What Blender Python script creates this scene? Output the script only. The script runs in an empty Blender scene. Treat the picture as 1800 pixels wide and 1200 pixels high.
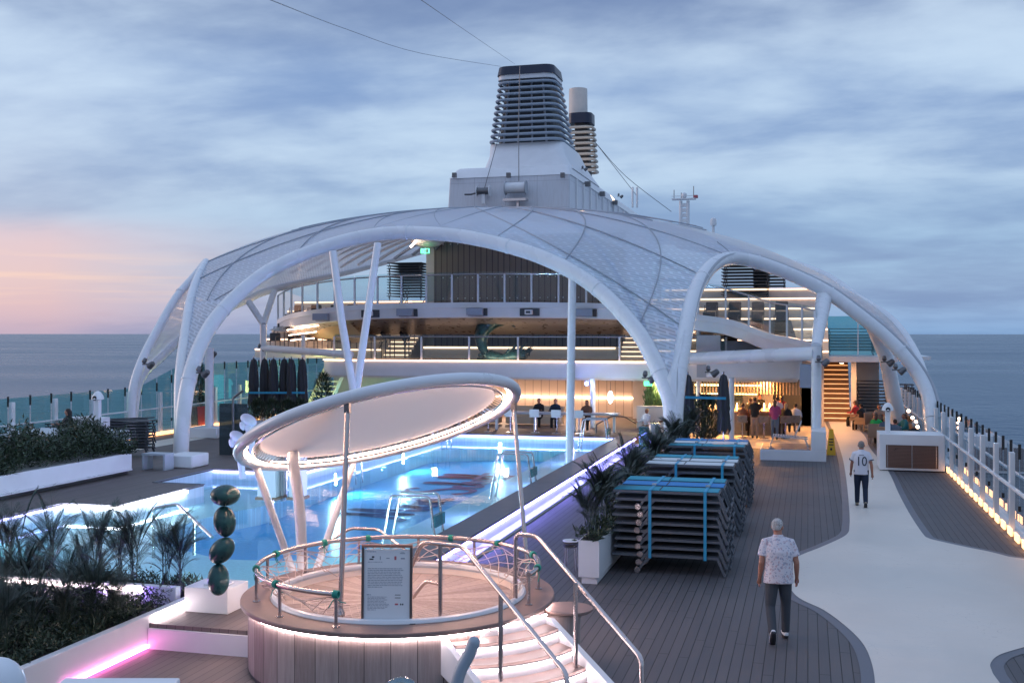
import bpy, bmesh, math, random
from mathutils import Vector, Matrix, noise
R_ = math.radians; PI = math.pi
random.seed(7)
C = bpy.context.scene.collection
# ---------------------------------------------------------------- camera
FPX = 1930.0; HZY = 585.0; CAMZ = 4.5
TH = math.atan(520 / FPX)
cam = bpy.data.cameras.new('camera'); cam.sensor_width = 36; cam.lens = 36 * FPX / 1800
cam.shift_y = -(600 - HZY) / 1800; cam.clip_start = .1; cam.clip_end = 60000
camo = bpy.data.objects.new('camera', cam); C.objects.link(camo)
camo.location = (0, 0, CAMZ); camo.rotation_euler = (PI / 2, 0, TH)
bpy.context.scene.camera = camo
sc = bpy.context.scene
sc.view_settings.view_transform = 'Standard'; sc.view_settings.look = 'None'; sc.view_settings.exposure = .4; sc.view_settings.gamma = 1
sc.cycles.use_denoising = True
sc.cycles.max_bounces = 7; sc.cycles.transparent_max_bounces = 24; sc.cycles.diffuse_bounces = 3; sc.cycles.glossy_bounces = 3
sc.cycles.caustics_reflective = False; sc.cycles.caustics_refractive = False
sc.cycles.sample_clamp_indirect = 4
def ray(px, py):
    c, s = math.cos(TH), math.sin(TH); r = (px - 900) / FPX
    return Vector((-s + r * c, c + r * s, -(py - HZY) / FPX))
def G(px, py, z=0.0):                      # the point of height z that stands at a spot of the photo
    r = ray(px, py); t = (z - CAMZ) / r.z
    return Vector((0, 0, CAMZ)) + r * t
def D(px, py, Y):                          # the point at distance Y along the ship
    r = ray(px, py); return Vector((0, 0, CAMZ)) + r * (Y / r.y)
# ---------------------------------------------------------------- sky
w = bpy.data.worlds.new('World'); sc.world = w; w.use_nodes = True
nt = w.node_tree; nt.nodes.clear()
def N(t, **k):
    n = nt.nodes.new(t)
    for a, b in k.items(): setattr(n, a, b)
    return n
L = lambda a, b: nt.links.new(a, b)
def mth(op, a, b=None, clamp=False):
    n = N('ShaderNodeMath', operation=op, use_clamp=clamp)
    for i, v in enumerate((a, b)):
        if v is None: continue
        if isinstance(v, (int, float)): n.inputs[i].default_value = v
        else: L(v, n.inputs[i])
    return n.outputs[0]
def ramp(fac, stops, interp='EASE'):
    n = N('ShaderNodeValToRGB'); cr = n.color_ramp; cr.interpolation = interp
    while len(cr.elements) < len(stops): cr.elements.new(.5)
    for e, (p, c) in zip(cr.elements, stops): e.position = p; e.color = (*c, 1) if len(c) == 3 else c
    L(fac, n.inputs[0]); return n.outputs[0]
def mixc(f, a, b, mode='MIX'):
    n = N('ShaderNodeMix', data_type='RGBA', blend_type=mode)
    for i, v in ((0, f), (6, a), (7, b)):
        if isinstance(v, (int, float)): n.inputs[i].default_value = v
        elif isinstance(v, tuple): n.inputs[i].default_value = (*v, 1)
        else: L(v, n.inputs[i])
    return n.outputs[2]
def srgb(r, g, b):
    f = lambda v: (v / 255 / 12.92) if v / 255 <= .04045 else ((v / 255 + .055) / 1.055) ** 2.4
    return (f(r), f(g), f(b))
tc = N('ShaderNodeTexCoord'); sx = N('ShaderNodeSeparateXYZ'); L(tc.outputs['Generated'], sx.inputs[0])
X_, Y_, Z_ = sx.outputs
zc = mth('MAXIMUM', Z_, 0.0)
# left-ness: direction measured round the horizon from the bow towards the sunset on the port side
az = mth('ARCTAN2', mth('MULTIPLY', X_, -1), Y_)
left = mth('MULTIPLY', mth('SUBTRACT', az, R_(19)), 1 / R_(19), True)
left = mth('MULTIPLY', left, left)
def cloudmap(sxy, sz, off):
    v = N('ShaderNodeCombineXYZ'); den = mth('ADD', zc, .16)
    L(mth('MULTIPLY', mth('DIVIDE', X_, den), sxy), v.inputs[0]); L(mth('ADD', mth('MULTIPLY', mth('DIVIDE', Y_, den), sz), off), v.inputs[1])
    v.inputs[2].default_value = off
    n = N('ShaderNodeTexNoise'); L(v.outputs[0], n.inputs['Vector'])
    n.inputs['Scale'].default_value = 1; n.inputs['Detail'].default_value = 8; n.inputs['Roughness'].default_value = .52; n.inputs['Distortion'].default_value = .25
    return n.outputs[0]
c1 = cloudmap(.75, 1.1, 12.7); c2 = cloudmap(2.6, 3.4, 9.1); c3 = cloudmap(.3, .35, 1.7)
cov = mth('ADD', mth('ADD', mth('MULTIPLY', c1, .62), mth('MULTIPLY', c2, .22)), mth('MULTIPLY', c3, .30))
lite = ramp(zc, [(0, srgb(132, 172, 216)), (.06, srgb(144, 184, 224)), (.16, srgb(182, 206, 234)), (.3, srgb(192, 212, 236)), (.38, srgb(196, 214, 238)), (.6, srgb(184, 208, 246))])
dark = ramp(zc, [(0, srgb(106, 146, 194)), (.08, srgb(112, 148, 198)), (.2, srgb(112, 144, 196)), (.34, srgb(84, 112, 168)), (.40, srgb(110, 134, 176)), (.7, srgb(150, 174, 220))])
cf = ramp(cov, [(.48, (0, 0, 0)), (.70, (1, 1, 1))])
base = mixc(cf, lite, dark)
topd = ramp(zc, [(.22, (0, 0, 0)), (.30, (1, 1, 1)), (.36, (1, 1, 1)), (.5, (0, 0, 0))])
base = mixc(mth('MULTIPLY', mth('MULTIPLY', topd, mth('ADD', cf, .25, True)), .75), base, srgb(96, 120, 168))
# sunset glow low on the port side
pink = ramp(zc, [(0, srgb(196, 172, 190)), (.022, srgb(214, 180, 190)), (.045, srgb(218, 184, 192)), (.068, srgb(214, 182, 196)), (.085, srgb(214, 182, 198)), (.11, srgb(172, 178, 210)), (.2, srgb(186, 196, 224))])
pmask = ramp(zc, [(0, (.85,) * 3), (.07, (.95,) * 3), (.105, (.45,) * 3), (.17, (.25,) * 3), (.3, (0, 0, 0))])
base = mixc(mth('MULTIPLY', mth('MULTIPLY', mth('MULTIPLY', pmask, left), .88), mth('SUBTRACT', 1.15, mth('MULTIPLY', cf, .45), True)), base, pink)
sv = N('ShaderNodeCombineXYZ'); L(mth('MULTIPLY', az, 5), sv.inputs[0]); L(mth('MULTIPLY', Z_, 90), sv.inputs[1])
sn = N('ShaderNodeTexNoise'); L(sv.outputs[0], sn.inputs['Vector']); sn.inputs['Scale'].default_value = 1.3; sn.inputs['Detail'].default_value = 5
streak = mth('MULTIPLY', mth('SUBTRACT', sn.outputs[0], .47), 6, True)
sb = ramp(zc, [(.02, (0, 0, 0)), (.034, (1, 1, 1)), (.062, (.8,) * 3), (.078, (0, 0, 0))])
base = mixc(mth('MULTIPLY', mth('MULTIPLY', mth('MULTIPLY', streak, sb), left), .42), base, srgb(242, 206, 192))
base = mixc(mth('MULTIPLY', mth('MULTIPLY', mth('SUBTRACT', 1, sb), left), 0.0), base, srgb(150, 165, 200))
sky = N('ShaderNodeTexSky'); sky.sky_type = 'NISHITA'; sky.sun_disc = False; sky.sun_elevation = R_(2.0); sky.sun_rotation = R_(-88)
bgc = N('ShaderNodeBackground'); L(base, bgc.inputs[0]); bgc.inputs[1].default_value = .76
bgs = N('ShaderNodeBackground'); L(sky.outputs[0], bgs.inputs[0]); bgs.inputs[1].default_value = .05
ad = N('ShaderNodeAddShader'); L(bgc.outputs[0], ad.inputs[0]); L(bgs.outputs[0], ad.inputs[1])
wo = N('ShaderNodeOutputWorld'); L(ad.outputs[0], wo.inputs[0])
sun = bpy.data.lights.new('sun', 'SUN'); sun.energy = .5; sun.angle = R_(25); sun.color = (1, .78, .72)
suno = bpy.data.objects.new('sun', sun); C.objects.link(suno); suno.rotation_euler = (R_(80), 0, R_(62 + 180))
suno.rotation_euler = Vector((-math.sin(R_(88)), math.cos(R_(88)), .22)).to_track_quat('Z', 'Y').to_euler()
# ---------------------------------------------------------------- materials
MATS = {}
def mat(name, col=(.8, .8, .8), rough=.5, metal=0, spec=.5, emit=None, estr=0, var=0, vscale=3, bump=0, bscale=40, trans=0, alpha=1, coat=0, fn=None):
    m = bpy.data.materials.new(name); m.use_nodes = True; t = m.node_tree; b = t.nodes['Principled BSDF']
    b.inputs['Base Color'].default_value = (*col, 1); b.inputs['Roughness'].default_value = rough; b.inputs['Metallic'].default_value = metal
    b.inputs['Specular IOR Level'].default_value = spec; b.inputs['Coat Weight'].default_value = coat
    if emit: b.inputs['Emission Color'].default_value = (*emit, 1); b.inputs['Emission Strength'].default_value = estr
    if alpha < 1: b.inputs['Alpha'].default_value = alpha
    if var or bump:
        tcn = t.nodes.new('ShaderNodeTexCoord')
        if var:
            n = t.nodes.new('ShaderNodeTexNoise'); n.inputs['Scale'].default_value = vscale; n.inputs['Detail'].default_value = 6
            t.links.new(tcn.outputs['Object'], n.inputs['Vector'])
            mr = t.nodes.new('ShaderNodeMapRange'); mr.inputs['From Min'].default_value = .3; mr.inputs['From Max'].default_value = .7
            mr.inputs['To Min'].default_value = 1 - var; mr.inputs['To Max'].default_value = 1 + var
            t.links.new(n.outputs[0], mr.inputs[0])
            v = t.nodes.new('ShaderNodeVectorMath'); v.operation = 'SCALE'; v.inputs[0].default_value = col; t.links.new(mr.outputs[0], v.inputs['Scale'])
            t.links.new(v.outputs[0], b.inputs['Base Color'])
            mr2 = t.nodes.new('ShaderNodeMapRange'); mr2.inputs['To Min'].default_value = max(rough - .12, .02); mr2.inputs['To Max'].default_value = min(rough + .12, 1)
            t.links.new(n.outputs[0], mr2.inputs[0]); t.links.new(mr2.outputs[0], b.inputs['Roughness'])
        if bump:
            n = t.nodes.new('ShaderNodeTexNoise'); n.inputs['Scale'].default_value = bscale; n.inputs['Detail'].default_value = 4
            t.links.new(tcn.outputs['Object'], n.inputs['Vector'])
            bp = t.nodes.new('ShaderNodeBump'); bp.inputs['Strength'].default_value = bump; bp.inputs['Distance'].default_value = .02
            t.links.new(n.outputs[0], bp.inputs['Height']); t.links.new(bp.outputs[0], b.inputs['Normal'])
    if fn: fn(t, b)
    MATS[name] = m; return m
def mx(t, op, a, b=None, clamp=False):
    n = t.nodes.new('ShaderNodeMath'); n.operation = op; n.use_clamp = clamp
    for i, v in enumerate((a, b)):
        if v is None: continue
        if isinstance(v, (int, float)): n.inputs[i].default_value = v
        else: t.links.new(v, n.inputs[i])
    return n.outputs[0]
def plank_fn(width, axis, c0, c1, seam=.1, dark=.25, length=2.4):
    def fn(t, b):
        tcn = t.nodes.new('ShaderNodeTexCoord'); s = t.nodes.new('ShaderNodeSeparateXYZ'); t.links.new(tcn.outputs['Object'], s.inputs[0])
        u = s.outputs[axis]
        q = mx(t, 'DIVIDE', u, width); fr = mx(t, 'FRACT', q); idx = mx(t, 'FLOOR', q)
        sm = mx(t, 'GREATER_THAN', mx(t, 'ABSOLUTE', mx(t, 'SUBTRACT', fr, .5)), .5 - seam / 2)
        wn = t.nodes.new('ShaderNodeTexWhiteNoise'); wn.noise_dimensions = '1D'; t.links.new(idx, wn.inputs['W'])
        if axis == 0:
            e = mx(t, 'FRACT', mx(t, 'ADD', mx(t, 'DIVIDE', s.outputs[1], length * 1.6), mx(t, 'MULTIPLY', wn.outputs['Value'], 7.3))); sm = mx(t, 'MAXIMUM', sm, mx(t, 'LESS_THAN', e, .0035))
        n = t.nodes.new('ShaderNodeTexNoise'); mp = t.nodes.new('ShaderNodeMapping'); t.links.new(tcn.outputs['Object'], mp.inputs[0])
        sc3 = [1.2, 1.2, 1.2]; sc3[axis] = 40; mp.inputs['Scale'].default_value = sc3; t.links.new(mp.outputs[0], n.inputs['Vector']); n.inputs['Detail'].default_value = 5; n.inputs['Scale'].default_value = 1
        n2 = t.nodes.new('ShaderNodeTexNoise'); n2.inputs['Scale'].default_value = .5; n2.inputs['Detail'].default_value = 6; t.links.new(tcn.outputs['Object'], n2.inputs['Vector'])
        f = mx(t, 'ADD', mx(t, 'ADD', mx(t, 'MULTIPLY', wn.outputs['Value'], .35), mx(t, 'MULTIPLY', n.outputs[0], .45)), mx(t, 'MULTIPLY', mx(t, 'SUBTRACT', n2.outputs[0], .5), 1.7))
        m1 = t.nodes.new('ShaderNodeMix'); m1.data_type = 'RGBA'; m1.inputs[6].default_value = (*c0, 1); m1.inputs[7].default_value = (*c1, 1); m1.clamp_factor = True
        t.links.new(f, m1.inputs[0])
        m2 = t.nodes.new('ShaderNodeMix'); m2.data_type = 'RGBA'; m2.inputs[7].default_value = (*[x * dark for x in c0], 1)
        t.links.new(sm, m2.inputs[0]); t.links.new(m1.outputs[2], m2.inputs[6]); t.links.new(m2.outputs[2], b.inputs['Base Color'])
        bp = t.nodes.new('ShaderNodeBump'); bp.inputs['Strength'].default_value = .5; bp.inputs['Distance'].default_value = .006; bp.invert = True
        t.links.new(sm, bp.inputs['Height']); t.links.new(bp.outputs[0], b.inputs['Normal'])
        rg = mx(t, 'ADD', mx(t, 'MULTIPLY', n2.outputs[0], .4), .40); t.links.new(rg, b.inputs['Roughness'])
    return fn
mat('deck_grey', rough=.5, fn=plank_fn(.145, 0, (.078, .074, .080), (.126, .117, .120), .09, .22))
mat('deck_brown', rough=.5, fn=plank_fn(.14, 0, (.125, .10, .095), (.19, .155, .145), .07, .45))
mat('deck_band', (.13, .135, .16), .45, var=.12, vscale=2)
def walk_fn(t, b):
    tcn = t.nodes.new('ShaderNodeTexCoord')
    def nz(s, d, sx=1, sy=1, dist=0):
        mp = t.nodes.new('ShaderNodeMapping'); mp.inputs['Scale'].default_value = (sx, sy, 1); t.links.new(tcn.outputs['Object'], mp.inputs[0]); n = t.nodes.new('ShaderNodeTexNoise'); n.inputs['Scale'].default_value = s; n.inputs['Detail'].default_value = d; n.inputs['Distortion'].default_value = dist; t.links.new(mp.outputs[0], n.inputs['Vector']); return n.outputs[0]
    a = nz(.7, 7, 1, .7, .6); c = nz(3.5, 6, .5, 1.6, 1.2); g = nz(60, 3); sc_ = nz(1.3, 2, 1, 1, 2.0)
    line = mx(t, 'MULTIPLY', mx(t, 'LESS_THAN', mx(t, 'ABSOLUTE', mx(t, 'SUBTRACT', sc_, .5)), .0035), mx(t, 'GREATER_THAN', a, .52))
    f = mx(t, 'ADD', mx(t, 'ADD', mx(t, 'MULTIPLY', a, .24), mx(t, 'MULTIPLY', c, .16)), mx(t, 'MULTIPLY', g, .06)); f = mx(t, 'ADD', f, .77); f = mx(t, 'SUBTRACT', f, mx(t, 'MULTIPLY', line, .14))
    v = t.nodes.new('ShaderNodeVectorMath'); v.operation = 'SCALE'; v.inputs[0].default_value = (.69, .63, .555); t.links.new(f, v.inputs['Scale']); t.links.new(v.outputs[0], b.inputs['Base Color']); t.links.new(mx(t, 'ADD', mx(t, 'MULTIPLY', c, .5), .22), b.inputs['Roughness'])
mat('walkway', rough=.5, fn=walk_fn)
mat('wood_cladding', rough=.5, fn=plank_fn(.24, 1, (.42, .34, .32), (.66, .56, .53), .03, .35))
mat('white_paint', (.76, .77, .79), .38, var=.035, vscale=1.5)
mat('white_steel', (.74, .76, .79), .28, var=.03, vscale=1.0, coat=.2)
mat('cream_paint', (.72, .66, .60), .5, var=.05, vscale=2)
mat('grey_paint', (.42, .44, .48), .45, var=.05)
mat('dark_grey', (.06, .065, .075), .5, var=.1)
mat('black_rubber', (.02, .02, .022), .6)
mat('steel', (.55, .53, .54), .22, metal=1)
mat('steel_dark', (.16, .16, .17), .35, metal=.8)
mat('slat_wall', rough=.5, fn=plank_fn(.30, 0, (.21, .165, .14), (.27, .21, .18), .14, .4))
mat('panel_wall', rough=.5, fn=plank_fn(.42, 0, (.55, .45, .38), (.66, .56, .48), .07, .5))
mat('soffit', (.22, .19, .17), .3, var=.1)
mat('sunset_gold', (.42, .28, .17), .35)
mat('led_warm', (1, 1, 1), emit=(1, .62, .40), estr=12)
mat('led_peach', (1, 1, 1), emit=(1, .74, .62), estr=22)
mat('led_white', (1, 1, 1), emit=(.92, .93, 1), estr=34)
mat('led_pinkwhite', (1, 1, 1), emit=(1, .80, .82), estr=24)
mat('led_blue', (1, 1, 1), emit=(.26, .36, 1), estr=12)
mat('led_violet', (1, 1, 1), emit=(.45, .45, 1), estr=9)
mat('led_pink', (1, 1, 1), emit=(1, .18, .62), estr=9)
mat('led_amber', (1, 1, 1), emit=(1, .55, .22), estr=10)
mat('led_ring', (1, 1, 1), emit=(1, .60, .44), estr=75)
mat('led_terrace', (1, 1, 1), emit=(1, .62, .40), estr=2.4)
mat('led_stair', (1, 1, 1), emit=(1, .42, .12), estr=.9)
mat('led_orange', (1, 1, 1), emit=(1, .46, .16), estr=2)
mat('led_edge', (1, 1, 1), emit=(1, .6, .38), estr=4)
mat('led_deck', (1, 1, 1), emit=(.26, .24, 1), estr=34)
mat('led_green', (.1, 1, .4), emit=(.1, .85, .35), estr=2.5)
mat('led_teal', (1, 1, 1), emit=(.1, .85, .9), estr=4)
mat('navy', (.012, .02, .05), .35)
mat('towel', (.75, .74, .73), .9, bump=.3, bscale=60)
mat('soil', (.02, .018, .015), .9)
def leaf_mat(name, c0, c1):
    def fn(t, b):
        g = t.nodes.new('ShaderNodeNewGeometry'); n = t.nodes.new('ShaderNodeMix'); n.data_type = 'RGBA'
        n.inputs[6].default_value = (*c0, 1); n.inputs[7].default_value = (*c1, 1); t.links.new(g.outputs['Random Per Island'], n.inputs[0]); t.links.new(n.outputs[2], b.inputs['Base Color'])
    mat(name, c0, .5, fn=fn)
leaf_mat('palm_leaf', (.016, .028, .022), (.045, .072, .05))
leaf_mat('shrub_leaf', (.014, .028, .018), (.05, .075, .035))
leaf_mat('bright_leaf', (.03, .07, .025), (.08, .14, .05))
def glass_mat(name, tint, op, gl=.35):
    m = bpy.data.materials.new(name); m.use_nodes = True; t = m.node_tree; t.nodes.clear()
    o = t.nodes.new('ShaderNodeOutputMaterial'); tr = t.nodes.new('ShaderNodeBsdfTransparent'); tr.inputs[0].default_value = (*tint, 1)
    gs = t.nodes.new('ShaderNodeBsdfGlossy'); gs.inputs['Roughness'].default_value = .03; gs.inputs[0].default_value = (.9, .95, 1, 1)
    df = t.nodes.new('ShaderNodeBsdfDiffuse'); df.inputs[0].default_value = (*[min(1, x * .8) for x in tint], 1)
    fr = t.nodes.new('ShaderNodeFresnel'); fr.inputs[0].default_value = 1.5
    a = t.nodes.new('ShaderNodeMixShader'); a.inputs[0].default_value = op; t.links.new(tr.outputs[0], a.inputs[1]); t.links.new(df.outputs[0], a.inputs[2])
    b = t.nodes.new('ShaderNodeMixShader'); mm = mx(t, 'MULTIPLY', fr.outputs[0], gl * 2); t.links.new(mm, b.inputs[0]); t.links.new(a.outputs[0], b.inputs[1]); t.links.new(gs.outputs[0], b.inputs[2])
    t.links.new(b.outputs[0], o.inputs[0]); MATS[name] = m
glass_mat('glass', (.72, .86, .88), .06)
glass_mat('glass_teal', (.30, .62, .64), .22)
glass_mat('glass_dark', (.2, .25, .27), .3)
# ---------------------------------------------------------------- mesh helpers
class MB:
    def __init__(s): s.v = []; s.f = []; s.uv = None
    def add(s, vs, fs):
        o = len(s.v); s.v += [tuple(p) for p in vs]; s.f += [tuple(i + o for i in q) for q in fs]; return s
    def box(s, x0, x1, y0, y1, z0, z1, rz=0, c=None):
        vs = [Vector((x, y, z)) for z in (z0, z1) for x, y in ((x0, y0), (x1, y0), (x1, y1), (x0, y1))]
        if rz:
            c = Vector(c) if c else Vector(((x0 + x1) / 2, (y0 + y1) / 2, 0)); M = Matrix.Rotation(rz, 3, 'Z'); vs = [M @ (v - c) + c for v in vs]
        return s.add(vs, [(3, 2, 1, 0), (4, 5, 6, 7), (0, 1, 5, 4), (1, 2, 6, 5), (2, 3, 7, 6), (3, 0, 4, 7)])
    def beam(s, a, b, wd, h, up=(0, 0, 1)):
        a, b = Vector(a), Vector(b); d = (b - a).normalized(); u = Vector(up)
        if abs(d.dot(u)) > .98: u = Vector((0, 1, 0))
        r = d.cross(u).normalized() * wd / 2; u = r.cross(d).normalized() * h / 2
        return s.add([a - r - u, a + r - u, a + r + u, a - r + u, b - r - u, b + r - u, b + r + u, b - r + u], [(0, 1, 2, 3), (7, 6, 5, 4), (0, 4, 5, 1), (1, 5, 6, 2), (2, 6, 7, 3), (3, 7, 4, 0)])
    def tube(s, pts, r, n=10, cap=True, closed=False, ry=None):
        pts = [Vector(p) for p in pts]; m = len(pts); rs = r if isinstance(r, (list, tuple)) else [r] * m
        rys = ry if isinstance(ry, (list, tuple)) else ([ry] * m if ry else rs)
        up = None; rings = []
        for i, p in enumerate(pts):
            if closed: d = (pts[(i + 1) % m] - pts[i - 1])
            else: d = pts[min(i + 1, m - 1)] - pts[max(i - 1, 0)]
            if d.length < 1e-9: d = Vector((0, 0, 1))
            d.normalize()
            if up is None: up = Vector((0, 0, 1)) if abs(d.z) < .9 else Vector((0, 1, 0))
            x = d.cross(up)
            if x.length < 1e-6: x = d.orthogonal()
            x.normalize(); up = x.cross(d).normalized()
            rings.append([p + x * math.cos(2 * PI * k / n) * rs[i] + up * math.sin(2 * PI * k / n) * rys[i] for k in range(n)])
        vs = [v for q in rings for v in q]; fs = []
        for i in range(m if closed else m - 1):
            j = (i + 1) % m
            for k in range(n):
                k2 = (k + 1) % n; fs.append((i * n + k, i * n + k2, j * n + k2, j * n + k))
        if cap and not closed:
            fs.append(tuple(range(n))[::-1]); fs.append(tuple((m - 1) * n + k for k in range(n)))
        return s.add(vs, fs)
    def lathe(s, prof, cx=0, cy=0, n=24, M=None):
        vs = []; fs = []
        for r, z in prof: vs += [Vector((cx + r * math.cos(2 * PI * k / n), cy + r * math.sin(2 * PI * k / n), z)) for k in range(n)]
        if M: vs = [M @ v for v in vs]
        for i in range(len(prof) - 1):
            for k in range(n): k2 = (k + 1) % n; fs.append((i * n + k, i * n + k2, (i + 1) * n + k2, (i + 1) * n + k))
        fs.append(tuple(range(n))[::-1]); fs.append(tuple((len(prof) - 1) * n + k for k in range(n)))
        return s.add(vs, fs)
    def prism(s, poly, z0, z1):
        n = len(poly); a = sum(poly[i][0] * poly[(i + 1) % n][1] - poly[(i + 1) % n][0] * poly[i][1] for i in range(n))
        if a < 0: poly = poly[::-1]
        vs = [(p[0], p[1], z0) for p in poly] + [(p[0], p[1], z1) for p in poly]
        fs = [tuple(range(n))[::-1], tuple(range(n, 2 * n))] + [(i, (i + 1) % n, n + (i + 1) % n, n + i) for i in range(n)]
        return s.add(vs, fs)
    def ell(s, c, r, n=16, m=10, M=None):
        c = Vector(c); r = (r,) * 3 if isinstance(r, (int, float)) else r; vs = []; fs = []
        for i in range(m + 1):
            t = PI * i / m
            for k in range(n):
                p = Vector((r[0] * math.sin(t) * math.cos(2 * PI * k / n), r[1] * math.sin(t) * math.sin(2 * PI * k / n), -r[2] * math.cos(t)))
                vs.append((M @ p if M else p) + c)
        for i in range(m):
            for k in range(n): k2 = (k + 1) % n; fs.append((i * n + k, i * n + k2, (i + 1) * n + k2, (i + 1) * n + k))
        return s.add(vs, fs)
    def quad(s, a, b, c, d): return s.add([a, b, c, d], [(0, 1, 2, 3)])
    def grid(s, rows):
        n = len(rows[0]); return s.add([p for r in rows for p in r], [(i * n + k, i * n + k + 1, (i + 1) * n + k + 1, (i + 1) * n + k) for i in range(len(rows) - 1) for k in range(n - 1)])
    def build(s, name, m, parent=None, smooth=True, bevel=0, uv=None, solid=0):
        me = bpy.data.meshes.new(name); me.from_pydata(s.v, [], s.f); me.validate(); me.update()
        me.materials.append(MATS[m])
        bm = bmesh.new(); bm.from_mesh(me); bmesh.ops.remove_doubles(bm, verts=bm.verts, dist=1e-5) if not uv else None
        bm.to_mesh(me); bm.free()
        o = bpy.data.objects.new(name, me); C.objects.link(o)
        if smooth:
            for p in me.polygons: p.use_smooth = True
            me.set_sharp_from_angle(angle=R_(38))
        if bevel:
            md = o.modifiers.new('bevel', 'BEVEL'); md.width = bevel; md.segments = 2; md.limit_method = 'ANGLE'; md.harden_normals = False
        if solid:
            md = o.modifiers.new('solid', 'SOLIDIFY'); md.thickness = solid; md.offset = 0
        if parent: o.parent = parent; o.matrix_parent_inverse = Matrix.Translation(-parent.location) if parent.type == 'EMPTY' and not parent.parent else Matrix()
        return o
def build_local(mb, *a, **k):       # geometry already in the parent's own space
    p = k.get('parent') or (a[2] if len(a) > 2 else None); o = mb.build(*a, **k)
    if p: o.matrix_parent_inverse = Matrix()
    return o
def tag(o, label=None, cat=None, group=None, kind=None):
    if label: o['label'] = label
    if cat: o['category'] = cat
    if group: o['group'] = group
    if kind: o['kind'] = kind
    return o
def thing(name, label, cat, loc=(0, 0, 0), group=None):
    o = bpy.data.objects.new(name, None); C.objects.link(o); o.location = loc; o.empty_display_size = .2
    return tag(o, label, cat, group)
def copy_tree(o, parent=None):
    c = o.copy(); C.objects.link(c)
    if parent: c.parent = parent
    for ch in o.children: copy_tree(ch, c)
    return c
def lamp(kind, loc, energy, col, size=.3, sizey=None, rot=None, spot=None):
    l = bpy.data.lights.new('lamp', kind); l.energy = energy; l.color = col
    if kind == 'AREA':
        l.size = size
        if sizey: l.shape = 'RECTANGLE'; l.size_y = sizey
    else: l.shadow_soft_size = size
    o = bpy.data.objects.new('lamp', l); C.objects.link(o); o.location = loc
    if rot: o.rotation_euler = rot
    return o
def catmull(pts, n=8, closed=False):
    P = [Vector(p) for p in pts]; out = []; m = len(P)
    for i in range(m if closed else m - 1):
        p0, p1, p2, p3 = (P[(i - 1) % m], P[i], P[(i + 1) % m], P[(i + 2) % m]) if closed else (P[max(i - 1, 0)], P[i], P[i + 1], P[min(i + 2, m - 1)])
        for k in range(n):
            t = k / n; out.append(.5 * ((2 * p1) + (p2 - p0) * t + (2 * p0 - 5 * p1 + 4 * p2 - p3) * t * t + (3 * p1 - p0 - 3 * p2 + p3) * t ** 3))
    if not closed: out.append(P[-1])
    return out
# ---------------------------------------------------------------- sea
def sea_fn(t, b):
    tcn = t.nodes.new('ShaderNodeTexCoord')
    b.inputs['Base Color'].default_value = (.008, .075, .15, 1); b.inputs['Roughness'].default_value = .28
    n1 = t.nodes.new('ShaderNodeTexNoise'); n1.inputs['Scale'].default_value = .12; n1.inputs['Detail'].default_value = 8; n1.inputs['Roughness'].default_value = .6
    t.links.new(tcn.outputs['Object'], n1.inputs['Vector'])
    bp = t.nodes.new('ShaderNodeBump'); bp.inputs['Strength'].default_value = .9; bp.inputs['Distance'].default_value = 3.6
    t.links.new(n1.outputs[0], bp.inputs['Height']); t.links.new(bp.outputs[0], b.inputs['Normal'])
    n2 = t.nodes.new('ShaderNodeTexNoise'); n2.inputs['Scale'].default_value = .004; n2.inputs['Detail'].default_value = 5
    mp = t.nodes.new('ShaderNodeMapping'); mp.inputs['Scale'].default_value = (.35, 1, 1); t.links.new(tcn.outputs['Object'], mp.inputs[0]); t.links.new(mp.outputs[0], n2.inputs['Vector'])
    t.links.new(mx(t, 'ADD', mx(t, 'MULTIPLY', n2.outputs[0], .3), .14), b.inputs['Roughness'])
mat('sea', fn=sea_fn)
m = MB(); ss = [-30000, -8000, -2000, -500, 0, 500, 2000, 8000, 30000]
m.grid([[(x, y, -30) for x in ss] for y in [-30000, -5000, -500, 0, 500, 2000, 8000, 30000]]); tag(m.build('sea', 'sea', smooth=False), kind='structure')
# ---------------------------------------------------------------- decks
XR, XL = 4.42, -25.4       # starboard and port rails
ZL = .35                   # raised pool deck
tag(MB().box(XL - .3, XR + .3, 2, 130, -4.0, -3.2).build('hull', 'white_paint', smooth=False), kind='structure')
m = MB(); m.box(-6.6, XR + .15, 4, 70, -.3, 0); tag(m.build('deck', 'deck_grey', smooth=False), kind='structure'); tag(MB().box(-9.6, -6.6, 4, 13.82, -.3, 0).build('lower_deck', 'deck_brown', smooth=False), kind='structure'); tag(MB().box(-9.09, -6.7, 13.77, 13.818, 0, .29).build('landing_front', 'white_paint', smooth=False), kind='structure')
WZ = .06; PY0 = 15.6
m = MB()
for x0, x1, y0, y1 in ((XL - .15, -17.5, 4, 29.9), (-17.5, -15.95, 22.95, 26.8), (XL - .15, -14.6, 29.9, 42.9), (XL - .15, -6.7, 42.9, 72), (-17.5, -6.7, 13.82, PY0)):
    m.box(x0, x1, y0, y1, -.35, ZL)
tag(m.build('pool_deck', 'deck_brown', smooth=False), kind='structure')
zig = [(-17.5, PY0), (-17.5, 22.95), (-15.95, 22.95), (-15.95, 26.8), (-17.5, 26.8), (-17.5, 29.9), (-14.6, 29.9), (-14.6, 42.9), (-7.28, 42.9), (-7.28, PY0)]
from mathutils.geometry import tessellate_polygon
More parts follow.
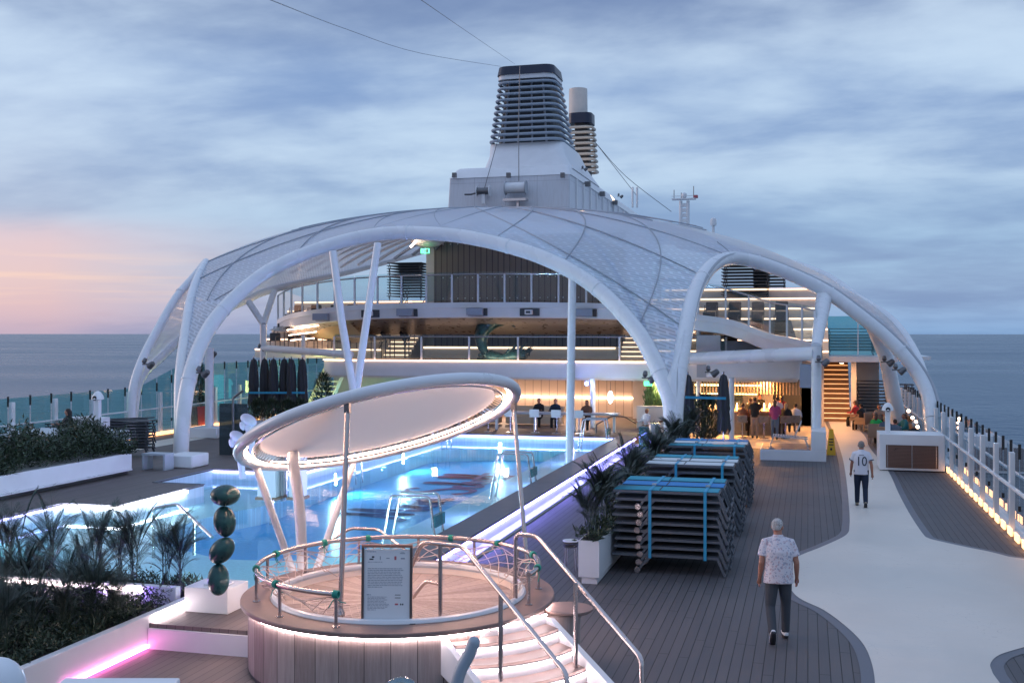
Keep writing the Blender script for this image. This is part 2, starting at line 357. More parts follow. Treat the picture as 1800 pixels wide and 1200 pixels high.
def sheet(name, polys, z, m, kind='structure'):
    ps = [[Vector((p[0], p[1], 0)) for p in q] for q in polys]; flat = [p for q in ps for p in q]
    tr = tessellate_polygon(ps); b = MB(); fs = []
    for a in tr:
        p, q, r = (flat[i] for i in a); fs.append(a if (q - p).cross(r - p).z > 0 else a[::-1])
    b.add([(p.x, p.y, z) for p in flat], fs); o = b.build(name, m, smooth=False)
    if kind: o['kind'] = kind
    return o
bas = [(477, 885), (560, 846), (640, 822), (700, 803), (760, 792), (870, 788), (1010, 792), (1030, 800)]
bas = [G(x, y, -.12).to_2d() for x, y in bas]; bas = [Vector((max(min(p.x, -9.2), -14.3), min(p.y, 42.3))) for p in bas]
bas += [Vector((-9.15, 41)), Vector((-9.15, 30)), Vector((-9.15, 20.6))] + [G(x, y, -.12).to_2d() for x, y in ((600, 978), (520, 984), (444, 984), (390, 981), (345, 972), (290, 955), (275, 940), (354, 912), (420, 897))]
bas = [p.to_2d() for p in catmull([p.to_3d() for p in bas], 4, True)]
def poolmat(n, c):
    def fn(t, b):
        tcn = t.nodes.new('ShaderNodeTexCoord'); br = t.nodes.new('ShaderNodeTexBrick'); br.offset = 0; br.inputs['Scale'].default_value = 1; br.inputs['Brick Width'].default_value = .05; br.inputs['Row Height'].default_value = .05; br.inputs['Mortar Size'].default_value = .003
        br.inputs['Color1'].default_value = (*c, 1); br.inputs['Color2'].default_value = (*[x * .86 for x in c], 1); br.inputs['Mortar'].default_value = (*[min(1, x * 1.1 + .02) for x in c], 1)
        t.links.new(tcn.outputs['Object'], br.inputs['Vector']); t.links.new(br.outputs[0], b.inputs['Base Color'])
    mat(n, c, .3, fn=fn)
poolmat('pool_aqua', (.50, .84, .88)); poolmat('pool_blue', (.04, .42, .80)); poolmat('pool_wall', (.60, .72, .80))
sheet('pool_ledge', [zig, bas], -.12, 'pool_aqua')
b = MB(); n = len(bas); b.add([(p.x, p.y, -.12) for p in bas] + [(p.x, p.y, -.6) for p in bas], [(i, n + i, n + (i + 1) % n, (i + 1) % n) for i in range(n)])
tag(b.build('pool_step', 'pool_aqua'), kind='structure'); sheet('pool_floor', [bas], -.6, 'pool_blue')
b = MB(); n = len(zig)
zi = [(-17.497, PY0 + .003), (-17.497, 22.947), (-15.947, 22.947), (-15.947, 26.803), (-17.497, 26.803), (-17.497, 29.897), (-14.597, 29.897), (-14.597, 42.897), (-7.283, 42.897), (-7.283, PY0 + .003)]
b.add([(p[0], p[1], -.12) for p in zi] + [(p[0], p[1], ZL - .03) for p in zi], [(i, n + i, n + (i + 1) % n, (i + 1) % n) for i in range(n)])
tag(b.build('pool_wall', 'pool_wall', smooth=False), kind='structure')
m = bpy.data.materials.new('water'); m.use_nodes = True; t = m.node_tree; t.nodes.clear(); MATS['water'] = m
o = t.nodes.new('ShaderNodeOutputMaterial'); tr = t.nodes.new('ShaderNodeBsdfTransparent'); tr.inputs[0].default_value = (.86, .97, 1, 1)
gs = t.nodes.new('ShaderNodeBsdfGlossy'); gs.inputs['Roughness'].default_value = .015; fr = t.nodes.new('ShaderNodeFresnel'); fr.inputs[0].default_value = 1.28
nz = t.nodes.new('ShaderNodeTexNoise'); nz.inputs['Scale'].default_value = 2.2; nz.inputs['Detail'].default_value = 3; tcn = t.nodes.new('ShaderNodeTexCoord'); t.links.new(tcn.outputs['Object'], nz.inputs['Vector'])
bp = t.nodes.new('ShaderNodeBump'); bp.inputs['Strength'].default_value = .10; bp.inputs['Distance'].default_value = .03; t.links.new(nz.outputs[0], bp.inputs['Height'])
t.links.new(bp.outputs[0], gs.inputs['Normal']); t.links.new(bp.outputs[0], fr.inputs['Normal'])
ms = t.nodes.new('ShaderNodeMixShader'); t.links.new(mx(t, 'MULTIPLY', fr.outputs[0], .52), ms.inputs[0]); t.links.new(tr.outputs[0], ms.inputs[1]); t.links.new(gs.outputs[0], ms.inputs[2]); t.links.new(ms.outputs[0], o.inputs[0])
sheet('pool_water', [[(p[0] + (.004 if p[0] < -10 else -.004), p[1]) for p in zig]], WZ, 'water')
# dark wooden coping round the pool, its lit foot on the starboard side
m = MB()
m.box(-7.28, -6.55, PY0 - 1.2, 43.6, ZL + .004, ZL + .06)
for a, c in zip(zig[:8], zig[1:9]):
    x0, x1 = sorted((a[0], c[0])); y0, y1 = sorted((a[1], c[1]))
    m.box(x0 - (.06 if x0 == x1 else 0), x1 + (.0 if x0 == x1 else 0), y0 - (0 if x0 == x1 else 0), y1 + (.06 if y0 == y1 else 0), ZL + .003 + .001 * (x0 == x1), ZL + .02 + .002 * (x0 == x1))
tag(m.build('coping', 'deck_band', smooth=False), kind='structure')
mat('coping_wood', (.20, .17, .165), .4, var=.2, vscale=5)
m = MB(); m.box(-6.75, -6.62, PY0, 43.4, 0, ZL); m.box(-6.62, -6.38, PY0 + .2, 43.8, 0, .07); tag(m.build('pool_kerb', 'white_paint', smooth=False), kind='structure')
def strip(name, pts, wd, h, m, label):
    b = MB()
    for a, c in zip(pts, pts[1:]): b.beam(a, c, wd, h)
    return tag(b.build(name, m, smooth=False), label, 'light strip')
def dots(y0, y1, k): return [y0 + (y1 - y0) * i / k for i in range(k + 1)]
strip('light_strip', [(-6.585, 17.5, .3), (-6.585, 43.2, .3)], .03, .03, 'led_deck', 'violet light strip under the coping on the outer side of the pool')
z = ZL - .05; zz = [(p[0] + (.03 if p[0] < -10 else -.03), p[1] + 0, z) for p in zig]
strip('light_strip', [(-17.46, 17.2, z), (-17.46, 22.90, z)], .03, .04, 'led_violet', 'blue white light strip on the pool wall farthest left behind the palms')
strip('light_strip', [(-17.46, 22.91, z), (-15.99, 22.91, z), (-15.91, 22.91, z)], .03, .05, 'led_white', 'white light strip along the short cross wall of the pool corner')
strip('light_strip', [(-15.90, 22.94, z), (-15.90, 25.9, z)], .03, .05, 'led_white', 'white light strip on the pool wall beside the bent ladder rail')
strip('light_strip', [(-17.46, 29.86, z), (-14.62, 29.86, z)], .03, .04, 'led_violet', 'violet light strip in the pool recess behind the stone sculpture')
strip('light_strip', [(-14.56, 29.95, z), (-14.56, 42.8, z)], .03, .04, 'led_violet', 'blue light strip on the pool side wall behind the round sunshade')
strip('light_strip', [(-14.5, 42.86, z), (-7.35, 42.86, z)], .04, .05, 'led_blue', 'blue light strip on the far end wall of the pool')
pl = MB()
for x, y, rz_ in ((-17.3, 19.5, 0), (-14.4, 32, 0), (-14.4, 38, 0), (-7.45, 20, PI), (-7.45, 26, PI), (-7.45, 32, PI), (-7.45, 38, PI), (-12.5, 15.75, PI / 2), (-9.6, 15.75, PI / 2), (-12, 42.7, -PI / 2)):
    l = lamp('AREA', (x, y, -.02), 250, ((.50, .45, 1) if x > -8 and y > 24 else (.5, .85, 1)), .9, .10, rot=(0, R_(-87), rz_)); l.name = 'pool_lamp'
# script lettering on the pool floor
def stroke(b, pts, wd, M, z):
    P = catmull([(x, y, 0) for x, y in pts], 6); L_ = []; R2 = []
    for i, p in enumerate(P):
        d = (P[min(i + 1, len(P) - 1)] - P[max(i - 1, 0)]).normalized(); n_ = Vector((-d.y, d.x, 0)) * wd / 2
        w2 = (.65 + .5 * abs(math.sin(math.atan2(d.y, d.x)))); L_.append(p + n_ * w2); R2.append(p - n_ * w2)
    b.grid([[M(q.x, q.y, z) for q in L_], [M(q.x, q.y, z) for q in R2]])
def script_map(x, y, z): return (-10.6 - y * 1.05 - .0 * x + x * .04, 28.2 + x * .98 - y * .12, z)
word = [
 [(-.4, .1), (0, .15), (.5, 1.2), (.75, 2.1), (.72, 1.2), (.8, .15), (1.15, 1.2), (1.55, 2.1), (1.5, 1.1), (1.6, .15), (1.8, .15), (2.05, .45)],
 [(2.0, .45), (2.35, .65), (2.4, .95), (2.2, .95), (2.15, .45), (2.35, .1), (2.7, .3)], [(2.85, .85), (2.8, .3), (2.9, .1), (3.1, .3)], [(2.95, 1.2), (3.0, 1.26)],
 [(3.2, .9), (3.2, .1), (3.3, .6), (3.55, .9), (3.7, .7), (3.65, .2), (3.8, .1), (4.0, .3)],
 [(6.2, 1.9), (5.9, 2.2), (5.4, 2.0), (5.3, 1.5), (5.9, 1.1), (6.2, .7), (5.9, .1), (5.3, .05), (4.9, .4)],
 [(6.95, .8), (6.7, .9), (6.5, .5), (6.65, .1), (7.0, .25)], [(7.05, .2), (7.5, 1.4), (7.6, 2.0), (7.4, 2.0), (7.3, 1.0), (7.3, .1)], [(7.3, .5), (7.6, .9), (7.8, .7), (7.75, .2), (8.0, .15)],
 [(8.2, .85), (8.15, .3), (8.3, .1), (8.5, .3)], [(8.3, 1.2), (8.35, 1.26)],
 [(8.5, .2), (9.0, 1.3), (9.15, 2.1), (8.95, 2.1), (8.85, 1.1), (8.7, -.8), (8.85, -.9), (9.0, .1)], [(9.1, .2), (9.6, 1.3), (9.8, 2.1), (9.6, 2.1), (9.5, 1.1), (9.35, -.8), (9.5, -.9), (9.6, .1), (10.0, .5)], [(8.4, .85), (10.3, .95)]]
b = MB()
b0 = MB()
for i, s_ in enumerate(word): stroke(b0 if i < 5 else b, s_, .30, script_map, -.6 + .012 + .0015 * i)
mat('lettering_red', (.24, .03, .14), .5); mat('lettering_blue', (.02, .05, .22), .5)
tag(b.build('pool_lettering', 'lettering_red', smooth=False), 'large red cursive word painted on the far part of the pool floor', 'lettering'); tag(b0.build('pool_lettering', 'lettering_blue', smooth=False), 'dark blue cursive word painted on the pool floor behind the sunshade pole', 'lettering')
# white walkway with its dark border
def smooth2(px, n=6, closed=False): return [(p.x, p.y) for p in catmull([G(x, y) for x, y in px], n, closed)]
left = [(.86, 75), (.95, 62), (1.15, 50), (1.2, 45), (1.2, 40), (1.12, 34), (1.0, 28.5)] + [tuple(G(*p).to_2d()) for p in ((1493, 926), (1491, 936), (1480, 945), (1445, 961), (1400, 980), (1378, 1005), (1398, 1046), (1447, 1072), (1483, 1098), (1513, 1127), (1529, 1156), (1538, 1200))] + [(.72, 13), (.2, 10.5), (-.6, 8), (-.8, 5)]
left = [(p.x, p.y) for p in catmull([(x, y, 0) for x, y in left], 6)]
rt = [(2.2, 5), (2.35, 8), (2.6, 11), (2.55, 13.2)] + [tuple(G(*p).to_2d()) for p in ((1757, 1200), (1743, 1178), (1742, 1165), (1758, 1151), (1800, 1138))]
rt = [(p.x, p.y) for p in catmull([(x, y, 0) for x, y in rt], 6)] + [(3.6, 17.6), (4.42, 18.0), (4.42, 23.6)]
rt2 = [(3.9, 23.9)] + [tuple(G(*p).to_2d()) for p in ((1740, 970), (1700, 962), (1650, 951), (1632, 946), (1622, 938), (1600, 905), (1580, 868), (1560, 826))] + [(2.35, 45), (2.4, 50), (2.2, 56), (2.2, 62), (2.2, 75)]
rt += [(p.x, p.y) for p in catmull([(x, y, 0) for x, y in rt2], 6)]
loop = left[::-1][::1]; loop = left + rt
def offset_poly(P, d):
    n = len(P); out = []; area = sum(P[i][0] * P[(i + 1) % n][1] - P[(i + 1) % n][0] * P[i][1] for i in range(n)); s_ = 1 if area > 0 else -1
    for i in range(n):
        a, c = Vector(P[i - 1]), Vector(P[(i + 1) % n]); t_ = (c - a)
        if t_.length < 1e-6: t_ = Vector((0, 1))
        t_.normalize(); out.append((P[i][0] + t_.y * d * s_, P[i][1] - t_.x * d * s_))
    return out
sheet('walkway', [loop], .012, 'walkway')
bd = offset_poly(loop, .17); bd = [(min(x, XR + .1), y) for x, y in bd]
sheet('walkway_border', [bd], .006, 'deck_band')
mat('floor_tan', (.55, .47, .40), .45, var=.08)
sheet('bar_floor', [[(-6.6, 43.9), (.9, 43.9), (1.0, 50), (.9, 72), (-6.6, 72)]], .005, 'floor_tan')
# port side walkway
sheet('side_walkway', [[(-24.2, 4), (-22.9, 4), (-22.9, 40), (-23.6, 44), (-23.6, 60), (-24.6, 60), (-24.6, 44), (-24.2, 40)]], ZL + .006, 'walkway')

# ---------------------------------------------------------------- glazed dome
EC = Vector((-14.49, 50.63, -1.38)); EA = (21.7, 18.15, 12.07)
def ehit(px, py, far=False):
    o = Vector([(Vector((0, 0, CAMZ)) - EC)[i] / EA[i] for i in range(3)]); r = ray(px, py); d = Vector([r[i] / EA[i] for i in range(3)])
    A = d.dot(d); B = d.dot(o); K = o.dot(o) - 1; q = max(B * B - A * K, 0); t = (-B + (1 if far else -1) * math.sqrt(q)) / A
    return Vector((0, 0, CAMZ)) + r * t
def epar(p):
    q = p - EC; v = math.asin(max(-1, min(1, q.z / EA[2]))); return math.atan2(q.y / EA[1], q.x / EA[0]), v
def esurf(phi, v, k=1.0): return EC + Vector((EA[0] * k * math.cos(v) * math.cos(phi), EA[1] * k * math.cos(v) * math.sin(phi), EA[2] * k * math.sin(v) - .40 * max(0, math.sin(v)) ** 8))
arch_r = [(1640, 806), (1640, 780), (1639, 754), (1634, 707), (1619, 667), (1588, 624), (1551, 587), (1505, 550), (1458, 516), (1412, 492), (1366, 473), (1323, 459), (1286, 454), (1252, 467), (1224, 507), (1208, 566), (1197, 630), (1190, 680), (1186, 730), (1184, 822)]
arch_m = [(1182, 822), (1180, 720), (1168, 675), (1144, 622), (1117, 578), (1061, 517), (1006, 478), (950, 451), (894, 433), (839, 420), (783, 412), (700, 409), (633, 417), (567, 435), (500, 462), (453, 489), (407, 529), (373, 569), (350, 613), (334, 660), (325, 705), (320, 757), (318, 800)]
arch_l = [(318, 800), (317, 740), (317, 663), (325, 593), (335, 527), (348, 487), (362, 460)]
arch_l2 = [(343, 484), (310, 523), (277, 580), (253, 627), (237, 673), (232, 712), (231, 740)]
P_r = catmull([ehit(*p) for p in arch_r], 5); P_m = catmull([ehit(*p) for p in arch_m], 5)
def DX(px, py, X): r = ray(px, py); return Vector((0, 0, CAMZ)) + r * (X / r.x)
P_li = catmull([ehit(*p) for p in arch_l], 5)
P_lo = catmull([DX(x, y, -25.2) for x, y in arch_l2[::-1]] + [P_li[-1]], 5); P_lo[0].z = ZL + .1
side_l = [P_lo[0]] + [DX(*p) for p in ((243, 672, -25.4), (283, 627, -25.8), (327, 587, -26.2), (380, 552, -26.6), (433, 527, -26.8), (480, 508, -26.5), (620, 475, -25), (757, 437, -22))]
side_l = catmull(side_l, 5)
side_r = catmull([P_r[0], (4.3, 43, 1.6), (4.15, 45, 3.3), (3.4, 47.5, 4.9), (2.1, 50, 6.0), (.5, 53.5, 7.3), (-2.5, 58, 8.5), (-7, 62.0, 9.4)], 5)
dome = thing('pool_dome', 'huge white glazed dome on scalloped tubular arches spanning the ship\'s pool', 'dome')
def rim_col(Q, K, phitop=None):
    ph, v = epar(Q); E0 = esurf(ph, v); off = Q - E0; out = []
    for k in range(K + 1):
        s = k / K; vv = v + (PI / 2 - v) * s; out.append(esurf(ph, vv) + off * (1 - s) ** 2)
    return out
iR = 50; iL = 20
main = [p for p in side_r[iL:]][::-1] + P_r[iR:] + P_m[1:81] + P_li[19:] + side_l[iL + 5:]
backr = [Vector((side_l[-1].x + (side_r[-1].x - side_l[-1].x) * s, 62.6 + .8 * math.sin(PI * s), 9.5 + .3 * math.sin(PI * s))) for s in (.15, .3, .45, .6, .75, .9)]
main += backr + [side_r[-1]]
def shell_mat():
    m = bpy.data.materials.new('dome_film'); m.use_nodes = True; t = m.node_tree; b = t.nodes['Principled BSDF']; o = t.nodes['Material Output']; MATS['dome_film'] = m
    uv = t.nodes.new('ShaderNodeUVMap'); br = t.nodes.new('ShaderNodeTexBrick'); br.offset = .5
    mp = t.nodes.new('ShaderNodeMapping'); mp.inputs['Rotation'].default_value = (0, 0, .7); t.links.new(uv.outputs[0], mp.inputs[0]); t.links.new(mp.outputs[0], br.inputs['Vector'])
    br.inputs['Scale'].default_value = 1; br.inputs['Brick Width'].default_value = .42; br.inputs['Row Height'].default_value = .2; br.inputs['Mortar Size'].default_value = .035
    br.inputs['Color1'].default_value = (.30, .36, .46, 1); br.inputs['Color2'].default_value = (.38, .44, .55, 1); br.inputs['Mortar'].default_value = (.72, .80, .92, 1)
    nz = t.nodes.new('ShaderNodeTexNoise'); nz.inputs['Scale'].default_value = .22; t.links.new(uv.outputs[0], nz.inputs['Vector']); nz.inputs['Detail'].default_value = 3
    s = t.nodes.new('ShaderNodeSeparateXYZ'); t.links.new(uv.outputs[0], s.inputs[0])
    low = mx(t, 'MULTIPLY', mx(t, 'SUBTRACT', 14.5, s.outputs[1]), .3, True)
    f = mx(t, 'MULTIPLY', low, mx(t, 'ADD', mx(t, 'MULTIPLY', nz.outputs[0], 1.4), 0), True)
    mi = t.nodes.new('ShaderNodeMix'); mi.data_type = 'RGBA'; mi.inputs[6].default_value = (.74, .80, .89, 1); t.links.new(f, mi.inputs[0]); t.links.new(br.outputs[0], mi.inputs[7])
    t.links.new(mi.outputs[2], b.inputs['Base Color']); b.inputs['Roughness'].default_value = .3; b.inputs['Coat Weight'].default_value = .4
    bp = t.nodes.new('ShaderNodeBump'); n2 = t.nodes.new('ShaderNodeTexNoise'); n2.inputs['Scale'].default_value = .5; t.links.new(uv.outputs[0], n2.inputs['Vector']); bp.inputs['Distance'].default_value = .5; bp.inputs['Strength'].default_value = .35
    t.links.new(n2.outputs[0], bp.inputs['Height']); t.links.new(bp.outputs[0], b.inputs['Normal'])
    tl = t.nodes.new('ShaderNodeBsdfTranslucent'); tl.inputs[0].default_value = (.75, .78, .82, 1); tr = t.nodes.new('ShaderNodeBsdfTransparent'); tr.inputs[0].default_value = (.85, .9, .95, 1)
    a = t.nodes.new('ShaderNodeMixShader'); a.inputs[0].default_value = .30; t.links.new(b.outputs[0], a.inputs[1]); t.links.new(tl.outputs[0], a.inputs[2])
    c = t.nodes.new('ShaderNodeMixShader'); c.inputs[0].default_value = .20; t.links.new(a.outputs[0], c.inputs[1]); t.links.new(tr.outputs[0], c.inputs[2]); t.links.new(c.outputs[0], o.inputs[0])
shell_mat()
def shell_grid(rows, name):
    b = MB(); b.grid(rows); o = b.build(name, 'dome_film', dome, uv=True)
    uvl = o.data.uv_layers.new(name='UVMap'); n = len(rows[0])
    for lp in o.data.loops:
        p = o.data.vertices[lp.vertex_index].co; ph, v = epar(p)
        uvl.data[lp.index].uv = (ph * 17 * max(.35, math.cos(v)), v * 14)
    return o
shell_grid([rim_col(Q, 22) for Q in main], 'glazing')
def ruled(A, B, K, bulge=.35):
    rows = []
    for a, c in zip(A, B):
        rows.append([a.lerp(c, k / K) + Vector((0, 0, 1)) * bulge * math.sin(PI * k / K) for k in range(K + 1)])
    return rows
def resample(P, n):
    d = [0]
    for a, c in zip(P, P[1:]): d.append(d[-1] + (Vector(c) - Vector(a)).length)
    out = []; j = 0
    for i in range(n):
        t = d[-1] * i / (n - 1)
        while j < len(P) - 2 and d[j + 1] < t: j += 1
        u = (t - d[j]) / max(d[j + 1] - d[j], 1e-9); out.append(Vector(P[j]).lerp(Vector(P[j + 1]), min(max(u, 0), 1)))
    return out
shell_grid(ruled(resample(P_r[:iR + 1], 30), resample(side_r[:iL + 1], 30), 5), 'corner_glazing')
shell_grid(ruled(resample(P_m[80:][::-1], 24), resample(P_li[:20], 24), 4, .1), 'corner_glazing')
shell_grid(ruled(resample(P_lo, 30), resample(side_l[:iL + 6], 30), 5, .1), 'corner_glazing')
def arch(name, P, r0, r1=None, **k):
    n = len(P); rs = [r0 + ((r1 or r0) - r0) * i / (n - 1) for i in range(n)]
    b = MB(); b.tube(P, rs, 16, ry=k.get('ry')); return b.build(name, 'white_steel', dome)
inn = lambda P, d: [p + (EC - p).normalized() * d for p in P]
arch('main_arch', P_m, .27); arch('starboard_arch', P_r, .24, .28); arch('port_arch', P_li, .24, .15); arch('port_arch', P_lo, .20, .16)
for P, r in ((P_m, .275), (P_r, .27), (P_lo, .18)):
    for i in range(12, len(P) - 8, 14): d = (P[i + 1] - P[i - 1]).normalized(); b = MB(); b.tube([P[i] - d * .035, P[i] + d * .035], r + .012, 18); b.build('joint_ring', 'white_steel', dome)
arch('side_arch', side_r, .2); arch('side_arch', side_l, .2)
# grey gutter band that follows the outside of the arches
b = MB()
for P in (P_m[6:-8], P_r[12:-18]):
    b.tube([p + (p - EC).normalized() * .30 + Vector((0, .25, 0)) for p in P], .09, 8)
b.build('gutter', 'grey_paint', dome)
# V shaped gussets where the arches meet
for (a, c, nm) in ((P_m[:22], P_r[::-1][:30], 'gusset'),):
    A_ = resample(a, 20)[:15]; B_ = resample(c, 20)[:15]
    g = MB(); rows = [[x.lerp(y, k / 4) + (x - EC).normalized() * .05 for k in range(5)] for x, y in zip(A_[:11], B_[:11])]; g.grid(rows); g.build(nm, 'white_steel', dome, solid=.5)
# dark seams between the film panels
mphi = sorted((epar(q)[0] % (2 * PI), epar(q)[1]) for q in main)
def rimv(ph):
    ph %= 2 * PI
    for (a, va), (c, vc) in zip(mphi, mphi[1:]):
        if a <= ph <= c: return va + (vc - va) * (ph - a) / max(c - a, 1e-6)
    return mphi[0][1]
b = MB(); b2 = MB()
for k in range(15):
    p0 = R_(-178 + k * 14.0)
    for sg in (1, -1):
        pts = []; pr = []
        for i in range(46):
            s = i / 45; v = R_(20) + R_(66) * s; ph = p0 + sg * R_(42) * (s ** 1.2)
            if v > rimv(ph) + .01 and (R_(-136) < ph < R_(-34) or v > R_(62)): pts.append(esurf(ph, v, 1.002)); pr.append(esurf(ph, v, .985))
            else:
                if len(pts) > 3: b.tube(pts, .026, 5); b2.tube(pr[::2], .07, 6)
                pts = []; pr = []
        if len(pts) > 3: b.tube(pts, .026, 5); b2.tube(pr[::2], .07, 6)
mat('seam_grey', (.32, .35, .40), .5); b.build('seam', 'seam_grey', dome); b2.build('rib', 'white_steel', dome)
# lower edge rings of the port side, seen from below as pale folded ribs
b = MB()
for k in range(26):
    ph = R_(178 - k * 3.2) if k < 0 else R_(-150 - k * 4.4)
    pts = []
    for i in range(30):
        v = rimv(ph) + R_(6) + (R_(80) - rimv(ph)) * i / 29; pts.append(esurf(ph, v, .972))
    b.tube(pts, .09, 6)
b.build('rib', 'white_steel', dome)
# posts
def post(pts, r, name='pillar', m='white_steel', par=dome): g = MB(); g.tube(pts, r, 14); return g.build(name, m, par)
DD = lambda px, py, d: Vector((0, 0, CAMZ)) + ray(px, py) * d
f1 = DD(622, 712, 38.5); f1.z = 0
post([DD(585, 442, 40), DD(600, 560, 39.4), DD(634, 760, 38.8)], .14); post([DD(664, 428, 40.8), DD(645, 560, 40), DD(622, 715, 39)], .14)
c = G(1001, 815); am_ = min(P_m[:60], key=lambda q: abs(900 + FPX * (q.x * math.cos(TH) + q.y * math.sin(TH)) / (-q.x * math.sin(TH) + q.y * math.cos(TH)) - 1003)) + Vector((0, 0, -.22)); post([(c.x, c.y, -.2), tuple(am_)], .145)
c = G(368, 768, ZL); post([(c.x, c.y, ZL), (c.x, c.y, 3.9)], .17); 
g = MB(); g.box(c.x - .6, c.x + .6, c.y - .5, c.y + .5, ZL, ZL + .42); g.build('pillar_base', 'white_paint', dome, bevel=.03)
c = G(316, 822, ZL); g = MB(); g.box(c.x - .42, c.x + .48, c.y - .1, c.y + .9, ZL, ZL + .40); g.build('pillar_base', 'white_paint', dome, bevel=.04)
c = Vector((.3, 41.5, 0)); post([(c.x, c.y, 0), (c.x, c.y, 4.0)], .18); pt_ = min(P_r[:60], key=lambda q: abs(900 + FPX * (q.x * math.cos(TH) + q.y * math.sin(TH)) / (-q.x * math.sin(TH) + q.y * math.cos(TH)) - 1452)) + Vector((0, .05, -.25)); post([(c.x, c.y, 4.0), tuple(pt_)], [.19, .32])
post([(3.9, 50, 0), (3.2, 49, 3.5), (2.4, 48, 5.2)], [.35, .3, .25])
# Y shaped column on the port side
yb = DX(463, 612, -25.0); yj = DX(463, 570, -25.0); post([(yb.x, yb.y, ZL), yb, yj], .16); post([yj, DX(437, 530, -25.9)], .15); post([yj, DX(482, 512, -25.2)], .15)
post([yb, (yb.x + 5.2, yb.y - 1.6, yb.z - .25)], .17, 'tie_beam')
rb = Vector((.3, 41.5, 3.75)); post([rb, (-6.0, 47.3, 3.35)], .26, 'tie_beam')

# ---------------------------------------------------------------- superstructure
house = thing('deck_house', 'white multi-level deck house with lit terraces behind the pool', 'building')
def hb(name, m, *boxes, bevel=0, par=None):
    b = MB()
    for q in boxes: b.box(*q)
    return b.build(name, m, par or house, smooth=False, bevel=bevel)
def rounded(x0, x1, y0, y1, r, n=8):
    P = []
    for cx, cy, a in ((x0 + r, y0 + r, PI), (x1 - r, y0 + r, 1.5 * PI), (x1 - r, y1 - r, 0), (x0 + r, y1 - r, .5 * PI)):
        P += [(cx + r * math.cos(a + PI / 2 * k / n), cy + r * math.sin(a + PI / 2 * k / n)) for k in range(n + 1)]
    return P
b = MB(); b.prism(rounded(-22.5, -.35, 48, 66, .9), 2.50, 3.20); b.build('lower_balcony', 'white_paint', house)
b = MB(); b.prism(rounded(-22.44, -.41, 48.06, 65.9, .9), 2.40, 2.499); b.build('lower_soffit', 'cream_paint', house)
b = MB(); b.prism(rounded(-22.55, -3.2, 47.95, 65.9, .95), 3.205, 3.235); b.build('edge_light', 'led_edge', house)
b = MB(); b.prism(rounded(-22.4, -3.3, 48.1, 65.9, .9), 3.24, 3.26); b.build('terrace_floor', 'cream_paint', house)
# band over the bar
b = MB(); b.prism(rounded(-4.2, -.25, 47.2, 52, .35), 2.62, 3.42); b.build('bar_canopy', 'white_paint', house)
hb('vent_grille', 'dark_grey', (-3.0, -.6, 47.6, 47.9, 3.5, 3.78))
hb('upper_wall', 'grey_paint', (-4.3, .6, 48.3, 50, 3.43, 4.15), (-4.6, -3.6, 47.5, 48.2, 2.6, 4.4))
# central slatted wall, two floors tall
hb('slat_wall', 'slat_wall', (-18.4, -8.6, 53.0, 53.4, 3.24, 9.4)); hb('slat_wall_end', 'cream_paint', (-18.85, -18.42, 53.1, 60, 3.24, 9.3))
b = MB()
for z in (4.95, 6.25, 7.3, 9.0):
    for k in range(24): b.ell((-17.9 + k * .39, 52.98, z), .035, 6, 4)
b.build('stud', 'towel', house)
hb('bench_wall', 'cream_paint', (-18.3, -8.6, 50.9, 51.3, 3.27, 3.85)); hb('bench_light', 'led_terrace', (-18.2, -8.7, 50.86, 50.895, 3.75, 3.82))
# stepped terraces with lit risers, on both sides
def terrace(x0, x1, y0, n, dz, dy, zb=3.24, m='led_terrace'):
    f = MB(); l = MB()
    for k in range(n):
        z = zb + dz * k; f.box(x0, x1, y0 + dy * k, y0 + dy * (k + 1) + (.0 if k < n - 1 else 5), 3.24, z + dz - .02)
        l.box(x0 + .02, x1 - .02, y0 + dy * k - .05, y0 + dy * k - .004, z + dz - .10, z + dz - .05)
    f.build('terrace', 'cream_paint', house, smooth=False); l.build('terrace_light', m, house, smooth=False)
terrace(-27.2, -20.3, 50.6, 6, .5, .9); terrace(-7.0, .9, 50.6, 7, .5, .9)
def stairs(x0, x1, y0, n, zb, zt, run, m='led_terrace', fm='cream_paint', nm='staircase'):
    f = MB(); l = MB(); dz = (zt - zb) / n
    for k in range(n):
        f.box(x0, x1, y0 + run * k, y0 + run * (k + 1), zb, zb + dz * (k + 1)); l.box(x0 + .03, x1 - .03, y0 + run * k - .03, y0 + run * k - .004, zb + dz * (k + 1) - .05, zb + dz * (k + 1) - .02)
    o = f.build(nm, fm, house, smooth=False); l2 = l.build('step_light', m, o, smooth=False); return o
stairs(-20.28, -18.9, 50.8, 14, 3.24, 6.2, .32); stairs(-8.5, -7.02, 50.8, 14, 3.24, 6.2, .32)
# upper balcony: a ribbon that sweeps down on both sides
rib = [D(487, 562, 52.5), D(505, 553, 51), D(533, 547, 49.8), D(600, 538, 48.6), D(667, 534, 48.2), D(760, 532, 48), D(900, 531, 48), D(1060, 533, 48), D(1160, 541, 48), D(1222, 552, 47.8), D(1267, 558, 47.5), D(1300, 567, 47), D(1350, 586, 46), D(1400, 596, 44.2), D(1432, 606, 42.6)]
RB = catmull(rib, 5); nR = len(RB)
def hgt(i): return .68 if i > 8 else .45 + .23 * i / 8
b = MB(); rows = []
for i, p in enumerate(RB):
    rows.append([p + Vector((0, .5, 0)), p + Vector((0, .02, 0)), p, p + Vector((0, -.04, -.25)), p + Vector((0, 0, -.26)), p + Vector((0, .03, -hgt(i))), p + Vector((0, .12, -hgt(i) - .03))])
b.grid(rows); b.build('upper_balcony', 'white_paint', house)
b = MB(); b.grid([[p + Vector((0, .5, -.01)), Vector((p.x, max(p.y + .6, 52.9), p.z - .01))] for p in RB]); b.build('balcony_floor', 'cream_paint', house)
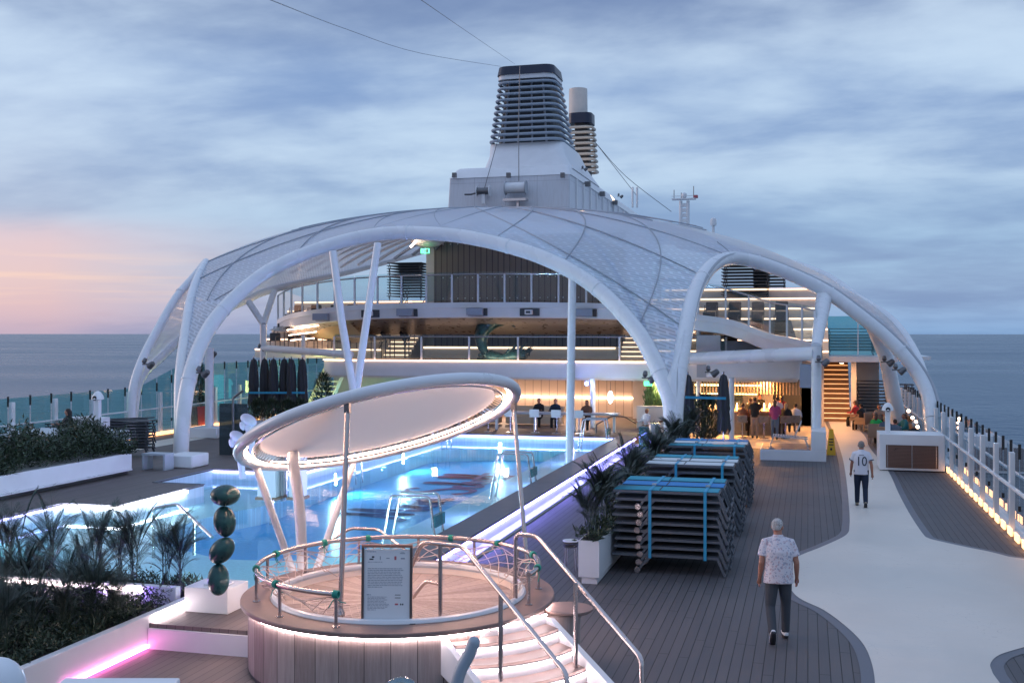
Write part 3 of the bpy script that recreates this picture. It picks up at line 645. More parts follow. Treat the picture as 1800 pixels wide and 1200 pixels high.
b = MB(); b.grid([[p + Vector((0, .12, -hgt(i) - .03)), Vector((p.x * .96 - .5, 50.5, min(p.z, 5.0) - hgt(i) + .1)), Vector((p.x * .93 - 1, 52.9, 5.1))] for i, p in enumerate(RB)]); b.build('balcony_soffit', 'soffit', house)
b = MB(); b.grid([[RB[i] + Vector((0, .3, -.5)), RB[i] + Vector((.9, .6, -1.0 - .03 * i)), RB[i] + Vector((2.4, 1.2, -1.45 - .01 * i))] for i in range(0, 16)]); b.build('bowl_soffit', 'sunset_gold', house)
for k in range(3): strip('light_strip', [D(505 + 3 * k, 580 + 9 * k, 50.6), D(560 - 4 * k, 572 + 11 * k, 49.6)], .05, .04, 'led_warm', ['upper', 'middle', 'lowest'][k] + ' of the warm light lines under the curved left end of the upper balcony')
# glass guard of both balconies: posts, top rail, panes
def guard(P, h, step, pane='glass', post_m='white_steel', wd=.08, par=None, label=None, rail=True, offs=.12):
    g = par or thing('glass_railing', label, 'railing', tuple(P[0]))
    Q = resample(P, max(2, int(sum((Vector(a) - Vector(c)).length for a, c in zip(P, P[1:])) / step) + 1)); z = Vector((0, 0, 1))
    ps = MB(); gl = MB()
    for q in Q: pm = MB(); pm.box(q.x - wd / 2, q.x + wd / 2, q.y - wd / 2, q.y + wd / 2, q.z - .15, q.z + h); pm.build('post', post_m, g, smooth=False)
    for a, c in zip(Q, Q[1:]):
        d = (c - a).normalized() * .03; gl.quad(a + d + z * .08, c - d + z * .08, c - d + z * (h + offs), a + d + z * (h + offs))
    gl.build('pane', pane, g, smooth=False)
    if rail: r = MB(); r.tube([q + z * h for q in Q], .035, 8); r.build('handrail', 'steel', g)
    return g
guard([p + Vector((0, .1, 0)) for p in RB], 1.28, 1.25, label='upper glass balcony railing that sweeps down at both ends under the dome')
g2 = guard([Vector(p) for p in ((-22.35, 50.5, 3.24), (-22.35, 48.9, 3.24), (-21.5, 48.1, 3.24), (-3.4, 48.1, 3.24))], 1.08, 2.1, label='lower glass balcony railing in front of the wave sculpture')
# walls below the lower balcony
hb('back_wall', 'panel_wall', (-19.8, -8.2, 54.0, 54.2, 0, 2.4)); hb('side_wall', 'cream_paint', (-8.2, -7.2, 53, 54.2, 0, 2.4)); hb('side_wall', 'cream_paint', (-25.3, -19.8, 56, 56.2, 0, 2.4))
hb('wall_light', 'led_warm', (-19.7, -8.3, 53.90, 53.96, 1.25, 1.30))
hb('plant_niche', 'cream_paint', (-7.0, -5.3, 50.2, 50.3, .35, 2.4)); hb('niche_wall', 'cream_paint', (-7.15, -5.35, 47.3, 47.5, 0, 1.35))
hb('dark_glass', 'glass_dark', (-5.2, -2.9, 51.5, 51.55, 0, 2.4)); hb('inner_wall', 'dark_grey', (-5.2, 0.2, 55, 55.2, 0, 2.4))
# bar: back wall, lattice
hb('bar_back', 'cream_paint', (-4.6, -1.6, 53.0, 53.2, 0, 2.4)); hb('side_pier', 'cream_paint', (-.3, .75, 55, 58.2, 0, 3.2), (-.3, .75, 58.2, 62, 0, 3.2))
b = MB()
for k in range(34): b.box(-5.0 + k * .14, -4.95 + k * .14, 50.2, 50.35, 1.75, 2.6)
b.build('lattice', 'soffit', house, smooth=False)
hb('lattice_light', 'led_amber', (-5.0, -2.0, 50.6, 50.64, 2.1, 2.16), (-4.8, -2.2, 50.62, 50.66, 1.72, 1.76))
# starboard rear: side deck slab, staircase with glowing treads, brown wall
hb('side_deck', 'white_paint', (-.3, 4.3, 57.3, 75, 3.05, 3.32), (4.3, 6.1, 60, 66, 3.1, 3.28)); hb('stair_pier', 'cream_paint', (2.1, 2.35, 57.6, 58, 0, 3.05)); hb('rear_wall', 'cream_paint', (2.35, 3.7, 62.2, 62.4, 0, 3.05))
b = MB()
for k in range(13): b.box(.78, 2.08, 58 + .3 * k, 58.3 + .3 * k, 0, .235 * (k + 1)); 
mat('stair_wood', (.30, .17, .09), .5); o = b.build('staircase', 'stair_wood', house, smooth=False); b = MB()
for k in range(13): b.box(.8, 2.06, 57.96 + .3 * k, 57.995 + .3 * k, .235 * (k + 1) - .07, .235 * (k + 1) - .03)
b.build('step_light', 'led_stair', o, smooth=False)
guard([Vector((.9, 57.5, 3.32)), Vector((4.2, 57.5, 3.32)), Vector((4.25, 74, 3.32))], 1.9, 1.5, 'glass_teal', rail=False, label='tall teal glass wind screen on the starboard upper side deck', wd=.05)
guard([Vector((-1.0, 56.6, 4.9)), Vector((.1, 56.6, 4.9))], 1.6, .55, 'glass_teal', rail=False, label='short teal glass screen beside the stacked dark loungers upstairs', wd=.04)
# lights of the rooms (the fittings are the small discs above them)
fit = MB()
for x, y, z, e, c, s_ in ((-17.5, 50.5, 2.36, 55, (1, .66, .46), 1.5), (-14, 51, 2.36, 55, (1, .66, .46), 1.5), (-10.5, 51, 2.36, 55, (1, .62, .42), 1.5), (-6.2, 49, 2.36, 40, (1, .72, .4), .8), (-3.4, 49, 2.36, 95, (1, .42, .10), 1), (-1.8, 50, 2.36, 95, (1, .40, .09), 1), (-.2, 53, 2.36, 40, (1, .44, .12), 1),
                          (1.6, 56, 3.0, 42, (1, .46, .14), 1), (-24, 52, 3.4, 40, (.1, .85, .9), 1), (-21, 52.5, 2.36, 30, (.2, .9, .8), 1)):
    lamp('AREA', (x, y, z), e * 2.2, c, .22); fit.lathe([(.09, z + .012), (.09, z + .03)], x, y, 12)
fit.build('ceiling_light', 'led_warm', house)
for x in (-24, -21.5, -5, -2.5, -.5): lamp('POINT', (x, 51.6 if x < -20 else 49.8, 4.7), 38 if x < -20 else 60, (1, .66, .42), .3)
lamp('AREA', (-13.5, 50.2, 5.1), 70, (1, .7, .5), 5, 1)

# ---------------------------------------------------------------- funnels
fun = thing('funnel_casing', 'white funnel casing block with rounded top edge behind the dome', 'casing', (-20.7, 75, 8))
def ringrect(cx, cy, hx, hy, r, z, n=5):
    P = []
    for sx_, sy_, a in ((-1, -1, PI), (1, -1, 1.5 * PI), (1, 1, 0), (-1, 1, .5 * PI)):
        P += [Vector((cx + sx_ * (hx - r) + r * math.cos(a + PI / 2 * k / n), cy + sy_ * (hy - r) + r * math.sin(a + PI / 2 * k / n), z)) for k in range(n + 1)]
    return P
def stack(rings, name, m, par, **k):
    b = MB(); n = len(rings[0]); b.add([p for r in rings for p in r], [(i * n + j, i * n + (j + 1) % n, (i + 1) * n + (j + 1) % n, (i + 1) * n + j) for i in range(len(rings) - 1) for j in range(n)] + [tuple(range(n))[::-1], tuple((len(rings) - 1) * n + j for j in range(n))])
    return b.build(name, m, par, **k)
def casing_fn(t, b):
    tcn = t.nodes.new('ShaderNodeTexCoord'); mp = t.nodes.new('ShaderNodeMapping'); mp.inputs['Rotation'].default_value = (PI / 2, 0, 0); t.links.new(tcn.outputs['Object'], mp.inputs[0]); br = t.nodes.new('ShaderNodeTexBrick'); br.offset = 0; t.links.new(mp.outputs[0], br.inputs['Vector'])
    br.inputs['Scale'].default_value = 1; br.inputs['Brick Width'].default_value = 2.3; br.inputs['Row Height'].default_value = 1.9; br.inputs['Mortar Size'].default_value = .02
    br.inputs['Color1'].default_value = (.72, .73, .78, 1); br.inputs['Color2'].default_value = (.69, .71, .76, 1); br.inputs['Mortar'].default_value = (.56, .57, .62, 1)
    n = t.nodes.new('ShaderNodeTexNoise'); m2 = t.nodes.new('ShaderNodeMapping'); m2.inputs['Scale'].default_value = (2.5, 2.5, .25); t.links.new(tcn.outputs['Object'], m2.inputs[0]); t.links.new(m2.outputs[0], n.inputs['Vector']); n.inputs['Detail'].default_value = 6
    mi = t.nodes.new('ShaderNodeMix'); mi.data_type = 'RGBA'; mi.blend_type = 'MULTIPLY'; t.links.new(mx(t, 'MULTIPLY', mx(t, 'SUBTRACT', n.outputs[0], .45), 1.2, True), mi.inputs[0]); t.links.new(br.outputs[0], mi.inputs[6]); mi.inputs[7].default_value = (.78, .74, .70, 1); t.links.new(mi.outputs[2], b.inputs['Base Color'])
mat('casing_grey', rough=.5, fn=casing_fn)
x0, x1 = D(778, 362, 75).x, D(1003, 362, 75).x; X0, X1 = x0 + .5, x1 - .1; zc_ = D(900, 310, 75).z; zt_ = D(900, 289, 75).z
stack([ringrect((x0 + x1) / 2, 96, (x1 - x0) / 2, 21, .1, 7), ringrect((X0 + X1) / 2, 96.1, (X1 - X0) / 2, 21, .1, zc_)], 'lower_casing', 'casing_grey', fun)
stack([ringrect((X0 + X1) / 2, 96.1, (X1 - X0) / 2 + .08 - q * .55, 21.05 - q * 1.1, .3, zc_ + .01 + (zt_ - zc_) * math.sin(q * PI / 2)) for q in (0, .2, .4, .6, .8, 1)], 'rounded_top', 'white_paint', fun)
g = MB()
for k in range(14): g.box(X1 - .1, X1 + .16, 77 + 2.6 * k, 77.25 + 2.6 * k, 8, zc_ - .1)
g.build('rib', 'white_paint', fun, smooth=False)
for px_ in (800, 895, 990): p = D(px_, 308, 74.7); g = MB(); g.box(p.x - .14, p.x + .14, p.y - .3, p.y, p.z - .2, p.z + .14); g.build('floodlight', 'steel_dark', fun, smooth=False)
for k in range(3): g = MB(); g.box(X1 + .1, X1 + .5, 80 + 6 * k, 80.4 + 6 * k, zc_ - .2, zc_ + .15); g.build('floodlight', 'steel_dark', fun, smooth=False)
fa = thing('funnel', 'front funnel with stacked horizontal louvres and dark navy cap', 'funnel', (-19.7, 82, zt_))
def funnel(par, F_, nl, z0, z1, zcap, louv, capm='navy', depth=6):
    # F_(t): cx, cy, hx, hy at height t in 0..1
    pass
def lerp(a, c, t): return a + (c - a) * t
zb0 = D(900, 250, 78).z; ztop = D(930, 133, 78).z; zcap = D(930, 111, 78).z
def sec(t):   # plan of the louvred body, t=0 foot, 1 top
    xl = lerp(D(866, 245, 79.2).x, D(881, 135, 79.6).x, t); xr = lerp(D(984, 245, 78).x, D(968, 135, 78).x, t) ; return (xl + xr) / 2, 78 + lerp(0, .6, t), (xr - xl) / 2
skl, skr = D(848, 289, 77).x, D(1006, 289, 77).x
stack([ringrect((skl + skr) / 2, 82.5, (skr - skl) / 2, 5.5, .4, zt_ - .1), ringrect((sec(0)[0] + skl / 2 + skr / 2) / 2, 82.2, (skr - skl) / 4 + sec(0)[2] / 2 - .15, 4.6, .6, (zt_ + zb0) / 2), ringrect(sec(0)[0], 81.8, sec(0)[2] + .1, 3.4, .7, zb0)], 'skirt', 'white_paint', fa)
stack([ringrect(sec(0)[0], 81.0, sec(0)[2] - .55, 2.4, .5, zb0), ringrect(sec(1)[0], 80.4, sec(1)[2] - .45, 1.4, .5, ztop)], 'core', 'dark_grey', fa)
mat('louvre', (.34, .40, .47), .35, var=.05)
for k in range(11):
    t_ = (k + .35) / 11; cx, cy, hx = sec(t_); z = lerp(zb0, ztop, t_); dep = lerp(2.9, 1.8, t_)
    b = MB(); P = ringrect(cx, cy + dep, hx, dep, .8, z); b.tube(P, .13, 8, closed=True, ry=.11); b.build('louvre', 'louvre', fa)
g = MB()
for t2 in (.2, .4, .6, .8):
    a, c = sec(0), sec(1); g.tube([(a[0] - a[2] + 2 * a[2] * t2, 78.4, zb0), (c[0] - c[2] + 2 * c[2] * t2, 79.0, ztop)], .08, 6)
g.build('stay', 'grey_paint', fa)
cx, cy, hx = sec(1); stack([ringrect(cx, cy + 1.7, hx + .1, 1.8, .7, ztop - .05), ringrect(cx, cy + 1.7, hx + .05, 1.8, .7, ztop + .28)], 'collar', 'white_paint', fa)
stack([ringrect(cx, cy + 1.7, hx + .13, 1.9, .7, ztop + .285), ringrect(cx, cy + 1.7, hx + .02, 1.8, .7, zcap)], 'cap', 'navy', fa)
fb = thing('funnel', 'smaller rear funnel with cream louvres and a pale exhaust pipe on top', 'funnel', (-19, 98, zt_)); Yb = 98
q0, q1 = D(1008, 300, Yb), D(1050, 300, Yb); q2, q3 = D(1003, 215, Yb), D(1044, 215, Yb)
stack([ringrect(lerp(q0.x, q1.x, .4), Yb + 1, .7, .8, .3, q0.z - 4), ringrect(lerp(q2.x, q3.x, .4), Yb + 1, .6, .8, .3, q2.z)], 'core', 'dark_grey', fb)
mat('louvre_warm', (.62, .55, .45), .4)
for k in range(9):
    t_ = k / 9; a = q0.lerp(q2, t_); c = q1.lerp(q3, t_); hx = (c.x - a.x) / 2 + .05; b = MB(); b.tube(ringrect((a.x + c.x) / 2 - .3, Yb + 1, hx, 1.1, .6, a.z), .13, 8, closed=True); b.build('louvre', 'louvre_warm', fb)
cxb = (q2.x + q3.x) / 2 - .1; stack([ringrect(cxb - .15, Yb + 1, 1.1, 1.2, .6, q2.z - .1), ringrect(cxb - .15, Yb + 1, 1.08, 1.2, .6, D(1025, 198, Yb).z)], 'cap', 'navy', fb)
a, c = D(996, 195, Yb), D(1029, 152, Yb); g = MB(); g.lathe([((c.x - a.x) / 2, a.z - .3), ((c.x - a.x) / 2 * .96, c.z), ((c.x - a.x) / 2 * .85, c.z + .01)], (a.x + c.x) / 2, Yb + 1, 24); g.build('exhaust_pipe', 'cream_paint', fb)
# ================================================================ HOT TUB
UZ = Vector((0, 0, 1))
TX, TY, TR, TZ = -5.45, 14.25, 2.14, .93
tub = thing('hot_tub', 'round hot tub with wooden cladding, glowing rim and an empty cream basin', 'hot tub', (TX, TY, 0))
mat('clad', rough=.5)
def clad_fn(t, b):
    tcn = t.nodes.new('ShaderNodeTexCoord'); s = t.nodes.new('ShaderNodeSeparateXYZ'); t.links.new(tcn.outputs['Object'], s.inputs[0])
    a = mx(t, 'MULTIPLY', mx(t, 'ARCTAN2', mx(t, 'SUBTRACT', s.outputs[1], TY), mx(t, 'SUBTRACT', s.outputs[0], TX)), 40 / (2 * PI))
    fr = mx(t, 'FRACT', a); idx = mx(t, 'FLOOR', a); sm = mx(t, 'GREATER_THAN', mx(t, 'ABSOLUTE', mx(t, 'SUBTRACT', fr, .5)), .485)
    wn = t.nodes.new('ShaderNodeTexWhiteNoise'); wn.noise_dimensions = '1D'; t.links.new(idx, wn.inputs['W'])
    n = t.nodes.new('ShaderNodeTexNoise'); mp = t.nodes.new('ShaderNodeMapping'); mp.inputs['Scale'].default_value = (14, 14, 1.2); t.links.new(tcn.outputs['Object'], mp.inputs[0]); t.links.new(mp.outputs[0], n.inputs['Vector']); n.inputs['Detail'].default_value = 8; n.inputs['Roughness'].default_value = .65; n.inputs['Scale'].default_value = 1.6
    f = mx(t, 'ADD', mx(t, 'MULTIPLY', wn.outputs['Value'], .5), mx(t, 'MULTIPLY', mx(t, 'SUBTRACT', n.outputs[0], .25), 1.2), True)
    m1 = t.nodes.new('ShaderNodeMix'); m1.data_type = 'RGBA'; m1.inputs[6].default_value = (.20, .145, .13, 1); m1.inputs[7].default_value = (.50, .41, .385, 1); t.links.new(f, m1.inputs[0])
    m2 = t.nodes.new('ShaderNodeMix'); m2.data_type = 'RGBA'; m2.inputs[7].default_value = (.06, .05, .045, 1); t.links.new(sm, m2.inputs[0]); t.links.new(m1.outputs[2], m2.inputs[6]); t.links.new(m2.outputs[2], b.inputs['Base Color'])
mat('tub_cladding', rough=.55, fn=clad_fn)
mat('rim_wood', (.24, .165, .145), .45, var=.16, vscale=4, bump=.1, bscale=30)
mat('basin_cream', (.86, .70, .60), .5, var=.06, vscale=1.5)
b = MB(); b.lathe([(TR - .10, .06), (TR - .10, TZ - .10)], TX, TY, 96); b.build('cladding', 'tub_cladding', tub)
b = MB(); b.lathe([(TR - .12, .002), (TR - .12, .06)], TX, TY, 64); b.build('plinth', 'dark_grey', tub)
def ring(b, r0, r1, z0, z1, n=96, cx=TX, cy=TY):
    P = [(r0, z0), (r1, z0), (r1, z1), (r0, z1)]; vs = []; fs = []
    for k in range(n):
        a = 2 * PI * k / n; vs += [(cx + r * math.cos(a), cy + r * math.sin(a), z) for r, z in P]
    for k in range(n):
        for j in range(4): fs.append((k * 4 + j, ((k + 1) % n) * 4 + j, ((k + 1) % n) * 4 + (j + 1) % 4, k * 4 + (j + 1) % 4))
    b.add(vs, fs)
b = MB(); ring(b, 1.72, TR, TZ - .06, TZ); b.build('rim', 'rim_wood', tub, bevel=.012)
b = MB(); ring(b, TR - .095, TR - .07, TZ - .095, TZ - .065); b.build('rim_light', 'led_pinkwhite', tub)
b = MB(); b.tube([(TX + 1.70 * math.cos(a), TY + 1.70 * math.sin(a), TZ + .01) for a in [2 * PI * k / 72 for k in range(72)]], .05, 8, closed=True); b.build('basin_edge', 'white_steel', tub)
b = MB(); n = 72; prof = [(1.68, TZ), (1.62, TZ - .12), (1.30, TZ - .20), (1.25, TZ - .38), (.9, TZ - .42), (.01, TZ - .44)]
b.add([(TX + r * math.cos(2 * PI * k / n), TY + r * math.sin(2 * PI * k / n), z) for r, z in prof for k in range(n)], [(i * n + k, (i + 1) * n + k, (i + 1) * n + (k + 1) % n, i * n + (k + 1) % n) for i in range(len(prof) - 1) for k in range(n)])
b.build('basin', 'basin_cream', tub)
mat('rail_steel', (.55, .48, .47), .25, metal=1)
RZ = TZ + .40
aG0, aG1 = R_(-92.5), R_(-8)
b = MB(); angs = [aG1 + (2 * PI - (aG1 - aG0)) * k / 70 for k in range(71)]
b.tube([(TX + 1.93 * math.cos(a), TY + 1.93 * math.sin(a), RZ) for a in angs], .032, 10); b.build('guard_rail', 'rail_steel', tub)
for k in range(0, 71, 7):
    a = angs[k]; b = MB(); x, y = TX + 1.93 * math.cos(a), TY + 1.93 * math.sin(a); b.tube([(x, y, TZ), (x, y, RZ - .03)], .022, 8); b.lathe([(.05, TZ), (.05, TZ + .012)], x, y, 12); b.build('rail_post', 'rail_steel', tub)
# steps
u = Vector((.72, -.69, 0)).normalized(); wv = Vector((-u.y, u.x, 0)); O0 = Vector((-3.72, 13.20, 0)) - u * .12
st = MB(); lt = MB(); rs_ = MB()
for k in range(5):
    zt = TZ - .17 * (k + 1); a0 = .30 * k; a1 = a0 + .33
    ed = lambda a: [O0 + u * (a + .16 * (1 - (q / .74) ** 2)) + wv * q for q in [-.74 + 1.48 * j / 8 for j in range(9)]]
    P = [(p.x, p.y) for p in ed(a0)] + [(p.x, p.y) for p in ed(a1)][::-1]; st.prism(P, zt - .04, zt)
    P = [(p.x, p.y) for p in ed(a0 + .02)] + [(p.x, p.y) for p in ed(a0 + .05)][::-1]; rs_.prism(P, zt, zt + .128)
    E_ = ed(a0 + .065); lt.tube([Vector((p.x, p.y, zt + .116)) for p in E_], .009, 6)
stp = st.build('tread', 'rim_wood', tub, smooth=False); rs_.build('riser', 'white_paint', tub, smooth=False); lt.build('step_light', 'led_pinkwhite', tub)
for s_, nm in ((-1, 'stringer'), (1, 'stringer')):
    b = MB(); q = wv * (.79 * s_)
    A_ = O0 + q - u * .12; B_ = O0 + q + u * 1.75; th = wv * .045
    vs = []
    for sg in (-1, 1): vs += [A_ + th * sg + UZ * (TZ - .14), A_ + th * sg + UZ * (TZ - .42), A_ + u * .25 + th * sg + UZ * (TZ - .55), B_ + th * sg + UZ * .02, B_ + th * sg + UZ * .22, A_ + u * .22 + th * sg + UZ * (TZ - .10)]
    b.add(vs, [(5, 4, 3, 2, 1, 0), (6, 7, 8, 9, 10, 11)] + [(i, (i + 1) % 6, 6 + (i + 1) % 6, 6 + i) for i in range(6)]); b.build(nm, 'white_paint', tub, smooth=False, bevel=.006)
def pipe(name, pts, r, m, par, n=4, seg=10):
    P = [Vector(p) for p in pts]; Q = [P[0]]
    for i in range(1, len(P) - 1):
        a, c, d = P[i - 1], P[i], P[i + 1]; k = min(.09, (c - a).length / 2, (d - c).length / 2); s0 = c + (a - c).normalized() * k; s1 = c + (d - c).normalized() * k
        Q += [s0.lerp(c, t).lerp(c.lerp(s1, t), t) for t in [j / n for j in range(n + 1)]]
    Q.append(P[-1]); b = MB(); b.tube(Q, r, seg); return b.build(name, m, par)
pipe('handrail', [DD(906, 1056, 14.6), DD(906, 938, 14.6), DD(944, 942, 14.5), DD(1128, 1156, 12.4), DD(1130, 1260, 12.35)], .030, 'rail_steel', tub)
pipe('handrail', [DD(722, 996, 14.0), DD(743, 952, 13.8), DD(814, 960, 13.5), DD(996, 1184, 11.35), DD(1000, 1290, 11.25)], .030, 'rail_steel', tub)
for a, c, d in ((774, (956, 1086), 13.65), (880, (1046, 1190), 12.6), (1012, (1024, 1166), 13.4)):
    b = MB(); b.tube([DD(a, c[0], d), DD(a, c[1] + 6, d)], .027, 8); b.build('rail_post', 'rail_steel', tub)
pipe('handrail', [DD(725, 1050, 14.6), DD(748, 1020, 14.5), DD(774, 1026, 14.3)], .026, 'rail_steel', tub)
pipe('handrail', [DD(560, 965, 17.4), DD(615, 928, 17.6), DD(665, 930, 17.6), DD(714, 968, 17.0)], .025, 'rail_steel', tub)
# side table shelf
b = MB(); b.lathe([(.30, TZ - .18), (.33, TZ - .16), (.33, TZ - .13)], -3.12, 14.5, 32); b.build('side_shelf', 'rim_wood', tub)
b = MB(); b.lathe([(.24, 0), (.24, TZ - .181)], -3.2, 14.5, 24); b.build('shelf_base', 'tub_cladding', tub)
# net with green ties
net = thing('safety_net', 'pale knotted net tied with green cord round the hot tub railing', 'net', (TX, TY, TZ + .3))
mat('net_cord', (.62, .50, .46), .8); mat('green_cord', (.02, .30, .24), .7)
b = MB(); na, nrr = 64, 5
def npnt(i, j):
    a = aG1 + (2 * PI - (aG1 - aG0)) * i / na; s = j / nrr; sag = .10 * math.sin(i * .9) * math.sin(i * .37 + 1)
    hook = .5 + .5 * math.cos(i * 2 * PI / 8)
    r = 1.90 - .34 * s + .05 * (random.random() - .5) * (j > 0); z = RZ - .04 - (.10 * (1 - hook)) - s * (.24 + sag) + .03 * random.random() * (j > 0)
    return Vector((TX + r * math.cos(a), TY + r * math.sin(a), max(z, TZ + .02 if r > 1.6 else TZ - .1)))
NG = [[npnt(i, j) for j in range(nrr + 1)] for i in range(na + 1)]
for i in range(na):
    for j in range(nrr):
        if (i + j) % 2: b.tube([NG[i][j], NG[i + 1][j + 1]], .006, 4, cap=False)
        else: b.tube([NG[i + 1][j], NG[i][j + 1]], .006, 4, cap=False)
    b.tube([NG[i][0], NG[i + 1][0]], .008, 4, cap=False)
def n2(x, y): return Vector((TX + x, TY + y, TZ + .03 - .10 * (1 - (x * x + y * y) / 2.9)))
K = 15
for i in range(-K, K):
    for j in range(-K, K):
        x, y = (i + .5 * (j % 2)) * .115, j * .115
        if x * x + y * y < 2.35 and y < -.75:
            for dx in (-.0575, .0575):
                b.tube([n2(x, y), n2(x + dx, y + .115)], .0028, 3, cap=False)
b.build('mesh', 'net_cord', net)
for i in (3, 9, 16, 22, 31, 36, 43, 50, 57, 64):
    a = aG1 + (2 * PI - (aG1 - aG0)) * i / na; p = Vector((TX + 1.93 * math.cos(a), TY + 1.93 * math.sin(a), RZ)); b = MB()
    t_ = Vector((-math.sin(a), math.cos(a), 0)); rr = Vector((math.cos(a), math.sin(a), 0))
    for q in range(4): c = p + t_ * (.018 * (q - 1.5)); b.tube([c + (rr * math.cos(w_) + UZ * math.sin(w_)) * .042 for w_ in [2 * PI * k / 10 for k in range(10)]], .010, 5, closed=True)
    b.tube([p - UZ * .04, p - UZ * .10 - rr * .05 + t_ * .03, p - UZ * .13 - rr * .12 + t_ * .07], .006, 5); b.tube([p - UZ * .04, p - UZ * .09 + rr * .03 - t_ * .04, p - UZ * .17 + rr * .02 - t_ * .09], .006, 5)
    b.build('tie', 'green_cord', net)
# information board
sgn = thing('information_board', 'framed white notice with small print and pictograms standing on the hot tub rim', 'sign', tuple(G(680, 1094, TZ)))
p0 = G(680, 1093, TZ); rx = Vector((math.cos(TH - .03), math.sin(TH - .03), 0)); bk = Vector((-rx.y, rx.x, 0)); lean = .06
def SP(a, z, o=0): return p0 + rx * a + UZ * z + bk * (lean * z - o)
def sbox(b, a0, a1, z0, z1, o0, o1):
    b.add([SP(a0, z0, o0), SP(a1, z0, o0), SP(a1, z1, o0), SP(a0, z1, o0), SP(a0, z0, o1), SP(a1, z0, o1), SP(a1, z1, o1), SP(a0, z1, o1)], [(3, 2, 1, 0), (4, 5, 6, 7), (0, 1, 5, 4), (1, 2, 6, 5), (2, 3, 7, 6), (3, 0, 4, 7)])
SW, SH = .315, .92
b = MB(); sbox(b, -SW + .03, SW - .03, .03, SH - .03, 0, .02); b.build('panel', 'white_paint', sgn, smooth=False)
mat('frame_brown', (.09, .07, .065), .35); mat('print_grey', (.30, .32, .38), .6); mat('print_red', (.5, .12, .14), .6); mat('print_black', (.02, .02, .03), .6)
b = MB(); sbox(b, -SW, -SW + .03, 0, SH, -.01, .04); sbox(b, SW - .03, SW, 0, SH, -.01, .04); sbox(b, -SW + .03, SW - .03, 0, .03, -.01, .04); b.build('frame', 'frame_brown', sgn, smooth=False)
mat('copper', (.35, .16, .11), .4); b = MB(); sbox(b, -SW, SW, SH, SH + .03, -.015, .045); b.build('top_bar', 'copper', sgn, smooth=False)
b = MB(); sbox(b, -SW - .05, SW + .05, -.002, .012, -.06, .10); b.build('foot', 'steel_dark', sgn, smooth=False)
b = MB(); rnd = random.Random(3)
def lines(x0, x1, z, n, dz, wl=1.0):
    for k in range(n):
        x = x0
        e = x1 - (rnd.random() * .06 if k < n - 1 else (x1 - x0) * .6)
        while x < e:
            w_ = .012 + rnd.random() * .035; w_ = min(w_, e - x); sbox(b, x, x + w_, z - k * dz, z - k * dz + .008 * wl, .0212, .0216); x += w_ + .007
lines(-.25, 0.02, .86, 1, .02, 1.3); lines(-.24, .23, .735, 1, .02, .8)
lines(-.24, .22, .655, 12, .0205); lines(-.25, -.12, .335, 1, .02, 1.2); lines(-.24, .03, .31, 10, .0175, .8); b.build('small_print', 'print_grey', sgn, smooth=False)
b = MB(); sbox(b, -.19, -.16, .79, .81, .0212, .022); sbox(b, -.22, -.17, .765, .78, .0212, .022); sbox(b, .10, .17, .335, .342, .0212, .022); sbox(b, .10, .17, .30, .307, .0212, .022); sbox(b, .165, .18, .215, .235, .0212, .022); sbox(b, .19, .205, .215, .235, .0212, .022); b.build('pictogram', 'print_black', sgn, smooth=False)
b = MB(); sbox(b, .09, .115, .765, .81, .0212, .022); sbox(b, .10, .14, .215, .235, .0212, .022); b.build('pictogram', 'print_red', sgn, smooth=False)
b = MB(); sbox(b, -.09, -.08, .765, .81, .0212, .022); sbox(b, -.01, .03, .78, .79, .0212, .022); sbox(b, .17, .22, .775, .79, .0212, .022); sbox(b, .16, .22, .84, .85, .0212, .022); sbox(b, .17, .21, .86, .865, .0212, .022); b.build('pictogram', 'print_grey', sgn, smooth=False)

# ================================================================ SUNSHADE
sh = thing('sunshade', 'tilted round sunshade with a white tube ring, laced canvas and a glowing inner edge', 'sunshade', (-6.03, 15, .35))
SC = Vector((-6.035, 15.0, 3.15)); sa, sb_ = .372, 2.56; nrm = Vector((math.sin(sa) * math.cos(sb_), math.sin(sa) * math.sin(sb_), math.cos(sa)))
U1 = nrm.cross(UZ).normalized(); W1 = nrm.cross(U1)
def SR(a, r, dz=0): return SC + (U1 * math.cos(a) + W1 * math.sin(a)) * r + nrm * dz
AA = [2 * PI * k / 120 for k in range(120)]
b = MB(); b.tube([SR(a, 2.04) for a in AA], .082, 16, closed=True); b.build('ring', 'white_steel', sh)
b = MB(); b.tube([SR(a, 1.94, .012) for a in AA], .022, 8, closed=True); b.build('ring_light', 'led_ring', sh)
b = MB(); b.tube([SR(a, 1.84, -.03) for a in AA], .018, 6, closed=True); b.build('inner_hoop', 'steel', sh)
def canvas_fn(t, b):
    tl = t.nodes.new('ShaderNodeBsdfTranslucent'); tl.inputs[0].default_value = (.92, .77, .68, 1); ms = t.nodes.new('ShaderNodeMixShader'); ms.inputs[0].default_value = .55
    t.links.new(b.outputs[0], ms.inputs[1]); t.links.new(tl.outputs[0], ms.inputs[2]); t.links.new(ms.outputs[0], t.nodes['Material Output'].inputs[0])
mat('canvas', (.82, .72, .65), .8, fn=canvas_fn)
b = MB(); rows = [[SR(a, r, .05 - .06 * (1 - (r / 1.76) ** 2)) for a in AA + [AA[0]]] for r in (1.76, 1.4, 1.0, .6, .3, .01)]; b.grid(rows); b.build('canvas', 'canvas', sh)
b = MB()
for k in range(108): a = 2 * PI * k / 108; b.tube([SR(a, 1.73, .045), SR(a + .02, 1.84, -.03), SR(a + .03, 1.75, .04)], .006, 4)
b.build('lacing', 'dark_grey', sh)
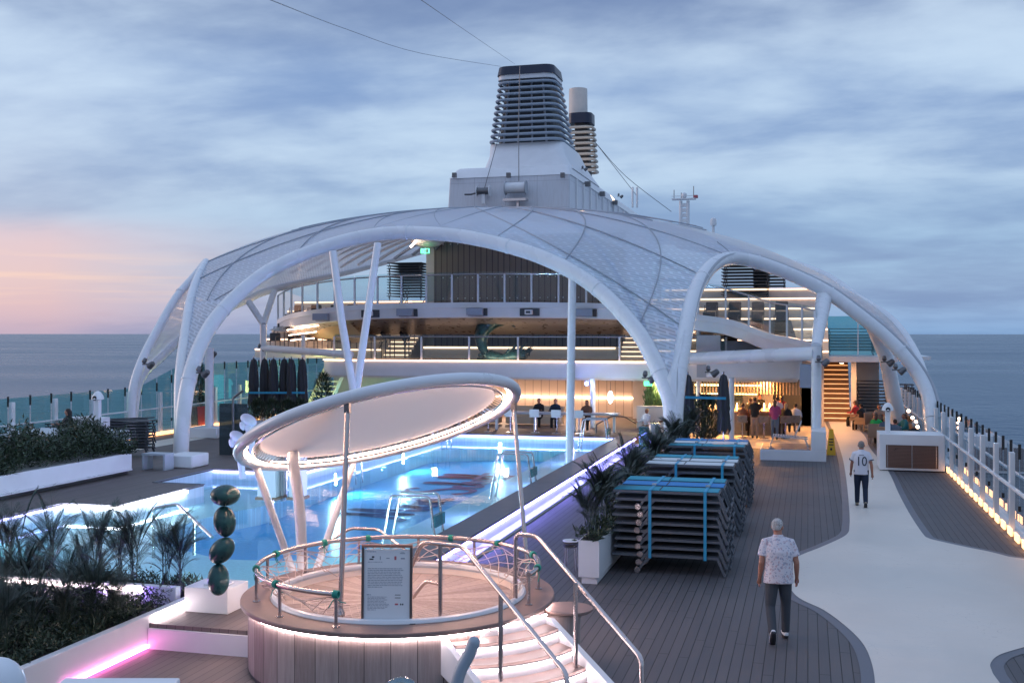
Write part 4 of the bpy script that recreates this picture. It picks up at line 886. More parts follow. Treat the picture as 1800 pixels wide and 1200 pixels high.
def rnear(px, py, r=2.04): 
    best = None
    for a in AA:
        p = SR(a, r); d = -p.x * math.sin(TH) + p.y * math.cos(TH); x = 900 + FPX * (p.x * math.cos(TH) + p.y * math.sin(TH)) / d; y = HZY - FPX * (p.z - CAMZ) / d
        e = (x - px) ** 2 + (y - py) ** 2
        if best is None or e < best[0]: best = (e, p, d)
    return best[1], best[2]
ft = DD(534, 1035, 17.3); ft.z = .35
lg = lambda pts, r: (lambda g: g.build('leg', 'white_steel', sh))(MB().tube(pts, r, 12))
lg([ft + Vector((-.04, 0, 0)), rnear(447, 812)[0]], [.06, .055]); lg([ft + Vector((.06, 0, 0)), rnear(628, 800)[0]], [.06, .055])
e_, ed_ = rnear(600, 700); lg(catmull([ft, DD(527, 900, 17.0), DD(516, 810, 16.6), DD(518, 765, 16.2), DD(540, 725, 15.4), e_ + Vector((0, .1, 0))], 6), .085)
for (bx, by, tx, ty) in ((598, 1082, 612, 722), (928, 1012, 903, 700)):
    p, d = rnear(tx, ty); q = G(bx, by, TZ); b = MB(); b.tube([q + UZ * .02, p - UZ * .16], .034, 12); b.lathe([(.06, TZ), (.06, TZ + .04), (.03, TZ + .10)], q.x, q.y, 12); b.build('pole', 'rail_steel', sh)
    b = MB(); b.box(p.x - .035, p.x + .035, p.y - .035, p.y + .035, p.z - .2, p.z - .07); b.build('clevis', 'steel_dark', sh, smooth=False)

# ================================================================ STONE SCULPTURE
scu = thing('stone_sculpture', 'four dark green polished oval stones balanced on a white plinth by the hot tub', 'sculpture', tuple(G(385, 1075, .35)))
q = G(384, 1070, .35); mat('green_stone', (.012, .060, .068), .30, spec=.35, var=.3, vscale=6)
b = MB(); b.box(q.x - .42, q.x + .30, q.y - .26, q.y + .36, .352, .72, rz=.0); b.build('plinth', 'white_paint', scu, smooth=False, bevel=.01)
b = MB(); b.box(q.x - .18, q.x + .18, q.y - .12, q.y + .16, .722, .745); b.build('base_plate', 'white_paint', scu, smooth=False, bevel=.004)
ds = 15.75
for (px, py, rx_, rz_, tilt) in ((384, 1018, .155, .228, 0), (390, 967, .158, .222, .75), (395, 916, .158, .222, -.15), (396, 870, .212, .15, 0)):
    p = DD(px, py, ds); b = MB(); b.ell((0, 0, 0), (rx_, rx_, rz_), 28, 18, M=Matrix.Rotation(tilt, 3, 'Y')); o = b.build('stone', 'green_stone', scu); o.matrix_parent_inverse = Matrix(); o.location = p - scu.location

# ================================================================ PLANTS
def quadleaf(b, p, d, n_, ln, wd):
    s_ = d.cross(n_).normalized() * wd / 2
    b.add([p, p + d * ln * .45 + s_, p + d * ln, p + d * ln * .45 - s_], [(0, 1, 2, 3)])
def frond(b, base, az, up, ln, droop, nl=20, lw=.012, ll=.20, rnd=random):
    P = []; p = Vector(base); d = Vector((math.cos(az) * math.cos(up), math.sin(az) * math.cos(up), math.sin(up)))
    n = 12
    for i in range(n + 1):
        P.append(p.copy()); p = p + d * ln / n; d = (d + Vector((0, 0, -droop / n)) * (.3 + 1.6 * i / n)).normalized()
    b.tube(P, [.006 * (1 - .7 * i / n) + .001 for i in range(n + 1)], 3, cap=False)
    for k in range(nl):
        t = .22 + .78 * k / nl; i = min(int(t * n), n - 1); q = P[i].lerp(P[i + 1], t * n - i); dd = (P[i + 1] - P[i]).normalized(); sd = dd.cross(UZ)
        if sd.length < .05: sd = Vector((1, 0, 0))
        sd.normalize(); L2 = ll * (1 - .65 * abs(t - .45)) * (.85 + .3 * rnd.random())
        for s_ in (-1, 1): quadleaf(b, q, (dd * .55 + sd * s_ * .95 + UZ * .25 * rnd.random()).normalized(), UZ, L2, lw)
def make_palm(h, seed, nst=5, m='palm_leaf', spread=.10, lw=.02):
    rnd = random.Random(seed); st = MB(); lf = MB()
    for s_ in range(nst):
        a = rnd.random() * 6.28; r = spread * rnd.random(); x, y = r * math.cos(a), r * math.sin(a); hh = h * (.35 + .3 * rnd.random())
        tx, ty = x * 2.2, y * 2.2; st.tube([(x, y, 0), ((x + tx) / 2, (y + ty) / 2, hh * .5), (tx, ty, hh)], [.011, .009, .007], 5)
        for k in range(4): frond(lf, (tx, ty, hh - .03 * k), rnd.random() * 6.28, R_(52 + 34 * rnd.random()), h * (.5 + .22 * rnd.random()), .9 + .9 * rnd.random(), 30, lw, h * .19, rnd)
        for k in range(1): frond(lf, (x, y, hh * .6), rnd.random() * 6.28, R_(45 + 30 * rnd.random()), h * .4, 1.3, 20, lw, h * .13, rnd)
    return st, lf
protos = {}
def palm(kind, loc, s, rz, label, group, name='palm_plant', cat='plant'):
    if kind not in protos:
        h, seed, nst, m, sp, lw = kind; st, lf = make_palm(h, seed, nst, m, sp, lw); o = thing(name, label, cat, (0, 0, 0), group); build_local(st, 'stem', 'shrub_leaf', o); build_local(lf, 'fronds', m, o); protos[kind] = o
    else: o = copy_tree(protos[kind])
    o.location = loc; o.scale = (s,) * 3; o.rotation_euler = (0, 0, rz); tag(o, label, cat, group); return o
def shrub_mass(name, x0, x1, y0, y1, z, h, n, m, label, cat='ground cover', ls=.14, kind='stuff', clump=.45, par=None):
    rnd = random.Random(int(x0 * 10 + y0)); b = MB()
    for i in range(n):
        x, y = x0 + (x1 - x0) * rnd.random(), y0 + (y1 - y0) * rnd.random(); hh = h * (.45 + .75 * noise.noise(Vector((x / clump, y / clump, 3))) + .45 * rnd.random())
        zz = z + max(hh, .02) * (rnd.random() ** .5); a = rnd.random() * 6.28; e = R_(-10 + 80 * rnd.random()); d = Vector((math.cos(a) * math.cos(e), math.sin(a) * math.cos(e), math.sin(e)))
        quadleaf(b, Vector((x, y, zz)), d, Vector((rnd.random() - .5, rnd.random() - .5, rnd.random())), ls * (.5 + rnd.random()), ls * .28)
    o = b.build(name, m, par, smooth=False)
    if not par: tag(o, label, cat, None, kind)
    return o
# near port planter: white wall, soil, palms in two rows, lit low wall between them
pw = thing('planter_wall', 'long white planter wall lit pink at its foot in the lower left corner', 'planter', (-9.15, 9, 0))
b = MB(); b.box(-9.22, -9.10, 4, 16.0, 0, .47); b.build('wall', 'white_paint', pw, smooth=False, bevel=.008)
strip('light_strip', [(-9.07, 11.9, .045), (-9.07, 13.75, .045)], .035, .04, 'led_pink', 'glowing pink light strip at the foot of the planter wall')
strip('light_strip', [(-9.07, 13.9, .40), (-9.07, 15.5, .40)], .03, .03, 'led_pinkwhite', 'white light strip at the planter wall beside the sculpture plinth')
b = MB(); b.box(-17.4, -9.221, 4, 16.0, .0, .36); tag(b.build('planting_soil', 'soil', smooth=False), kind='structure')
bw = thing('planter_wall', 'low white cross wall glowing between the two rows of palms', 'planter', (-13, 14.8, .36)); b = MB(); b.box(-17.3, -9.3, 14.82, 14.95, .362, .62); b.build('wall', 'white_paint', bw, smooth=False)
strip('light_strip', [(-16.5, 14.78, .56), (-9.9, 14.78, .56)], .03, .04, 'led_pinkwhite', 'pinkish white light strip behind the front row of palms')
for px_ in (150, 250, 300): q_ = DD(px_, 1015, 16.9); lamp('POINT', (q_.x, q_.y, .55), 18, (.25, .12, 1), .1)
lamp('AREA', (-12.5, 14.3, .5), 14, (.6, .35, 1), 4, .3, rot=(R_(150), 0, 0))
kinds = [(1.5, 11, 6, 'palm_leaf', .08, .010), (1.5, 23, 7, 'palm_leaf', .09, .010), (1.5, 31, 6, 'palm_leaf', .08, .011)]
rnd = random.Random(5); gp = 'feathery palms in the planter at lower left'
SP_ = .80
spots = [(18, 975, 1.05, 'b'), (85, 985, 1.05, 'b'), (178, 985, .98, 'b'), (215, 970, .85, 'b'), (245, 985, 1.0, 'b'), (290, 990, .92, 'b'), (325, 1000, .82, 'b'), (150, 1010, .7, 'b'), (50, 1005, .7, 'b'),
         (10, 1110, .8, 'f'), (60, 1105, .78, 'f'), (108, 1100, .8, 'f'), (160, 1095, .78, 'f'), (205, 1080, .6, 'f'), (30, 1130, .85, 'f'), (135, 1120, .6, 'f'),
         (8, 0, .8, '14.6'), (62, 0, .75, '14.6'), (112, 0, .7, '14.7'), (168, 0, .7, '15.2'), (10, 0, .75, '13.8'), (212, 0, .55, '15.5')]
desc = ['leftmost palm of the back row, cut by the picture edge', 'feathery palm standing alone with its fan against the water', 'palm left of the middle of the back row, dark blue at its foot', 'short palm squeezed in the middle of the back row', 'violet lit palm of the back row near its right end', 'second palm from the right end of the back row', 'rightmost palm of the back row, nearest the sculpture', 'low palm filling the gap of the back row before the second fan', 'low palm between the two leftmost fans of the back row',
        'dark palm at the left edge of the front row', 'palm second from left in the front row', 'palm in the middle of the front row before the glowing wall', 'palm right of the middle in the front row', 'small rightmost palm of the front row', 'tall dark palm in the lower left, nearest the camera', 'small dark palm between two bigger ones of the front row',
        'palm at the far left edge just in front of the front row', 'bushy palm second from left, close to the white planter wall', 'small palm third from left, close to the white planter wall', 'small palm near the right end of the planter wall row', 'lowest palm in the lower left corner', 'tiny palm in the pointed end of the planter by the landing']
for (px, py, s, rw), lb in zip(spots, desc):
    if rw == 'b': dpt = 17.6; x = DD(px, 1000, dpt); x.z = .36
    else: dpt = 15.6 if rw == 'f' else float(rw); x = DD(px, 1000, dpt); x.z = .36
    x.y += rnd.random() * .3 - .15; palm(kinds[rnd.randrange(3)], x, s * SP_, rnd.random() * 6, lb, gp)
shrub_mass('ground_cover', -17.2, -9.35, 15.0, 15.95, .36, .24, 12000, 'shrub_leaf', 'low dark green shrubs under the back row of palms', ls=.09)
shrub_mass('ground_cover', -14.5, -9.25, 10.5, 14.65, .36, .28, 42000, 'shrub_leaf', 'low dark green shrubs along the inner side of the pink lit planter wall', ls=.085)
# long port planter with conifer hedge
lp = thing('long_planter', 'long low white planter box with a dark hedge on the port side deck', 'planter', (-19.4, 20, ZL))
b = MB(); b.box(-20.6, -19.28, 8, 28.4, ZL + .10, ZL + .62); b.build('trough', 'white_paint', lp, smooth=False, bevel=.02); b = MB(); b.box(-20.5, -19.36, 8.1, 28.3, ZL, ZL + .10); b.build('recess', 'dark_grey', lp, smooth=False)
b = MB(); b.box(-19.27, -19.2, 8, 28.3, ZL + .12, ZL + .16); b.build('foot_bar', 'white_steel', lp, smooth=False)
shrub_mass('hedge', -20.9, -19.15, 12, 28.6, ZL + .6, 1.0, 42000, 'shrub_leaf', 'dark bushy conifer hedge in the long white planter on the left', 'hedge', .15, clump=.9)
# starboard planters with areca palms
pr = thing('deck_planter', 'tall white box planter of palms at the near end of the row along the pool path', 'planter', (-3.78, 19.3, 0)); X0p = -3.98
proto_pl = None
def planter_box(y0, y1, label):
    t = thing('deck_planter', label, 'planter', (-3.78, y0, 0), 'white planters beside the stacked loungers'); b = MB(); b.box(X0p, -3.60, y0, y1, .12, .78); b.build('box', 'white_paint', t, smooth=False, bevel=.008)
    b = MB(); b.box(X0p + .05, -3.65, y0 + .05, y1 - .05, .001, .119); b.build('plinth', 'white_paint', t, smooth=False); b = MB(); b.box(X0p + .03, -3.63, y0 + .03, y1 - .03, .74, .785); b.build('soil', 'soil', t, smooth=False); return t
bpy.data.objects.remove(pr)
for k, (y0, lb) in enumerate(((19.35, 'white box planter nearest the camera, beside the near lounger stack'), (24.0, 'white box planter beside the middle lounger stack'), (28.6, 'white box planter beside the far lounger stack'), (33.2, 'white box planter farthest along the pool path, by the dome leg'))):
    planter_box(y0, y0 + 4.3, lb)
k2 = [(1.15, 41, 7, 'palm_leaf', .10, .014), (1.15, 47, 8, 'palm_leaf', .11, .014)]
cnt = ['first', 'second', 'third', 'fourth', 'fifth', 'sixth', 'seventh', 'eighth', 'ninth', 'tenth', 'eleventh', 'twelfth', 'thirteenth', 'fourteenth', 'fifteenth']
for k in range(15):
    y = 19.65 + 1.2 * k; palm(k2[k % 2], Vector((-3.8 + .08 * math.sin(k * 2.3), y, .78)), .84 + .2 * math.sin(k * 1.9), k * 1.3, cnt[k] + ' palm from the near end of the planter row beside the lounger stacks', 'palms in the planters beside the loungers')
shrub_mass('ground_cover', -4.05, -3.55, 19.3, 37.4, .76, .18, 5000, 'shrub_leaf', 'short ferns spilling over the edges of the white deck planters', ls=.14)

# ================================================================ LOUNGERS
mat('frame_grey', (.13, .145, .17), .4, metal=.3); mat('sling_grey', (.05, .06, .075), .7); mat('sling_teal', (.02, .30, .42), .6, var=.1, vscale=8); mat('sling_blue', (.02, .22, .55), .6); mat('sling_white', (.62, .68, .70), .6); mat('strap_blue', (.03, .33, .55), .5)
def lounger_meshes():
    f = MB(); w_ = .62
    for y in (.03, w_ - .03):
        f.beam((0, y, .34), (1.98, y, .34), .035, .045)
        f.beam((.72, y, .36), (.50, y, .06), .03, .04); f.beam((1.96, y, .34), (2.10, y, .01), .03, .045)
        f.beam((.52, y, .10), (.74, y, .32), .025, .03)
    for x in (.02, 1.0, 1.96): f.beam((x, .03, .34), (x, w_ - .03, .34), .035, .035)
    f.beam((2.10, .03, .02), (2.10, w_ - .03, .02), .03, .03); f.beam((.5, .03, .07), (.5, w_ - .03, .07), .025, .025)
    s = MB(); s.box(.02, 1.96, .05, w_ - .05, .368, .378)
    w = [MB(), MB()]
    for wi, y in enumerate((.0, w_)): w[wi].lathe([(.055, -.02), (.062, -.01), (.062, .01), (.055, .02)], 0, 0, 14, M=Matrix.Translation((.48, y, .065)) @ Matrix.Rotation(PI / 2, 4, 'X'))
    g = MB()
    g.box(.87, .89, .07, w_ - .07, .3785, .384)
    return f, s, w, g
fm, sm_, wm, gm = lounger_meshes()
lproto = thing('sun_lounger', 'x', 'sun lounger'); build_local(fm, 'frame', 'frame_grey', lproto, smooth=False); sl0 = build_local(sm_, 'sling', 'sling_grey', lproto, smooth=False); w0 = [build_local(q_, 'wheel', 'steel', lproto) for q_ in wm]; g0 = build_local(gm, 'slots', 'black_rubber', lproto, smooth=False)
sl0.location = (0, 0, 0)
def sling_mesh(m): me = sl0.data.copy(); me.materials.clear(); me.materials.append(MATS[m]); return me
SM = {k: sling_mesh(k) for k in ('sling_teal', 'sling_blue', 'sling_white')}
used = [False]
def lounger(x, y, z, label, group, sling=None, rz=0):
    o = lproto if not used[0] else copy_tree(lproto); used[0] = True; o.location = (x, y, z); o.rotation_euler = (0, 0, rz); tag(o, label, 'sun lounger', group)
    for ch in o.children:
        if ch.name.startswith('sling'): ch.data = SM[sling] if sling else sl0.data
    return o
stk = [(20.5, 'near', ['sling_teal', 'sling_blue', 'sling_teal']), (24.7, 'middle', ['sling_white', 'sling_white', 'sling_teal']), (28.9, 'far', ['sling_teal', 'sling_white', 'sling_blue'])]
colr = {'sling_teal': 'teal', 'sling_blue': 'bright blue', 'sling_white': 'white striped'}
NS = 9
for y0, wn_, tops in stk:
    for c_ in range(3):
        pos = ['front', 'centre', 'back'][c_]
        for k in range(NS):
            top = k == NS - 1
            lb = (colr[tops[c_]] + ' lounger on top of the %s column in the %s stack' % (pos, wn_)) if top else 'grey lounger number %s from the deck in the %s column of the %s stack' % (['one', 'two', 'three', 'four', 'five', 'six', 'seven', 'eight'][k], pos, wn_)
            lounger(-3.57 + .014 * ((k * 7 + c_ * 3) % 5), y0 + .70 * c_, .148 * k, lb, 'grey sun loungers stacked in the %s pile' % wn_, tops[c_] if top else None)
    for sx_, sd in ((-2.85, 'left'), (-1.83, 'right')):
        b = MB(); zt = .148 * (NS - 1) + .385; P = [(sx_, y0 - .03, .30), (sx_, y0 - .03, zt), (sx_, y0 + 2.06, zt), (sx_, y0 + 2.06, .3)]
        for a, c in zip(P, P[1:]): b.beam(a, c, .055, .006, up=(0, 1, 0) if a[1] == c[1] else (0, 0, 1))
        t = thing('lashing_strap', 'blue lashing strap on the %s side of the %s lounger stack' % (sd, wn_), 'strap', (sx_, y0, 1.5), 'blue straps round the lounger stacks'); b.build('webbing', 'strap_blue', t, smooth=False)
        b = MB(); b.box(sx_ - .045, sx_ + .045, y0 + .55, y0 + .68, zt + .004, zt + .035); b.build('buckle', 'steel', t, smooth=False)
# lounger with raised back on the dais
da = thing('dais', 'low white platform with a grey top beside the white pillar', 'platform', (-.5, 40.6, 0)); b = MB(); b.box(-1.64, .62, 39.9, 42.2, 0, .38); b.build('base', 'white_paint', da, smooth=False, bevel=.01)
b = MB(); b.box(-1.60, .10, 39.93, 42.15, .381, .395); b.build('top', 'deck_band', da, smooth=False); b = MB(); b.box(.12, .62, 39.9, 41.9, .381, 1.05); b.build('side_block', 'white_paint', da, smooth=False, bevel=.01)
ld = thing('sun_lounger', 'single pale grey lounger with raised back on the white platform', 'sun lounger', (-1.0, 40.4, .39)); f = MB(); mat('frame_pale', (.45, .50, .56), .4)
for y in (0, .7):
    f.beam((-.2, y, .42), (1.0, y, .34), .03, .04); f.beam((-.2, y, .42), (-.32, y, 0), .03, .04); f.beam((.9, y, .34), (1.02, y, 0), .03, .04); f.beam((.55, y, .42), (.78, y, .95), .03, .03)
for k in range(10): f.beam((-.2 + k * .09, 0, .44 - .004 * k), (-.2 + k * .09, .7, .44 - .004 * k), .03, .012)
for k in range(6): f.beam((.57 + k * .04, 0, .46 + .09 * k), (.57 + k * .04, .7, .46 + .09 * k), .02, .03)
build_local(f, 'frame', 'frame_pale', ld, smooth=False)
# ================================================================ PEOPLE
mat('skin', (.40, .18, .12), .5); mat('skin_dark', (.22, .11, .075), .5)
def shirt_floral(t, b):
    tcn = t.nodes.new('ShaderNodeTexCoord'); v = t.nodes.new('ShaderNodeTexVoronoi'); v.inputs['Scale'].default_value = 26; t.links.new(tcn.outputs['Object'], v.inputs['Vector'])
    n = t.nodes.new('ShaderNodeTexNoise'); n.inputs['Scale'].default_value = 34; n.inputs['Detail'].default_value = 3; t.links.new(tcn.outputs['Object'], n.inputs['Vector'])
    f = mx(t, 'MULTIPLY', mx(t, 'LESS_THAN', v.outputs['Distance'], .52), mx(t, 'GREATER_THAN', n.outputs[0], .50))
    cr = t.nodes.new('ShaderNodeValToRGB'); cr.color_ramp.interpolation = 'CONSTANT'; cr.color_ramp.elements[0].color = (.16, .20, .32, 1); cr.color_ramp.elements[1].position = .5; cr.color_ramp.elements[1].color = (.42, .22, .26, 1)
    s = t.nodes.new('ShaderNodeSeparateXYZ'); t.links.new(v.outputs['Color'], s.inputs[0]); t.links.new(s.outputs[0], cr.inputs[0])
    m = t.nodes.new('ShaderNodeMix'); m.data_type = 'RGBA'; m.inputs[6].default_value = (.66, .62, .66, 1); t.links.new(mx(t, 'MULTIPLY', f, .6), m.inputs[0]); t.links.new(cr.outputs[0], m.inputs[7]); t.links.new(m.outputs[2], b.inputs['Base Color'])
    n2 = t.nodes.new('ShaderNodeTexNoise'); n2.inputs['Scale'].default_value = 5; t.links.new(tcn.outputs['Object'], n2.inputs['Vector']); bp = t.nodes.new('ShaderNodeBump'); bp.inputs['Strength'].default_value = .5; bp.inputs['Distance'].default_value = .05; t.links.new(n2.outputs[0], bp.inputs['Height']); t.links.new(bp.outputs[0], b.inputs['Normal'])
mat('shirt_floral', rough=.85, fn=shirt_floral)
for nm, c in (('cloth_white', (.66, .67, .74)), ('cloth_black', (.015, .015, .018)), ('cloth_navy', (.012, .022, .05)), ('cloth_grey', (.055, .062, .075)), ('cloth_pink', (.35, .06, .18)), ('cloth_denim', (.10, .15, .22)), ('cloth_brown', (.18, .08, .05)), ('cloth_green', (.02, .42, .10)), ('cloth_blue', (.06, .11, .18)), ('cloth_tan', (.30, .22, .17)), ('cloth_red', (.4, .04, .05)), ('cloth_teal', (.03, .2, .22))): mat(nm, c, .85, bump=.25, bscale=9)
mat('hair_white', (.46, .44, .43), .8, var=.4, vscale=45, bump=.8, bscale=80); mat('hair_grey', (.22, .21, .20), .8, var=.4, vscale=45, bump=.8, bscale=80); mat('hair_dark', (.018, .012, .01), .6, bump=.4, bscale=60); mat('hair_brown', (.08, .045, .03), .6); mat('hair_fair', (.40, .27, .16), .6)
mat('shoe_white', (.70, .70, .72), .5); mat('shoe_black', (.02, .02, .025), .5); mat('shoe_tan', (.28, .23, .17), .6)
def remesh(o, v, it=4, f=.5):
    md = o.modifiers.new('remesh', 'REMESH'); md.mode = 'VOXEL'; md.voxel_size = v; md.use_smooth_shade = True
    if it: s_ = o.modifiers.new('smooth', 'SMOOTH'); s_.iterations = it; s_.factor = f
def person(label, loc, rz, h=1.75, skin='skin', hair='hair_dark', shirt='cloth_black', pants='cloth_navy', shoes='shoe_black', group=None, vox=.02,
           thigh=((0, 0), (0, 0)), arm=((0, .15, .2), (0, .15, .2)), lean=0, head_yaw=0, head_pitch=0, sit=False, long_hair=False, sleeve=.5, build=1.0, foot=(0, 0), hat=None, lower=True, shirt_len=.0, abd=.02):
    K = h / 1.75; hipz = .93 if not sit else .52
    dirf = lambda a, s_=0, ab=0: Vector((math.sin(ab) * s_, math.sin(a), -math.cos(a))).normalized()
    B_ = MB(); T = MB(); P = MB(); Hh = MB(); S_ = [MB(), MB()]
    if not sit:
        low = 9; ank = []
        for i, s_ in enumerate((-1, 1)):
            th, kn = thigh[i]; k_ = dirf(th) * .43 + dirf(th - kn) * .42; low = min(low, k_.z)
        hipz = -low + .085
    pel = Vector((0, 0, hipz)); ld = Vector((0, math.sin(lean), math.cos(lean))); bd = build
    che = pel + ld * .33; sho = pel + ld * .47; nek = pel + ld * .56; hd = nek + Vector((0, math.sin(lean + head_pitch) * .11 + .01, .118))
    sec = [(pel - Vector((0, 0, .04)), .155, .115), (pel + ld * .08, .15 * bd, .115 * bd), (pel + ld * .20, .145 * bd, .11 * bd), (che, .165 * bd, .12 * bd), (sho - ld * .03, .16, .105), (sho + ld * .04, .09, .07), (nek, .052, .055)]
    B_.tube([s[0] for s in sec], [s[1] for s in sec], 20, ry=[s[2] for s in sec])
    B_.tube([nek - ld * .05, hd - Vector((0, .01, .05))], .060, 14)
    Mh = Matrix.Rotation(head_yaw, 3, 'Z') @ Matrix.Rotation(-head_pitch, 3, 'X')
    B_.ell(hd, (.073, .092, .108), 20, 14, M=Mh); B_.ell(hd + Mh @ Vector((0, .035, -.055)), (.052, .055, .055), 14, 10, M=Mh); B_.ell(hd + Mh @ Vector((0, .098, -.012)), (.013, .02, .024), 8, 6, M=Mh)
    for s_ in (-1, 1): B_.ell(hd + Mh @ Vector((.077 * s_, -.005, -.01)), (.016, .022, .034), 8, 6, M=Mh)
    for s_ in (-1, 1): B_.ell(hd + Mh @ Vector((.03 * s_, .082, .012)), (.014, .01, .010), 8, 6, M=Mh)
    # hair: cap over the skull
    Hh.ell(hd + Mh @ Vector((0, -.018, .030)), (.082, .090, .088), 20, 14, M=Mh); Hh.ell(hd + Mh @ Vector((0, -.045, -.015)), (.070, .055, .055), 16, 10, M=Mh)
    if long_hair: Hh.tube([hd + Mh @ Vector((0, -.05, .03)), hd + Mh @ Vector((0, -.085, -.08)), hd + Mh @ Vector((0, -.09, -.24))], [.08, .075, .04], 12)
    for i, s_ in enumerate((-1, 1)):
        hp = pel + Vector((.088 * s_, 0, -.02)); th, kn = thigh[i]
        kp = hp + dirf(th, s_, abd) * .43; ap = kp + dirf(th - kn, s_, 0) * .40
        B_.tube([hp + UZ * .05, hp.lerp(kp, .5), kp, kp.lerp(ap, .35), ap], [.085, .072, .052, .05, .036], 12)
        P.tube([hp + UZ * .06, hp.lerp(kp, .5), kp, kp.lerp(ap, .4), ap + (ap - kp).normalized() * .0], [.105, .092, .070, .066, .058], 14)
        fa_ = foot[i]; fd = Vector((0, math.cos(fa_), math.sin(fa_))); up_ = Vector((0, -math.sin(fa_), math.cos(fa_))); hl = ap - up_ * .03 - fd * .04
        S_[i].tube([hl - fd * .035, hl + fd * .02, hl + fd * .12, hl + fd * .20, hl + fd * .235], [.03, .042, .047, .044, .022], 14, ry=[.03, .045, .036, .026, .014]); S_[i].tube([ap + up_ * .02, hl + fd * .03], .042, 12)
        B_.tube([ap, hl + fd * .16], [.035, .03], 8)
        fa, ab, el = arm[i]; sp = sho + Vector((.168 * s_ * (1 + (bd - 1) * .5), 0, -.015)); ad = dirf(fa, s_, ab); ep = sp + ad * .29; fd2 = dirf(fa + el, s_, ab * .3 - (.12 if el > .9 else 0)); wp = ep + fd2 * .25
        B_.tube([sho + Vector((.1 * s_, 0, 0)), sp, sp.lerp(ep, .5), ep, ep.lerp(wp, .3), wp], [.06, .058, .047, .040, .040, .026], 12)
        hv = (wp - ep).normalized(); inn_ = Vector((-s_, 0, 0)); B_.tube([wp, wp + hv * .05, wp + hv * .09], [.026, .036, .032], 10, ry=[.018, .017, .014])
        sd = hv.cross(inn_).normalized()
        for q, (o_, l_) in enumerate(((-.028, .062), (-.010, .074), (.010, .070), (.027, .055))): c0 = wp + hv * .085 + sd * o_; B_.tube([c0, c0 + hv * l_ * .5, c0 + hv * l_ * .85 + inn_ * l_ * .35], [.010, .009, .007], 6)
        c0 = wp + hv * .03 - sd * .03; B_.tube([c0, c0 - sd * .022 + hv * .03, c0 - sd * .025 + hv * .06], [.011, .010, .008], 6)
        T.tube([sho + Vector((.06 * s_, 0, .01)), sp + Vector((-.01 * s_, 0, -.005)), sp.lerp(ep, .35 if sleeve < 1 else .5), sp.lerp(ep, sleeve * 1.0 if sleeve < 1 else .98)], [.070, .077, .072, .076 if sleeve < 1 else .055], 14)
        if sleeve > 1: T.tube([ep, wp], [.055, .038], 12)
    lowp = pel - ld * (.06 + shirt_len)
    sec = [(lowp, .178 * bd, .142 * bd), (pel + ld * .05, .172 * bd, .138 * bd), (pel + ld * .18, .17 * bd, .135 * bd), (che, .185 * bd, .138 * bd), (sho - ld * .03, .185, .125), (sho + ld * .030, .135, .098), (sho + ld * .06, .092, .08), (nek - ld * .02, .074, .074), (nek + ld * .012, .074, .074)]
    T.tube([s[0] for s in sec], [s[1] for s in sec], 24, ry=[s[2] for s in sec])
    P.tube([pel - UZ * .10, pel - UZ * .02, pel + ld * .10], [.15, .168, .155 * bd], 18, ry=[.115, .128, .12 * bd])
    SOL = [MB(), MB()]
    for i, s_ in enumerate((-1, 1)):
        vs = S_[i].v[:70]; fa_ = foot[i]; up_ = Vector((0, -math.sin(fa_), math.cos(fa_)))
        SOL[i].add([Vector(p) for p in vs], [q for q in S_[i].f if max(q) < 70]); SOL[i].v = [tuple(Vector(p) - up_ * .018) for p in SOL[i].v]
    root = B_.build('person', skin); root.location = loc; root.rotation_euler = (0, 0, rz); root.scale = (K,) * 3; remesh(root, vox * .6 if vox < .015 else vox, 2)
    tag(root, label, 'person', group)
    for mb, nm, m in ((T, 'shirt', shirt), (P, 'trousers', pants), (Hh, 'hair', hair), (S_[0], 'shoe', shoes), (S_[1], 'shoe', shoes)) + (((SOL[0], 'sole', 'shoe_black'), (SOL[1], 'sole', 'shoe_black')) if vox < .0125 else ()):
        if nm == 'shoe' and (sit or not lower): continue
        if nm == 'trousers' and not lower: continue
        o = mb.build(nm, m); o.parent = root; remesh(o, vox * .7 if nm in ('hair', 'shoe', 'sole') else vox, 3)
    return root, dict(pel=pel, sho=sho, ld=ld, hd=hd, K=K)
m1 = G(1372, 1124)
man1, i1 = person('man in a floral short sleeved shirt and grey trousers walking away, hands by his pockets', (m1.x - .03, m1.y, 0), TH * .2 + .12, 1.80, hair='hair_white', shirt='shirt_floral', pants='cloth_grey', shoes='shoe_white', vox=.011,
       thigh=((-.06, .62), (.20, .10)), arm=((-.22, .20, .55), (-.2, .24, .60)), lean=.08, head_yaw=-.5, head_pitch=.22, build=1.2, foot=(-1.05, .0), sleeve=.68, shirt_len=.05, abd=.07)
m2 = G(1514, 890)
man2, i2 = person('man in a white football jersey numbered 10 and dark jeans walking away', (m2.x, m2.y, 0), .0, 1.74, hair='hair_grey', shirt='cloth_white', pants='cloth_navy', shoes='shoe_tan', vox=.012,
       thigh=((.22, .05), (-.12, .42)), arm=((.25, .22, .15), (-.2, .28, .35)), lean=.04, build=1.06, foot=(0, -.7), sleeve=.65, shirt_len=.02)
